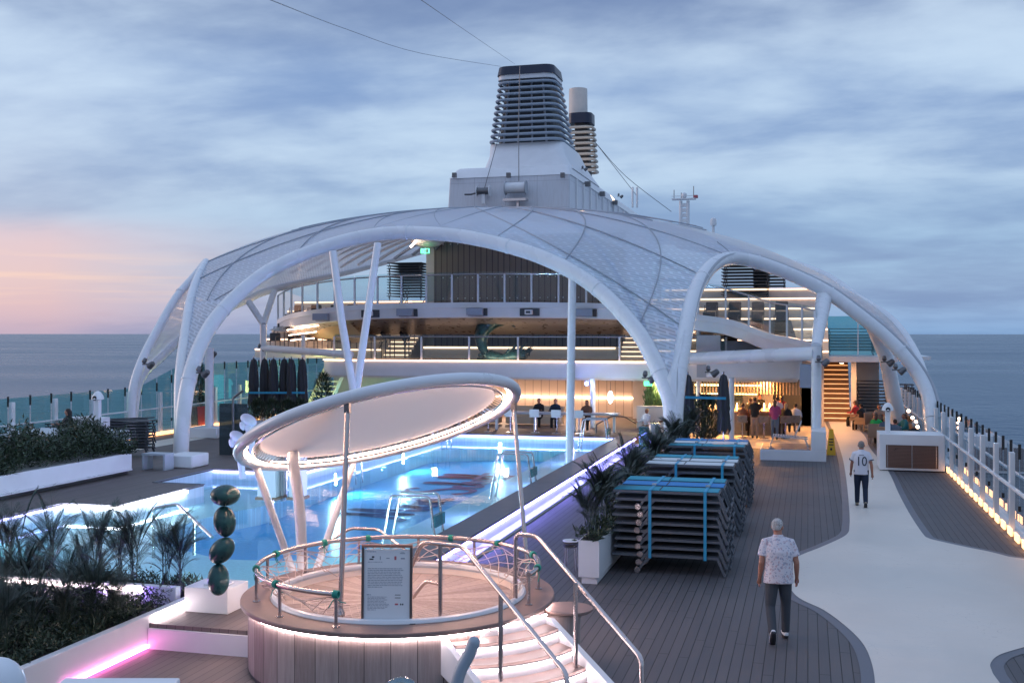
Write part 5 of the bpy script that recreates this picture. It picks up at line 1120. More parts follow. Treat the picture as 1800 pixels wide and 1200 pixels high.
# lettering on the jersey, bent round the back
def back_text(s_, size, zc_, m, par, info, xo=0, sxs=1.0):
    cu = bpy.data.curves.new('txt', 'FONT'); cu.body = s_; cu.size = size; cu.align_x = 'CENTER'; cu.align_y = 'CENTER'; cu.resolution_u = 6
    o = bpy.data.objects.new('txt', cu); C.objects.link(o); dg = bpy.context.evaluated_depsgraph_get(); me = bpy.data.meshes.new_from_object(o.evaluated_get(dg)); bpy.data.objects.remove(o)
    bm = bmesh.new(); bm.from_mesh(me); bmesh.ops.subdivide_edges(bm, edges=bm.edges, cuts=2); bm.to_mesh(me); bm.free()
    pel, sho = info['pel'], info['sho']
    for v in me.vertices:
        x, z = v.co.x * sxs + xo, v.co.y + zc_; t_ = (z - pel.z) / .47; y0 = pel.y + (sho.y - pel.y) * t_
        ry = .138 * 1.06 if t_ < .8 else .138 * 1.06 - .06 * (t_ - .8); v.co = (x, y0 - ry * math.sqrt(max(0, 1 - (x / .20) ** 2)) - .002, z)
    me.materials.clear(); me.materials.append(MATS[m]); o = bpy.data.objects.new('number' if s_ == '10' else 'name_line', me); C.objects.link(o); o.parent = par; return o
back_text('10', .34, i2['pel'].z + .265, 'cloth_navy', man2, i2, sxs=.85)
b = MB()
for k in range(6): 
    x0_ = -.062 + k * .021; b.add([(x0_, -.135, i2['pel'].z + .43), (x0_ + .015, -.135, i2['pel'].z + .43), (x0_ + .015, -.13, i2['pel'].z + .447), (x0_, -.13, i2['pel'].z + .447)], [(0, 1, 2, 3)])
o = build_local(b, 'name_line', 'cloth_navy', smooth=False); o.parent = man2
for i, s_ in enumerate((-1, 1)):   # dark cuffs
    sp = i2['sho'] + Vector((.185 * s_, 0, 0)); fa, ab, el = ((.25, .22, .15), (-.2, .28, .35))[i]; ad = Vector((math.sin(ab) * s_, math.sin(fa), -math.cos(fa))).normalized(); b = MB(); b.tube([sp + ad * .175, sp + ad * .197], .078, 16); o = build_local(b, 'cuff', 'cloth_navy'); o.parent = man2
# guests at the bar
bar = thing('bar_counter', 'warmly lit bar counter with drinks under the white canopy', 'bar', (-2.6, 49.6, 0)); b = MB(); b.prism(rounded(-4.4, -1.0, 49.2, 51.2, .5), .02, 1.02); b.build('front', 'soffit', bar); mat('counter_top', (.72, .52, .36), .25); b = MB(); b.prism(rounded(-4.55, -.85, 49.05, 51.3, .55), 1.021, 1.09); b.build('top', 'counter_top', bar)
b = MB(); rnd = random.Random(9)
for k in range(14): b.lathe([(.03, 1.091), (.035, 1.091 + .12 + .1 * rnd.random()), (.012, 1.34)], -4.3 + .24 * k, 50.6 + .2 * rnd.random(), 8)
b.build('bottles', 'led_amber', bar)  # bottles glow by emission, standing in for bar light caught in the glass
def at(px, py, Y, z=0): p = D(px, py, Y); return (p.x, Y, z)
gb = 'guests at the outdoor bar'; F0 = .15
bp_ = [(1305, 48.2, 1.68, 'cloth_brown', 'cloth_black', 'hair_dark', True, 'seated guest in a brown top at the left end of the bar'),
       (1327, 47.9, 1.80, 'cloth_black', 'cloth_tan', 'hair_dark', False, 'standing guest in black top and beige shorts seen from behind at the bar'),
       (1319, 48.7, 1.72, 'cloth_black', 'cloth_black', 'hair_dark', False, 'dark haired guest half hidden behind the one in black and beige'),
       (1362, 47.6, 1.70, 'cloth_pink', 'cloth_denim', 'hair_brown', False, 'standing guest in a pink top and light jeans at the bar'),
       (1381, 48.3, 1.70, 'cloth_black', 'cloth_black', 'hair_fair', True, 'seated fair haired guest in a black jacket at the bar'),
       (1366, 49.0, 1.78, 'cloth_white', 'cloth_black', 'hair_dark', False, 'guest in a white top just behind the one in pink'),
       (1398, 48.6, 1.66, 'cloth_white', 'cloth_black', 'hair_dark', True, 'seated guest in a white shirt at the right corner of the bar'),
       (1374, 49.3, 1.80, 'cloth_red', 'cloth_black', 'hair_brown', False, 'guest in a reddish top at the far side of the group')]
stool0 = None
def bar_stool(loc, label, group, towel=False, s=1.0, back=True):
    t = thing('bar_stool', label, 'stool', loc, group); b = MB(); b.tube([(0, 0, .01), (0, 0, .66)], .03, 8); b.lathe([(.2, 0), (.19, .02), (.05, .03)], 0, 0, 14); build_local(b, 'pedestal', 'steel', t); b = MB(); b.prism(rounded(-.22, .22, -.2, .2, .08, 3), .66, .72); build_local(b, 'seat', 'white_paint' if towel else 'soffit', t)
    if back: b = MB(); b.box(-.21, .21, -.21, -.17, .72, .98); build_local(b, 'backrest', 'towel' if towel else 'soffit', t, bevel=.02)
    return t
ns = 0; sl_ = ['left end', 'right middle', 'right corner']
for px, Y, h, sh_, pa, ha, seat, lb in bp_:
    x = at(px, 0, Y)[0]
    if seat:
        person(lb, (x, Y, .24), -F0, h, hair=ha, shirt=sh_, pants=pa, group=gb, sit=True, thigh=((1.35, 1.3), (1.35, 1.3)), arm=((.5, .2, 1.0), (.5, .2, 1.0)), lean=.12, sleeve=1.1, vox=.028, long_hair=(ha != 'hair_dark'))
        bar_stool((x, Y - .02, 0), 'brown bar stool under the seated guest at the %s of the bar' % sl_[ns], 'bar stools', back=True); ns += 1
    else: person(lb, (x, Y, 0), -F0 + .1, h, hair=ha, shirt=sh_, pants=pa, group=gb, thigh=((.05, .05), (-.08, .05)), arm=((.3, .2, .8), (.4, .15, 1.0)), lean=.08, sleeve=.6 if sh_ != 'cloth_pink' else 1.1, vox=.028, long_hair=(ha == 'hair_brown'))
bar_stool((at(1343, 0, 48.0)[0], 48.0, 0), 'empty brown bar stool between the guests in black and in pink', 'bar stools')
person('bartender in dark clothes behind the counter leaning forward', (at(1336, 0, 51.8)[0], 51.8, 0), PI, 1.75, hair='hair_dark', shirt='cloth_black', pants='cloth_black', lean=.3, arm=((.8, .2, .4), (.8, .2, .4)), vox=.03, sleeve=1.1)
# dining guests on the starboard side
mat('wicker', (.33, .22, .15), .7, bump=.6, bscale=50)
def chair(loc, rz, label, group, m='wicker'):
    t = thing('armchair', label, 'chair', loc, group); t.rotation_euler = (0, 0, rz); b = MB(); b.box(-.28, .28, -.28, .28, .30, .44); build_local(b, 'seat', m, t, smooth=False, bevel=.03)
    b = MB(); b.box(-.28, .28, -.34, -.26, .3, .86); build_local(b, 'backrest', m, t, smooth=False, bevel=.03)
    for s_ in (-1, 1): b = MB(); b.box(.25 * s_ - .03, .25 * s_ + .03, -.28, .24, .44, .62); build_local(b, 'armrest', m, t, smooth=False, bevel=.02)
    for x in (-.24, .24):
        for y in (-.25, .24): b = MB(); b.box(x - .02, x + .02, y - .02, y + .02, 0, .3); build_local(b, 'leg', m, t, smooth=False)
    return t
def table(loc, label, group=None, m='dark_grey'):
    t = thing('table', label, 'table', loc, group); b = MB(); b.prism(rounded(-.4, .4, -.4, .4, .05, 3), .70, .735); build_local(b, 'top', m, t); b = MB(); b.tube([(0, 0, .02), (0, 0, .70)], .035, 8); b.lathe([(.25, 0), (.24, .02)], 0, 0, 16); build_local(b, 'pedestal', 'steel_dark', t); return t
dg = [(1516, 53.0, 'cloth_black', 'hair_dark', .9, 'wicker', 'diner in a black top at the far left of the dining group'),
      (1506, 55.2, 'cloth_red', 'hair_brown', 1.2, 'wicker', 'diner in a red top farthest back beside the stair'),
      (1545, 52.5, 'cloth_tan', 'hair_brown', PI, 'wicker', 'diner with brown hair in the middle of the dining group'),
      (1540, 46.6, 'cloth_green', 'hair_brown', -.2, 'wicker', 'diner in a bright green top with the back to the white cabinet'),
      (1556, 45.2, 'cloth_blue', 'hair_fair', -.2, 'wicker', 'diner in slate blue just left of the camera post'),
      (1577, 53.8, 'cloth_brown', 'hair_grey', 2.2, 'wicker', 'grey haired diner at the far table by the railing'),
      (1587, 51.0, 'cloth_black', 'hair_dark', 1.8, 'wicker', 'dark haired diner by the railing in front of the stacked furniture'),
      (1592, 46.8, 'cloth_teal', 'hair_brown', 2.0, 'wicker', 'diner in dark teal next to the candle lights'),
      (1574, 43.6, 'cloth_blue', 'hair_dark', .1, 'wicker', 'broad backed diner in blue right of the camera post'),
      (1607, 42.2, 'cloth_black', 'hair_white', .1, 'wicker', 'white haired diner directly behind the white cabinet')]
for i, (px, Y, sh_, ha, rz, ch, lb) in enumerate(dg):
    x = at(px, 0, Y)[0]; person(lb, (x, Y, -.02), rz, 1.72, hair=ha, shirt=sh_, pants='cloth_black', group='diners on the starboard side', sit=True, thigh=((1.4, 1.4), (1.4, 1.4)), arm=((.5, .2, 1.0), (.6, .2, .8)), lean=.1, sleeve=1.1 if i % 2 else .6, vox=.028, long_hair=ha == 'hair_brown')
    chair((x, Y, 0), rz, 'wicker armchair under the ' + ' '.join(lb.split()[:9]), 'wicker armchairs at the dining tables')
for k, (px, Y, lb) in enumerate(((1530, 53.8, 'small dark dining table farthest back on the left'), (1562, 47.4, 'small dark dining table in the middle of the diners'), (1590, 48.6, 'small dark dining table beside the railing'), (1588, 43.6, 'small dark dining table just behind the white cabinet'))):
    table((at(px, 0, Y)[0], Y, 0), lb, 'dining tables')
b = MB()
for px, py, Y in ((1597, 722, 44), (1604, 734, 43.4), (1610, 741, 43.0), (1613, 750, 42.6)): b.ell(D(px, py, Y), .06, 8, 6)
tag(b.build('lantern_string', 'led_warm'), 'row of small glowing orange lanterns among the diners by the railing', 'lantern')
# pool side bar with stools and sofas
pc = thing('pool_counter', 'long grey counter behind the far end of the pool', 'counter', (-12, 45.2, ZL)); b = MB(); b.box(-16.6, -7.6, 45.0, 45.7, ZL + .72, ZL + .80); b.build('top', 'grey_paint', pc, smooth=False, bevel=.01)
for k in range(6): b = MB(); x = -16.3 + 1.7 * k; b.box(x - .05, x + .05, 45.3, 45.45, ZL, ZL + .72); b.build('leg', 'white_paint', pc, smooth=False)
nm_ = ['leftmost', 'second', 'third', 'fourth', 'fifth', 'sixth', 'rightmost']
for k, px in enumerate((762, 820, 858, 897, 941, 979, 1018)):
    bar_stool((at(px, 0, 44.4)[0], 44.4, ZL), nm_[k] + ' swivel stool with a white towel at the pool counter, counted from the left', 'towel covered stools at the pool counter', True)
gs_ = [(948, 46.4, 'cloth_black', 'hair_brown', 'short haired guest in black sitting behind the pool counter'), (977, 46.3, 'cloth_navy', 'hair_dark', 'guest in navy sitting behind the counter, right of the one in black'), (1032, 45.6, 'cloth_brown', 'hair_dark', 'dark haired guest in brown at the right end of the pool counter')]
for px, Y, sh_, ha, lb in gs_: person(lb, (at(px, 0, Y)[0], Y, ZL + .05), PI, 1.7, hair=ha, shirt=sh_, pants='cloth_black', group='guests behind the pool counter', sit=True, thigh=((1.4, 1.4), (1.4, 1.4)), arm=((.6, .2, 1.2), (.6, .2, 1.2)), lean=.1, sleeve=1.1, vox=.028, long_hair=px == 1032)
mat('sofa', (.52, .40, .28), .8)
for k, px in enumerate((795, 857, 915, 965)):
    x = at(px, 0, 48)[0]; t = thing('sofa', ['leftmost', 'second from left', 'third from left', 'rightmost'][k] + ' beige curved sofa behind the pool counter', 'sofa', (x, 48, ZL), 'beige sofas behind the pool counter')
    b = MB(); b.prism(rounded(-.65, .65, -.35, .35, .2), .08, .42); build_local(b, 'seat', 'sofa', t); b = MB(); b.prism(rounded(-.65, .65, .2, .42, .1), .42, .85); build_local(b, 'backrest', 'sofa', t)
# person on the far left and two stacks there
q = DD(122, 770, 34.6); person('person with long dark hair in a black coat by the port railing', (q.x, q.y, ZL + .1), PI * .55, 1.7, hair='hair_dark', shirt='cloth_black', pants='cloth_black', lean=.08, arm=((.5, .1, 1.3), (.5, .1, 1.3)), sleeve=1.1, vox=.025, long_hair=True)
# ================================================================ RAILINGS OF THE SHIP'S SIDE
def ship_rail(x, y0, y1, zf, label, step=2.15, htop=1.95, hh=1.12, inward=-1, pane='glass', high=None):
    g = thing('ship_railing', label, 'railing', (x, y0, zf)); n = int((y1 - y0) / step); ys = [y0 + step * i for i in range(n + 1)]; gl = MB()
    clipm = []
    for i, y in enumerate(ys):
        ht = high(y) if high else htop
        b = MB(); b.box(x - .055, x + .055, y - .09, y + .09, zf, zf + (ht - .12 if not high or ht < 2.1 else 1.75)); b.build('post', 'white_steel', g, smooth=False, bevel=.01)
        if i < n:
            for h in (0, 1):
                a, c = y + step * h / 2 + .03, y + step * (h + 1) / 2 - .03; X = x + .16 * (-inward); ha, hc = (high(a), high(c)) if high else (htop, htop)
                gl.quad((X, a, zf + .12), (X, c, zf + .12), (X, c, zf + hc), (X, a, zf + ha))
                b = MB(); b.box(X - .03, X + .03, c + .012, c + .048, zf + .5, zf + .62); b.build('clamp', 'black_rubber', g, smooth=False); b = MB(); b.box(X - .03, X + .03, c + .012, c + .048, zf + ha - .28, zf + ha + .06); b.build('clamp', 'black_rubber', g, smooth=False)
    gl.build('pane', pane, g, smooth=False)
    b = MB(); b.beam((x + .10 * inward, y0 - .5, zf + hh), (x + .10 * inward, ys[-1], zf + hh), .09, .05); b.build('handrail', 'white_steel', g, smooth=False, bevel=.008)
    b = MB(); b.box(x - .02, x + .30 * (-inward) if inward < 0 else x + .02, y0 - .5, ys[-1], zf + .001, zf + .10) if inward < 0 else b.box(x - .30, x + .02, y0 - .5, ys[-1], zf + .001, zf + .10); b.build('base_rail', 'white_paint', g, smooth=False)
    return g
ship_rail(XR, 9.5, 58, 0, 'glass railing with white posts along the whole starboard edge of the deck')
ship_rail(XL, 20, 66, ZL, 'tall teal glass railing with white posts along the port edge', high=lambda y: 1.98 if y < 38 else (1.98 + (y - 38) * .27 if y < 41 else 2.79), inward=1, pane='glass_teal')
g = thing('floor_light', 'row of glowing amber floor lights along the foot of the starboard railing', 'floor light', (XR - .12, 25, .02)); b = MB(); rnd = random.Random(4)
y = 21.0
while y < 37.6:
    b = MB(); b.box(XR - .11, XR - .075, y, y + .46, .03, .20); b.build('lens', 'led_orange', g, smooth=False); y += .86
g = thing('floor_light', 'row of glowing amber floor lights at the foot of the port railing', 'floor light', (XL + .12, 40, ZL)); y = 36.0
while y < 52:
    b = MB(); b.box(XL + .07, XL + .13, y, y + .7, ZL + .02, ZL + .16); b.build('lens', 'led_orange', g, smooth=False); y += .8
# ================================================================ WHITE CABINET WITH SLATTED DOORS
cb = thing('cabinet', 'white cabinet with brown slatted double doors beside the starboard railing', 'cabinet', (3.2, 38, 0))
def rzbox(b, *a): return b.box(*a)
mat('slats', rough=.5, fn=plank_fn(.045, 2, (.14, .075, .055), (.20, .11, .085), .22, .35))
b = MB(); b.box(2.26, 4.26, 37.75, 39.2, .04, 1.20); b.build('body', 'white_paint', cb, smooth=False, bevel=.012); b = MB(); b.box(2.36, 4.2, 37.85, 39.1, 0, .04); b.build('plinth', 'dark_grey', cb, smooth=False)
b = MB(); b.box(2.46, 3.25, 37.73, 37.748, .12, .86); b.build('door', 'slats', cb, smooth=False); b = MB(); b.box(3.27, 4.06, 37.73, 37.748, .12, .86); b.build('door', 'slats', cb, smooth=False)
b = MB()
for x in (2.51, 4.0): b.box(x - .008, x + .008, 37.724, 37.73, .13, .85)
b.build('trim', 'steel', cb, smooth=False)
b = MB(); b.box(2.74, 2.755, 37.725, 37.73, .70, .75); b.box(2.70, 2.74, 37.725, 37.73, .69, .70); b.box(2.79, 2.80, 37.725, 37.73, .70, .75); b.box(2.775, 2.83, 37.725, 37.73, .745, .752); b.build('door_lettering', 'black_rubber', cb, smooth=False)
def camera_post(x, y, z, h, label, rz=0):
    t = thing('camera_post', label, 'camera post', (x, y, z)); t.rotation_euler = (0, 0, rz); b = MB(); b.box(-.08, .08, -.08, .08, 0, h); build_local(b, 'post', 'white_paint', t, smooth=False, bevel=.01)
    b = MB(); b.lathe([(.12, h), (.19, h + .02), (.17, h + .12), (.10, h + .24), (.02, h + .28)], 0, 0, 20); build_local(b, 'hood', 'white_paint', t)
    b = MB(); b.lathe([(.075, -.16), (.075, -.13), (.05, -.13)], 0, 0, 16, M=Matrix.Translation((0, -.02, h + .06)) @ Matrix.Rotation(-PI / 2, 4, 'X')); build_local(b, 'lens', 'black_rubber', t)
p = D(1560, 760, 38.4); camera_post(p.x, 38.3, 1.20, .72, 'white post with a round camera head on top of the slatted cabinet')
p = DD(172, 748, 35); camera_post(p.x, p.y, 1.75, .62, 'white post with a camera head on the low white wall at far left')
# low wall, lounger stacks at far left
t = thing('low_wall', 'low white wall behind the seated person at far left', 'wall', (p.x, p.y, ZL)); b = MB(); b.box(p.x - 1.05, p.x + .2, p.y - .1, p.y + .35, ZL, 1.8); b.build('wall', 'white_paint', t, smooth=False, bevel=.01)
for (px, nm, lb) in ((205, 9, 'tall'), ):
    pass
def furniture_stack(x, y, z, n, w_, d_, dz, label, m='dark_grey', rz=0, cat='furniture stack', tilt=.0):
    t = thing('lounger_stack', label, cat, (x, y, z)); t.rotation_euler = (0, 0, rz); rnd = random.Random(int(x * 7 + y))
    for k in range(n):
        b = MB(); o = (rnd.random() - .5) * .05; zz = .30 + dz * k
        for yy in (-d_ / 2, d_ / 2): b.beam((-w_ / 2 + o, yy, zz), (w_ / 2 + o, yy, zz + tilt), .035, .04)
        b.box(-w_ / 2 + o, w_ / 2 + o, -d_ / 2, d_ / 2, zz - .012, zz + .010)
        for xx in (-w_ / 2 + .1, w_ / 2 - .1):
            for yy in (-d_ / 2, d_ / 2): b.beam((xx + o, yy, zz), (xx + o + .1, yy, zz - .28), .03, .03)
        build_local(b, 'lounger', m, t, smooth=False)
    return t
p = DD(215, 765, 37); furniture_stack(p.x, p.y, ZL, 10, 2.0, .7, .10, 'dark stack of folded loungers by the port railing, right of the camera post', rz=.25, tilt=.08)
p = DD(150, 765, 38.5); furniture_stack(p.x, p.y, ZL, 8, 2.2, 1.4, .10, 'dark lounger stack behind the low white wall at far left', rz=.1)
p = DD(105, 775, 33.2); furniture_stack(p.x, p.y, ZL, 8, 3.2, 2.4, .12, 'pale topped lounger stack just behind the hedge at far left', 'frame_pale', rz=.0)
p = D(722, 527, 57); furniture_stack(p.x, 57, 6.2, 13, 2.0, 2.0, .15, 'tall black lounger stack on the upper deck left of the slatted wall')
p = D(1310, 527, 56); furniture_stack(p.x, 56.2, 6.1, 13, 2.3, 1.6, .16, 'big black lounger stack on the upper deck seen through the starboard arch')
p = D(1352, 527, 57); furniture_stack(p.x, 57.6, 6.1, 11, 1.6, 1.6, .16, 'second black lounger stack half hidden right of the big one upstairs')
p = D(1535, 727, 60); furniture_stack(p.x, 60, 0, 11, 1.9, .8, .17, 'black stack of chairs against the rear wall behind the diners'); p = D(1580, 727, 60); furniture_stack(p.x, 60.2, 0, 10, 1.5, .8, .17, 'black stack of chairs beside the rear wall close to the railing')
p = D(1495, 600, 60); furniture_stack(p.x, 61, 3.3, 8, 2.4, 1, .16, 'dark lounger stack behind glass on the starboard side deck')
# hanging speakers and light boxes on the balcony front
mat('speaker_grey', (.30, .33, .40), .5)
for k, (px, lb, kind) in enumerate(((571, 'leftmost grey speaker box hanging on the upper balcony front', 0), (652, 'small camera box second from left on the upper balcony front', 1), (723, 'grey speaker box third from left, above the pool stairs', 0), (848, 'grey speaker box above the wave sculpture', 0), (932, 'small camera box right of the wave sculpture', 1), (1040, 'rightmost grey speaker box, just right of the round post', 0))):
    P = min(RB, key=lambda q: abs(900 + FPX * (q.x * math.cos(TH) + q.y * math.sin(TH)) / (-q.x * math.sin(TH) + q.y * math.cos(TH)) - px))
    t = thing('speaker' if not kind else 'camera_box', lb, 'speaker' if not kind else 'camera', (P.x, P.y - .2, P.z - .5)); b = MB(); b.box(P.x - .45, P.x + .45, P.y - .1, P.y - .0, P.z - .62, P.z - .28); b.build('recess', 'dark_grey', t, smooth=False)
    b = MB()
    if kind: b.box(P.x - .17, P.x + .17, P.y - .35, P.y - .11, P.z - .56, P.z - .34); b.build('camera', 'white_paint', t, smooth=False, bevel=.03); b = MB(); b.box(P.x - .10, P.x + .10, P.y - .357, P.y - .351, P.z - .50, P.z - .40); b.build('lens', 'dark_grey', t, smooth=False)
    else: b.box(P.x - .42, P.x + .32, P.y - .55, P.y - .11, P.z - .60, P.z - .27, rz=.15); b.build('cabinet', 'speaker_grey', t, smooth=False, bevel=.02)
# big speaker on the starboard pillar
t = thing('speaker', 'large white speaker cabinet tilted on a bracket beside the starboard pillar', 'speaker', (-.6, 42, 3)); p = D(1424, 660, 42); b = MB(); b.box(p.x - .33, p.x + .28, 41.8, 42.3, p.z - .45, p.z + .42, rz=-.2)
o = b.build('cabinet', 'speaker_grey', t, smooth=False, bevel=.02); b = MB(); b.beam((p.x + .2, 42, p.z + .3), (.3, 41.6, p.z + .3), .05, .05); b.build('bracket', 'steel_dark', t, smooth=False)
# floodlights clamped on the arches
def flood(p, label, rz=0, m='steel_dark'):
    t = thing('floodlight', label, 'floodlight', tuple(p)); t.rotation_euler = (0, 0, rz)
    b = MB(); b.beam((-.28, 0, .0), (.0, 0, .0), .05, .05); build_local(b, 'bracket', m, t); b = MB(); b.lathe([(.10, -.14), (.13, -.10), (.10, .12), (.05, .16)], 0, 0, 12, M=Matrix.Translation((.08, 0, -.03)) @ Matrix.Rotation(.9, 4, 'Y')); build_local(b, 'head', m, t); b = MB(); b.lathe([(.07, -.09), (.09, -.05), (.07, .08), (.03, .10)], 0, 0, 12, M=Matrix.Translation((-.16, -.05, .14)) @ Matrix.Rotation(-.7, 4, 'X')); build_local(b, 'head', m, t)
for px, py, Y, lb in ((262, 640, 36.8, 'floodlight pair on the outermost port arch'), (358, 655, 34.5, 'floodlight pair inside the foot of the main arch, port side'), (372, 622, 41.8, 'small floodlight on top of the port round post'), (463, 612, 47.3, 'small floodlight at the joint of the Y shaped column'), (1143, 664, 36.6, 'floodlight pair hanging beside the green exit sign'), (1253, 654, 40.0, 'floodlight bar between the two closed parasols on the right'), (1562, 636, 44.5, 'upper floodlight on the starboard arch'), (1582, 650, 43, 'lower floodlight on the starboard arch'), (1447, 636, 41.2, 'dark round floodlight on the starboard pillar'), (765, 434, 52.6, 'floodlight cluster at the top left of the slatted wall')):
    flood(D(px, py, Y), lb)
# exit signs
for px, py, Y, s_, lb in ((747, 441, 51.5, 1.0, 'green exit sign high up by the slatted wall'), (1139, 674, 47.5, .8, 'green exit sign under the lower balcony by the V shaped leg')):
    p = D(px, py, Y); t = thing('exit_sign', lb, 'sign', tuple(p)); b = MB(); b.box(p.x - .22 * s_, p.x + .22 * s_, Y, Y + .06, p.z - .12 * s_, p.z + .12 * s_); b.build('panel', 'led_green', t, smooth=False)
    b = MB(); X = lambda a: p.x + a * s_; Z = lambda a: p.z + a * s_
    b.box(X(-.15), X(-.03), Y - .006, Y - .002, Z(.0), Z(.025)); b.box(X(-.06), X(-.03), Y - .006, Y - .002, Z(-.03), Z(.05)); b.box(X(.05), X(.17), Y - .006, Y - .002, Z(-.09), Z(.09)); b.ell((X(.0), Y - .003, Z(.06)), (.018, .003, .018), 8, 6); b.box(X(-.01), X(.02), Y - .006, Y - .002, Z(-.06), Z(.04)); b.build('pictogram', 'towel', t, smooth=False)
# soffit lamp block near the upper sign
p = D(738, 430, 51.6); t = thing('ceiling_pod', 'rounded white ceiling pod with a slanted tube light beside the upper exit sign', 'light fitting', tuple(p)); b = MB(); b.ell((p.x + .2, 52.2, p.z + .25), (.9, .6, .35), 20, 12); b.build('pod', 'cream_paint', t)
b = MB(); b.tube([D(722, 434, 51.3), D(732, 423, 51.3)], .05, 8); b.build('tube', 'led_peach', t)
# ================================================================ WAVE SCULPTURE
ws = thing('wave_sculpture', 'dark turquoise breaking wave sculpture shaped like a C on the lower balcony', 'sculpture', tuple(D(885, 628, 49.3)))
mat('wave', (.012, .055, .065), .3, metal=.2, var=.6, vscale=7, bump=.8, bscale=9); p = D(885, 600, 49.3); P = []; rsz = []
for i in range(26):
    a = R_(50 + 240 * i / 25); rr = 1.02 + .12 * (i / 25); P.append(Vector((p.x + rr * math.cos(a), 49.3 + .05 * math.sin(i), p.z + .12 + rr * .92 * math.sin(a)))); rsz.append(.12 + .28 * math.sin(PI * min(1, (i + 2) / 20)) ** .8)
b = MB(); b.tube(P, rsz, 14); base = p + Vector((0, 0, -.78)); rnd = random.Random(2)
b.tube([base + Vector((-1.25, 0, -.12)), base + Vector((-.6, 0, .05)), base + Vector((0, 0, -.05)), base + Vector((.6, 0, .08)), base + Vector((1.1, 0, .2))], [.14, .34, .26, .36, .2], 12)
for k in range(46):
    q = base + Vector((.2 + 1.0 * rnd.random(), (rnd.random() - .5) * .4, .1 + .35 * rnd.random())); b.tube([q, q + Vector((.1 + .25 * rnd.random(), 0, .10 + .22 * rnd.random()))], [.06, .008], 6)
for k in range(20): q = base + Vector((-1.2 + .5 * rnd.random(), (rnd.random() - .5) * .4, .2 * rnd.random())); b.ell(q, .08 + .05 * rnd.random(), 8, 6)
b.build('wave', 'wave', ws); b = MB(); b.box(base.x - 1.5, base.x + 1.35, 49.0, 49.7, 3.262, base.z - .16); b.build('base', 'cream_paint', ws, smooth=False)
lamp('AREA', (base.x, 48.6, 3.4), 12, (1, .75, .5), 1.5, .2, rot=(R_(120), 0, 0))
# ================================================================ POOL EQUIPMENT
def ladder(px1, py1, px2, py2, z, ht, label, group='steel pool ladders'):
    a = G(px1, py1, z); t = thing('pool_ladder', label, 'pool ladder', tuple(a), group)
    for sd in (0, 1):
        o = Vector((0, .5 * sd, 0)); pipe('rail', [a + o + Vector((-.9, 0, -.5)), a + o + Vector((-.75, 0, ht)), a + o + Vector((.05, 0, ht)), a + o + Vector((.15, 0, -.0))], .028, 'steel', t)
    return t
q = G(780, 952, ZL + .06); 
def ladder2(x, y, z, label):
    t = thing('pool_ladder', label, 'pool ladder', (x, y, z), 'steel pool ladders')
    for sd in (0, 1): pipe('rail', [Vector((x - 1.25, y + .55 * sd, -.55)), Vector((x - .95, y + .55 * sd, z + .80)), Vector((x - .1, y + .55 * sd, z + .80)), Vector((x, y + .55 * sd, z))], .03, 'steel', t)
    b = MB(); b.box(x - .06, x + .03, y - .02, y + .6, z + .18, z + .42); b.build('grip_plate', 'glass_teal', t, smooth=False)
q = G(748, 945, ZL + .06); ladder2(-7.35, 21.2, ZL + .0, 'near steel pool ladder on the starboard side of the pool'); ladder2(-7.35, 29.3, ZL, 'middle steel pool ladder on the starboard side of the pool'); ladder2(-7.5, 42.0, ZL, 'far steel pool ladder at the corner by the counter')
for k, (x, y, lb) in enumerate(((-14.3, 42.4, 'steel pool ladder in the far left corner of the pool'), (-14.45, 33.5, 'steel pool ladder on the port wall under the sunshade'))):
    t = thing('pool_ladder', lb, 'pool ladder', (x, y, ZL), 'steel pool ladders')
    for sd in (0, 1): pipe('rail', [Vector((x + .35, y - .55 * sd, -.4)), Vector((x + .25, y - .55 * sd, ZL + .75)), Vector((x - .25, y - .55 * sd, ZL + .75)), Vector((x - .3, y - .55 * sd, ZL))], .028, 'steel', t)
t = thing('stair_rail', 'bent steel stair rail standing in the shallow water left of the stone sculpture', 'handrail', tuple(G(270, 945, -.1)))
pipe('rail', [DD(270, 980, 21.5), DD(270, 893, 21.5), DD(312, 886, 21.3), DD(373, 944, 20.2)], .032, 'steel', t); b = MB(); b.tube([DD(341, 912, 20.8), DD(341, 975, 20.8)], .03, 8); b.build('post', 'steel', t)
t = thing('handrail', 'steel handrail in front of the peach coloured wall right of the pool', 'handrail', tuple(D(1055, 760, 44.5))); pipe('rail', [D(1048, 762, 44), D(1048, 746, 44), D(1075, 731, 44.6), D(1098, 732, 45), D(1118, 744, 45.4)], .03, 'steel_dark', t)
t = thing('pool_hoist', 'white pool lift column with orange foot in the pool, left of the sunshade legs', 'pool lift', tuple(G(478, 870, 0)))
for px, w_ in ((475, .48), (524, .30)):
    q = DD(px, 872, 26.5); b = MB(); b.box(q.x - w_ / 2, q.x + w_ / 2, q.y - .2, q.y + .2, q.z, q.z + 1.15); b.build('column', 'white_paint', t, smooth=False, bevel=.02); b = MB(); b.box(q.x - w_ / 2 - .04, q.x + w_ / 2 + .04, q.y - .24, q.y + .24, q.z - .06, q.z); b.build('foot', 'led_off', t, smooth=False) if 'led_off' in MATS else b.build('foot', 'wicker', t, smooth=False)
q = DD(499, 872, 26.5); b = MB(); b.box(q.x - .04, q.x + .04, q.y - .1, q.y + .1, q.z - .1, q.z + 1.2); b.build('mast', 'steel', t, smooth=False)
q = DD(478, 876, 26.5); b = MB(); b.tube([(q.x, q.y, q.z), (q.x, q.y, -.12)], .06, 8); b.build('leg', 'steel', t)
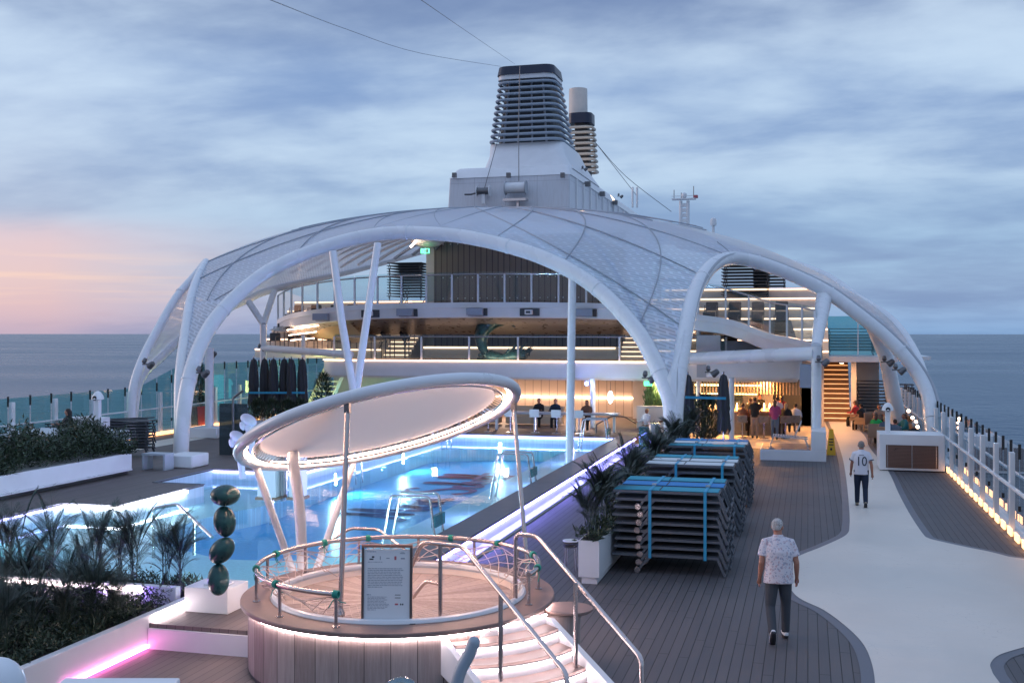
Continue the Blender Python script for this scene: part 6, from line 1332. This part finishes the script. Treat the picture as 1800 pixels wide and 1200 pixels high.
# ================================================================ PARASOLS
mat('parasol', (.045, .047, .055), .85, bump=.4, bscale=12)
def parasol(x, y, z, label, group, h=3.05, rz=0, s=1):
    t = thing('parasol', label, 'parasol', (x, y, z), group); t.rotation_euler = (0, 0, rz); b = MB(); n = 28; prof = [(.30, .95), (.27, 1.3), (.24, 1.7), (.27, 1.75), (.25, 2.2), (.20, 2.7), (.13, 2.95), (.03, 3.02)]
    vs = []
    for i, (r, zz) in enumerate(prof):
        for k in range(n): q = r * (1 + .16 * math.cos(7 * 2 * PI * k / n + i * .25)) * .78; vs.append((q * math.cos(2 * PI * k / n), q * math.sin(2 * PI * k / n), zz + (.10 * math.cos(7 * 2 * PI * k / n) if i == 0 else 0)))
    b.add(vs, [(i * n + k, i * n + (k + 1) % n, (i + 1) * n + (k + 1) % n, (i + 1) * n + k) for i in range(len(prof) - 1) for k in range(n)]); build_local(b, 'canopy', 'parasol', t)
    b = MB(); b.tube([(0, 0, .05), (0, 0, 3.0)], .035, 8); b.ell((0, 0, 3.07), (.03, .03, .06), 8, 6); build_local(b, 'pole', 'steel', t); b = MB(); b.box(-.3, .3, -.3, .3, 0, .08); build_local(b, 'base', 'dark_grey', t, bevel=.02); return t
for k, px in enumerate((446, 461, 481, 496, 512, 528)): parasol(at(px, 0, 44)[0], 44 + .2 * (k % 2), ZL, ['leftmost', 'second', 'third', 'fourth', 'fifth', 'rightmost'][k] + ' of the six closed black parasols on the port side', 'closed black parasols on the port side', rz=k * .6)
for px, Y, lb in ((1209, 39.5, 'closed grey parasol right beside the V shaped dome leg'), (1272, 40.2, 'closed grey parasol by the left corner of the bar')): parasol(at(px, 0, Y)[0], Y, 0, lb, 'closed parasols beside the bar', s=1)
for a, c, lb in (((438, 690, 43.7), (536, 690, 43.9), 'dark blue strap tying the six port side parasols together'), ((1205, 698, 39.1), (1276, 700, 39.9), 'blue strap between the two closed parasols near the bar')):
    b = MB(); b.beam(D(*a), D(*c), .02, .09); tag(b.build('strap', 'strap_blue', smooth=False), lb, 'strap')
# plants in pots
def pot_plant(x, y, z, h, r, label, m='shrub_leaf', potm='white_paint', ph=.5, pr_=.28, n=1400, tall=1.0):
    t = thing('potted_plant', label, 'plant', (x, y, z)); b = MB(); b.lathe([(pr_ * .8, 0), (pr_, ph), (pr_ * .85, ph)], 0, 0, 20); build_local(b, 'pot', potm, t); rnd = random.Random(int(x * 31 + y)); b = MB()
    for i in range(n):
        a = rnd.random() * 6.28; q = rnd.random() ** .5 * r; zz = ph + (h - ph) * rnd.random(); q *= math.sin(PI * min(.95, (zz - ph) / (h - ph) * .8 + .15)) * (.7 + .5 * noise.noise(Vector((a, zz * 2, x)))); e = R_(20 + 60 * rnd.random()); d = Vector((math.cos(a) * math.cos(e), math.sin(a) * math.cos(e), math.sin(e)))
        quadleaf(b, Vector((q * math.cos(a), q * math.sin(a), zz)), d, Vector((rnd.random() - .5, rnd.random() - .5, 1)), .16 + .16 * rnd.random(), .03)
    build_local(b, 'foliage', m, t, smooth=False); return t
x, Y, _ = at(1240, 0, 41.5); pot_plant(x, Y, 0, 2.1, .95, 'dark bushy plant in a white pot between the two closed parasols', n=2600)
x, Y, _ = at(349, 0, 42.8); mat('pot_red', (.45, .09, .08), .5); mat('pot_blue', (.03, .09, .14), .5); pot_plant(x, Y, ZL, 2.7, .6, 'tall plant in a red pot behind the left dome leg', potm='pot_red', ph=.95, pr_=.42); x, Y, _ = at(364, 0, 43.8); pot_plant(x, Y, ZL, 1.9, .5, 'low plant in a dark blue pot next to the red one', potm='pot_blue', ph=.95, pr_=.42, n=700)
for k, px in enumerate((452, 478, 505, 530)): x, Y, _ = at(px, 0, 41.5); pot_plant(x, Y, ZL, 1.3, .6, ['leftmost', 'second', 'third', 'rightmost'][k] + ' dark plant at the foot of the six closed parasols', n=800)
x, Y, _ = at(569, 0, 47); pot_plant(x, Y, ZL, 2.2, .7, 'dark plant beside the yellow lit stairs on the port side')
t = thing('niche_planting', 'bright green plants in the lit niche right of the pool', 'plant', (-6.1, 49.6, 1.35)); b = MB(); rnd = random.Random(8)
for i in range(2600):
    x = -6.95 + 1.6 * rnd.random(); zz = 1.2 + 1.15 * rnd.random() ** 1.3; e = R_(45 + 45 * rnd.random()); a = rnd.random() * 6.28; d = Vector((math.cos(a) * math.cos(e), math.sin(a) * math.cos(e), math.sin(e))); quadleaf(b, Vector((x, 48.2 + 1.2 * rnd.random(), zz * (.6 + .4 * noise.noise(Vector((x * 2, 1, 1)))) + .3)), d, Vector((0, 1, .2)), .3, .035)
b.build('foliage', 'bright_leaf', t, smooth=False)
lamp('AREA', (-6.1, 48.6, 2.38), 90, (1, .85, .4), 1.2, .4)
p = D(1073, 698, 46.9); t = thing('wall_lantern', 'oval glowing white lantern in front of the plant niche', 'lantern', tuple(p)); b = MB(); b.ell(p, (.10, .10, .26), 12, 10); b.build('shade', 'led_white', t); b = MB(); b.tube([(p.x, 46.9, p.z + .26), (p.x, 46.9, 2.4)], .012, 6); b.build('cord', 'steel_dark', t)
# blue spot and coloured stage lamps near the round post
p = D(1031, 674, 47.2); t = thing('spotlight', 'round blue spotlight under the lower balcony', 'spotlight', tuple(p)); b = MB(); b.ell(p, .085, 12, 8); b.build('lens', 'led_blue', t); b = MB(); b.box(p.x - .1, p.x + .1, 47.3, 47.6, p.z - .1, p.z + .12); b.build('housing', 'steel_dark', t, smooth=False)
lamp('POINT', (p.x, 46.8, p.z), 25, (.3, .35, 1), .1)
p = D(1042, 710, 47.4); t = thing('support_post', 'slim pale post under the balcony by the blue spotlight', 'post', (p.x, 47.4, 0)); b = MB(); b.tube([(p.x, 47.4, ZL), (p.x, 47.4, 2.5)], .12, 12); b.build('shaft', 'white_steel', t)
for px, Y, z0, z1, lb, m_ in ((533, 48.5, ZL, 4.4, 'slim white post under the left end of the upper balcony', 'white_steel'), (1228, 48.4, 0, 5.2, 'slim white post left of the bar lattice', 'white_steel'), (1286, 45.5, 0, 2.7, 'slim post at the left front corner of the bar', 'white_steel')):
    x = at(px, 0, Y)[0]; t = thing('support_post', lb, 'post', (x, Y, z0)); b = MB(); b.tube([(x, Y, z0), (x, Y, z1)], .11, 12); b.build('shaft', m_, t)
lamp('POINT', (at(548, 0, 50)[0], 50, 1.8), 60, (.8, 1, .25), .3); lamp('POINT', (-22.2, 50, 1.6), 50, (.1, .9, .95), .8); lamp('SPOT', (-8.9, 41, 3.4), 60, (1, .2, .5), .1, rot=(R_(140), 0, 0))
# yellow-lit outdoor stair on the port side
ost = thing('outdoor_staircase', 'open staircase bathed in yellow light behind the closed parasols', 'staircase', (-22.8, 50.5, ZL)); b = MB()
xs = at(540, 0, 50.5)[0]
for k in range(12): b.box(xs - .0, xs + 1.1, 50.4 + .25 * k, 50.68 + .25 * k, ZL + .24 * k + .2, ZL + .24 * k + .25)
b.build('treads', 'cream_paint', ost, smooth=False)
for x in (xs - .05, xs + 1.1): b = MB(); b.beam((x, 50.3, ZL + .1), (x, 53.6, ZL + 3.1), .05, .25); b.build('stringer', 'cream_paint', ost, smooth=False)
# wet floor sign
mat('sign_yellow', (.75, .42, .02), .5); p = G(1461, 799, 0); t = thing('wet_floor_sign', 'narrow yellow caution sign on the floor beside the white pillar', 'sign', tuple(p)); b = MB(); b.add([(p.x - .16, p.y - .12, 0), (p.x + .16, p.y - .12, 0), (p.x + .08, p.y, .95), (p.x - .07, p.y, .95), (p.x - .16, p.y - .09, 0), (p.x + .16, p.y - .09, 0), (p.x + .08, p.y + .02, .95), (p.x - .07, p.y + .02, .95)], [(0, 1, 2, 3), (7, 6, 5, 4), (0, 4, 5, 1), (1, 5, 6, 2), (2, 6, 7, 3), (3, 7, 4, 0)]); b.build('front_panel', 'sign_yellow', t, smooth=False)
b = MB(); b.add([(p.x - .16, p.y + .22, 0), (p.x + .16, p.y + .22, 0), (p.x + .08, p.y + .03, .95), (p.x - .07, p.y + .03, .95)], [(0, 1, 2, 3)]); b.build('rear_panel', 'sign_yellow', t, smooth=False, solid=.02)
b = MB()
for k, z in enumerate((.56, .46, .36)): b.box(p.x - .08, p.x + .08, p.y - .12 + z * .126 - .012, p.y - .12 + z * .126 - .004, z, z + .04)
b.ell((p.x, p.y - .10, .22), (.04, .01, .05), 8, 6); b.build('lettering', 'black_rubber', t, smooth=False)
# terrace furniture
def tchair(x, y, z, label, group, m='steel_dark', rz=0, s=1):
    t = thing('terrace_chair', label, 'chair', (x, y, z), group); t.rotation_euler = (0, 0, rz); b = MB()
    for xx in (-.28, .28): b.beam((xx, -.25, 0), (xx, -.25, .6), .035, .035); b.beam((xx, .25, 0), (xx, .25, .75), .035, .035); b.beam((xx, -.25, .6), (xx, .25, .6), .035, .03)
    build_local(b, 'frame', m, t, smooth=False); b = MB(); b.box(-.27, .27, -.25, .25, .36, .40); b.box(-.27, .27, .23, .26, .40, .78); build_local(b, 'seat', 'dark_grey' if m != 'frame_pale' else 'sling_grey', t, smooth=False); return t
rnd = random.Random(12); oz = ['lowest', 'second', 'third', 'fourth', 'fifth']; ox = ['leftmost', 'second', 'third', 'fourth', 'fifth', 'sixth']
for lvl in range(4):
    for k in range(6): tchair(-26.4 + 1.05 * k, 50.9 + .9 * lvl + .1, 3.24 + .5 * (lvl + 1) - .02, '%s chair from left on the %s row of the port terrace' % (ox[k], oz[lvl]), 'chairs on the port side terrace', rz=(rnd.random() - .5) * .5)
    for k in range(5): tchair(-5.6 + 1.1 * k, 50.9 + .9 * lvl + .1, 3.24 + .5 * (lvl + 1) - .02, '%s chair from left on the %s row of the starboard terrace' % (ox[k], oz[lvl]), 'chairs on the starboard terrace', rz=(rnd.random() - .5) * .5)
for px, lb in ((672, 'black lounge chair with reclined back on the port terrace, left one'), (705, 'black lounge chair with reclined back on the port terrace, right one')):
    x, Y, _ = at(px, 0, 50.2); z = 3.9; t = thing('lounge_chair', lb, 'chair', (x, Y, z), 'black lounge chairs on the port terrace'); b = MB(); b.box(-.45, .4, -.5, .2, .30, .40); b.beam((0, .15, .35), (.15, .6, 1.0), .8, .08, up=(1, 0, 0)); build_local(b, 'cushion', 'black_rubber', t, smooth=False); b = MB()
    for xx in (-.4, .35):
        for yy in (-.45, .15): b.beam((xx, yy, -.6), (xx, yy, .3), .04, .04)
    build_local(b, 'legs', 'steel_dark', t, smooth=False)
# stair handrails of the terraces
for x, y, lb in ((-20.3, 50.6, 'black stair railing on the left of the port terrace stairs'), (-18.95, 50.4, 'black stair railing on the right of the port terrace stairs'), (-8.4, 50.6, 'black stair railing on the left of the starboard terrace stairs'), (-7.0, 50.4, 'black stair railing on the right of the starboard terrace stairs')):
    t = thing('stair_railing', lb, 'railing', (x, y, 3.24), 'black stair railings on the terraces'); 
    for h in (.5, .75, 1.0): b = MB(); b.tube([(x, y - .3, 3.24 + h), (x, y + 3.8, 5.9 + h)], .022, 6); b.build('bar', 'steel_dark', t)
    for k in range(4): b = MB(); b.tube([(x, y + 1.2 * k, 3.24 + .76 * k), (x, y + 1.2 * k, 4.24 + .76 * k)], .022, 6); b.build('upright', 'steel_dark', t)
# ================================================================ FAR EQUIPMENT
t = thing('winch', 'small cable winch with a crank on the funnel casing', 'winch', tuple(D(850, 336, 74.6))); p = D(850, 336, 74.4); b = MB(); b.tube([(p.x - .45, p.y, p.z), (p.x + .45, p.y, p.z)], .25, 12); b.build('drum', 'steel_dark', t); b = MB(); b.tube([(p.x + .45, p.y, p.z), (p.x + .5, p.y, p.z)], .42, 12); b.tube([(p.x - .5, p.y, p.z), (p.x - .45, p.y, p.z)], .38, 12); b.build('flange', 'white_paint', t); b = MB(); b.tube([(p.x - .5, p.y, p.z - .1), (p.x - .9, p.y, p.z - .2), (p.x - 1.4, p.y, p.z - .2)], .07, 6); b.build('crank', 'steel_dark', t); b = MB(); b.box(p.x - .12, p.x + .12, p.y - .1, p.y + .3, p.z - .9, p.z - .1); b.build('bracket', 'white_paint', t, smooth=False)
t = thing('winch', 'large white cable drum on a bracket of the funnel casing', 'winch', tuple(D(908, 332, 74.6))); p = D(908, 330, 74.3); b = MB(); b.tube([(p.x - .75, p.y, p.z), (p.x + .65, p.y, p.z)], .38, 16); b.build('drum', 'white_paint', t); b = MB(); b.tube([(p.x + .65, p.y, p.z), (p.x + .72, p.y, p.z)], .5, 16); b.tube([(p.x - .82, p.y, p.z), (p.x - .75, p.y, p.z)], .5, 16); b.build('flange', 'grey_paint', t); b = MB(); b.box(p.x - .9, p.x + .75, p.y - .4, p.y + .4, p.z - .95, p.z - .78); b.box(p.x - .05, p.x + .1, p.y + .2, p.y + .5, p.z - 1.9, p.z - .95); b.build('bracket', 'steel', t, smooth=False)
def wire(pts, label, r=.018): b = MB(); b.tube(catmull(pts, 5), r, 4); tag(b.build('wire', 'steel_dark'), label, 'wire')
top = D(905, 113, 80)
wire([D(740, 0, 20), D(824, 58, 45), top], 'thin wire running from the front funnel top to the upper edge of the picture', .010)
wire([D(470, -2, 20), D(610, 52, 36), D(740, 94, 52), D(880, 117, 78)], 'longer sagging wire from the funnel top towards the upper left', .011)
wire([D(852, 330, 74.3), D(874, 250, 76.5), D(880, 225, 77.2)], 'short wire from the small winch up the funnel skirt', .03); wire([D(912, 318, 74.3), D(912, 200, 76.9), D(914, 116, 77.6)], 'vertical wire up the front of the funnel', .03)
wire([D(1046, 250, 99), D(1100, 310, 106), D(1180, 372, 112)], 'wire from the rear funnel down to the right', .035); wire([D(1046, 250, 99), D(1085, 300, 101), D(1120, 345, 103)], 'shorter wire from the rear funnel to the casing', .03)
t = thing('radar_mast', 'small white radar mast behind the right shoulder of the dome', 'mast', tuple(D(1202, 378, 108))); 
p = D(1203, 380, 108); b = MB()
for dx in (-.35, .35): b.tube([(p.x + dx, 108, p.z - 2), (p.x + dx, 108, p.z + 1.5)], .16, 8)
for k in range(6): b.box(p.x - .35, p.x + .35, 107.9, 108.1, p.z - 1.6 + .5 * k, p.z - 1.25 + .5 * k)
b.build('tower', 'white_paint', t); b = MB(); b.box(p.x - 1.2, p.x + 1.1, 107.6, 108.4, p.z + 1.6, p.z + 1.72); b.box(p.x - 1.2, p.x + .9, 107.6, 107.65, p.z + 1.9, p.z + 1.95); b.build('platform', 'white_paint', t, smooth=False)
b = MB(); 
for dx, h in ((-1.0, 2.6), (-.3, 2.3), (.9, 2.9)): b.tube([(p.x + dx, 108, p.z + 1.7), (p.x + dx, 108, p.z + h)], .04, 5)
b.build('antenna', 'steel_dark', t); b = MB(); b.box(p.x + .9, p.x + 1.3, 107.7, 108.3, p.z + 1.75, p.z + 2.0); b.build('lamp', 'print_red', t, smooth=False); b = MB(); b.ell((p.x, 107.8, p.z + 2.0), (.28, .28, .3), 12, 8); b.build('radome', 'white_paint', t)
p = D(1254, 389, 104); t = thing('radome', 'tiny pale dome antenna far right of the radar mast', 'antenna', tuple(p)); b = MB(); b.lathe([(.28, p.z - .4), (.30, p.z), (.24, p.z + .25), (.05, p.z + .35)], p.x, 104, 12); b.build('dome', 'white_paint', t); b = MB(); b.tube([(p.x, 104, p.z - 1.5), (p.x, 104, p.z - .3)], .12, 8); b.build('post', 'white_paint', t)
for k, px in enumerate((1112, 1120)): p = D(px, 355, 96); t = thing('vent_pipe', ['left', 'right'][k] + ' one of two thin vertical pipes on the casing roof', 'pipe', tuple(p)); b = MB(); b.tube([(p.x, 96, p.z - .5), (p.x, 96, p.z + 1.3)], .09, 8); b.build('pipe', 'white_paint', t)
for (px, py, Y, lb) in ((1028, 297, 82, 'round black floodlight at the corner of the funnel casing'), (1091, 345, 90, 'lit floodlight halfway along the funnel casing')): flood(D(px, py, Y), lb)
lamp('SPOT', tuple(D(1096, 352, 93)), 900, (1, .72, .45), .2, rot=(R_(100), 0, R_(60)), spot=1); lamp('POINT', tuple(D(1034, 262, 94)), 60, (1, .62, .3), .3)
lamp('POINT', tuple(D(925, 190, 82.5)), 160, (1, .75, .5), .3)
# ================================================================ FOREGROUND PIECES
p = DD(170, 1212, 9.0); t = thing('white_box', 'white box lid cut by the bottom edge at lower left', 'box', tuple(p)); b = MB(); b.box(p.x - .50, p.x + .50, p.y - .2, p.y + .5, p.z - .6, p.z - .05, rz=TH); b.build('lid', 'white_paint', t, smooth=False, bevel=.02)
p = DD(-5, 1210, 3.0); t = thing('bollard_cap', 'pale rounded cap cut off at the lower left corner', 'cap', tuple(p)); b = MB(); b.ell(p, (.075, .075, .085), 20, 14); b.build('cap', 'white_steel', t)
t = thing('grab_rail', 'thick blue grey rounded tube end in front of the hot tub steps', 'handrail', tuple(DD(815, 1180, 8.5))); b = MB(); b.tube(catmull([DD(833, 1130, 8.2), DD(824, 1150, 8.2), DD(808, 1182, 8.2), DD(803, 1215, 8.2), DD(803, 1300, 8.2)], 6), .047, 16); b.ell(DD(833, 1129, 8.2), .047, 12, 10); mat('rail_blue', (.30, .36, .42), .35); b.build('tube', 'rail_blue', t)
p = DD(705, 1196, 9.0); t = thing('glass_bowl', 'small clear glass dome at the bottom edge before the hot tub', 'glass dome', tuple(p)); b = MB(); b.ell(p - UZ * .09, (.15, .15, .12), 24, 14); b.build('dome', 'glass', t)
# stools by the planter and others
q = G(1003, 1003, 0); t = thing('stacking_stool', 'small stack of white round stools beside the near deck planter', 'stool', tuple(q)); 
for k in range(3): b = MB(); z = .46 + .05 * k; b.lathe([(.14, z), (.15, z + .01), (.15, z + .025)], q.x, q.y, 20); b.build('seat', 'white_paint' if k == 2 else 'dark_grey', t)
b = MB()
for k in range(4): a = R_(45 + 90 * k); b.tube([(q.x + .12 * math.cos(a), q.y + .12 * math.sin(a), .5), (q.x + .15 * math.cos(a), q.y + .15 * math.sin(a), 0)], .012, 6)
b.build('legs', 'steel', t)
q = G(276, 825, ZL); t = thing('side_table', 'small pale side table next to the base of the left dome leg', 'table', tuple(q)); b = MB(); b.box(q.x - .4, q.x + .4, q.y - .2, q.y + .3, ZL + .45, ZL + .50); b.build('top', 'frame_pale', t, smooth=False)
for sx_ in (-1, 1): b = MB(); b.box(q.x + sx_ * .36 - .03, q.x + sx_ * .36 + .03, q.y - .2, q.y + .3, ZL, ZL + .45); b.build('leg', 'frame_pale', t, smooth=False)
# glass shower screen with bent rail and two hooded spotlights by the pool's port corner
q = G(418, 800, ZL); t = thing('glass_screen', 'grey glass screen with a bent dark rail on the port side of the pool', 'screen', tuple(q)); b = MB(); b.box(q.x - .7, q.x + .35, q.y, q.y + .03, ZL, ZL + 1.75); b.build('pane', 'glass_dark', t, smooth=False); pipe('rail', [(q.x - .12, q.y - .1, ZL), (q.x - .12, q.y - .1, ZL + 1.95), (q.x + .25, q.y - .1, ZL + 2.2)], .04, 'steel_dark', t)
mat('hood_white', (.55, .52, .66), .5)
for k, (px, py, lb) in enumerate(((437, 738, 'upper white hooded spotlight head by the glass screen'), (418, 768, 'lower violet lit hooded spotlight head behind the sunshade ring'))):
    p = DD(px, py, 24); t = thing('hooded_spotlight', lb, 'spotlight', tuple(p)); b = MB(); b.ell(p, (.20, .13, .12), 16, 12, M=Matrix.Rotation(.5, 3, 'Y')); b.ell(p + Vector((-.11, -.02, -.10)), (.085, .10, .13), 12, 10); b.build('hood', 'hood_white', t); b = MB(); b.tube([p + Vector((0, 0, -.1)), p + Vector((.06, 0, -.4)), p + Vector((.12, 0, -.9))], [.10, .08, .07], 10); b.build('stand', 'hood_white', t)
    b = MB(); b.ell(p + Vector((-.13, -.12, -.02)), .02, 8, 6); b.build('knob', 'print_black', t)
p = DD(425, 780, 24); lamp('POINT', (p.x - .6, p.y - .6, p.z - .4), 12, (.5, .3, 1), .1)
# boxes holding the big box planter and low service tables right of the pool
t = thing('service_trolley', 'cluster of steel drums and glass panels behind the far deck planter', 'trolley', tuple(D(1150, 770, 42.5))); x, Y, _ = at(1146, 0, 42.6)
for k in range(2): b = MB(); b.lathe([(.24, .02), (.24, .92), (.20, 1.0)], x + .1 + .55 * k, Y + .3 * k, 16); b.build('drum', 'steel', t)
b = MB(); b.box(x - .5, x - .1, Y - .1, Y + .3, .02, .85); b.build('cart', 'glass_teal', t, smooth=False)
for px, Y, sh_, ha, lb in ((1137, 47.0, 'cloth_white', 'hair_fair', 'person in white seated left of the V shaped dome leg'), (1163, 47.6, 'cloth_brown', 'hair_dark', 'person in brown seated right beside the V shaped dome leg')):
    person(lb, (at(px, 0, Y)[0], Y, 0), 2.5, 1.7, hair=ha, shirt=sh_, pants='cloth_tan', sit=True, thigh=((1.4, 1.4), (1.4, 1.4)), arm=((.5, .2, 1.0), (.5, .2, 1.0)), sleeve=1.1, vox=.03)
x, Y, _ = at(1120, 0, 43.2); strip('light_strip', [(x - .5, 40.2, .05), (x - .2, 43.2, .05)], .04, .04, 'led_pinkwhite', 'white light strip on the floor steps behind the far planter')
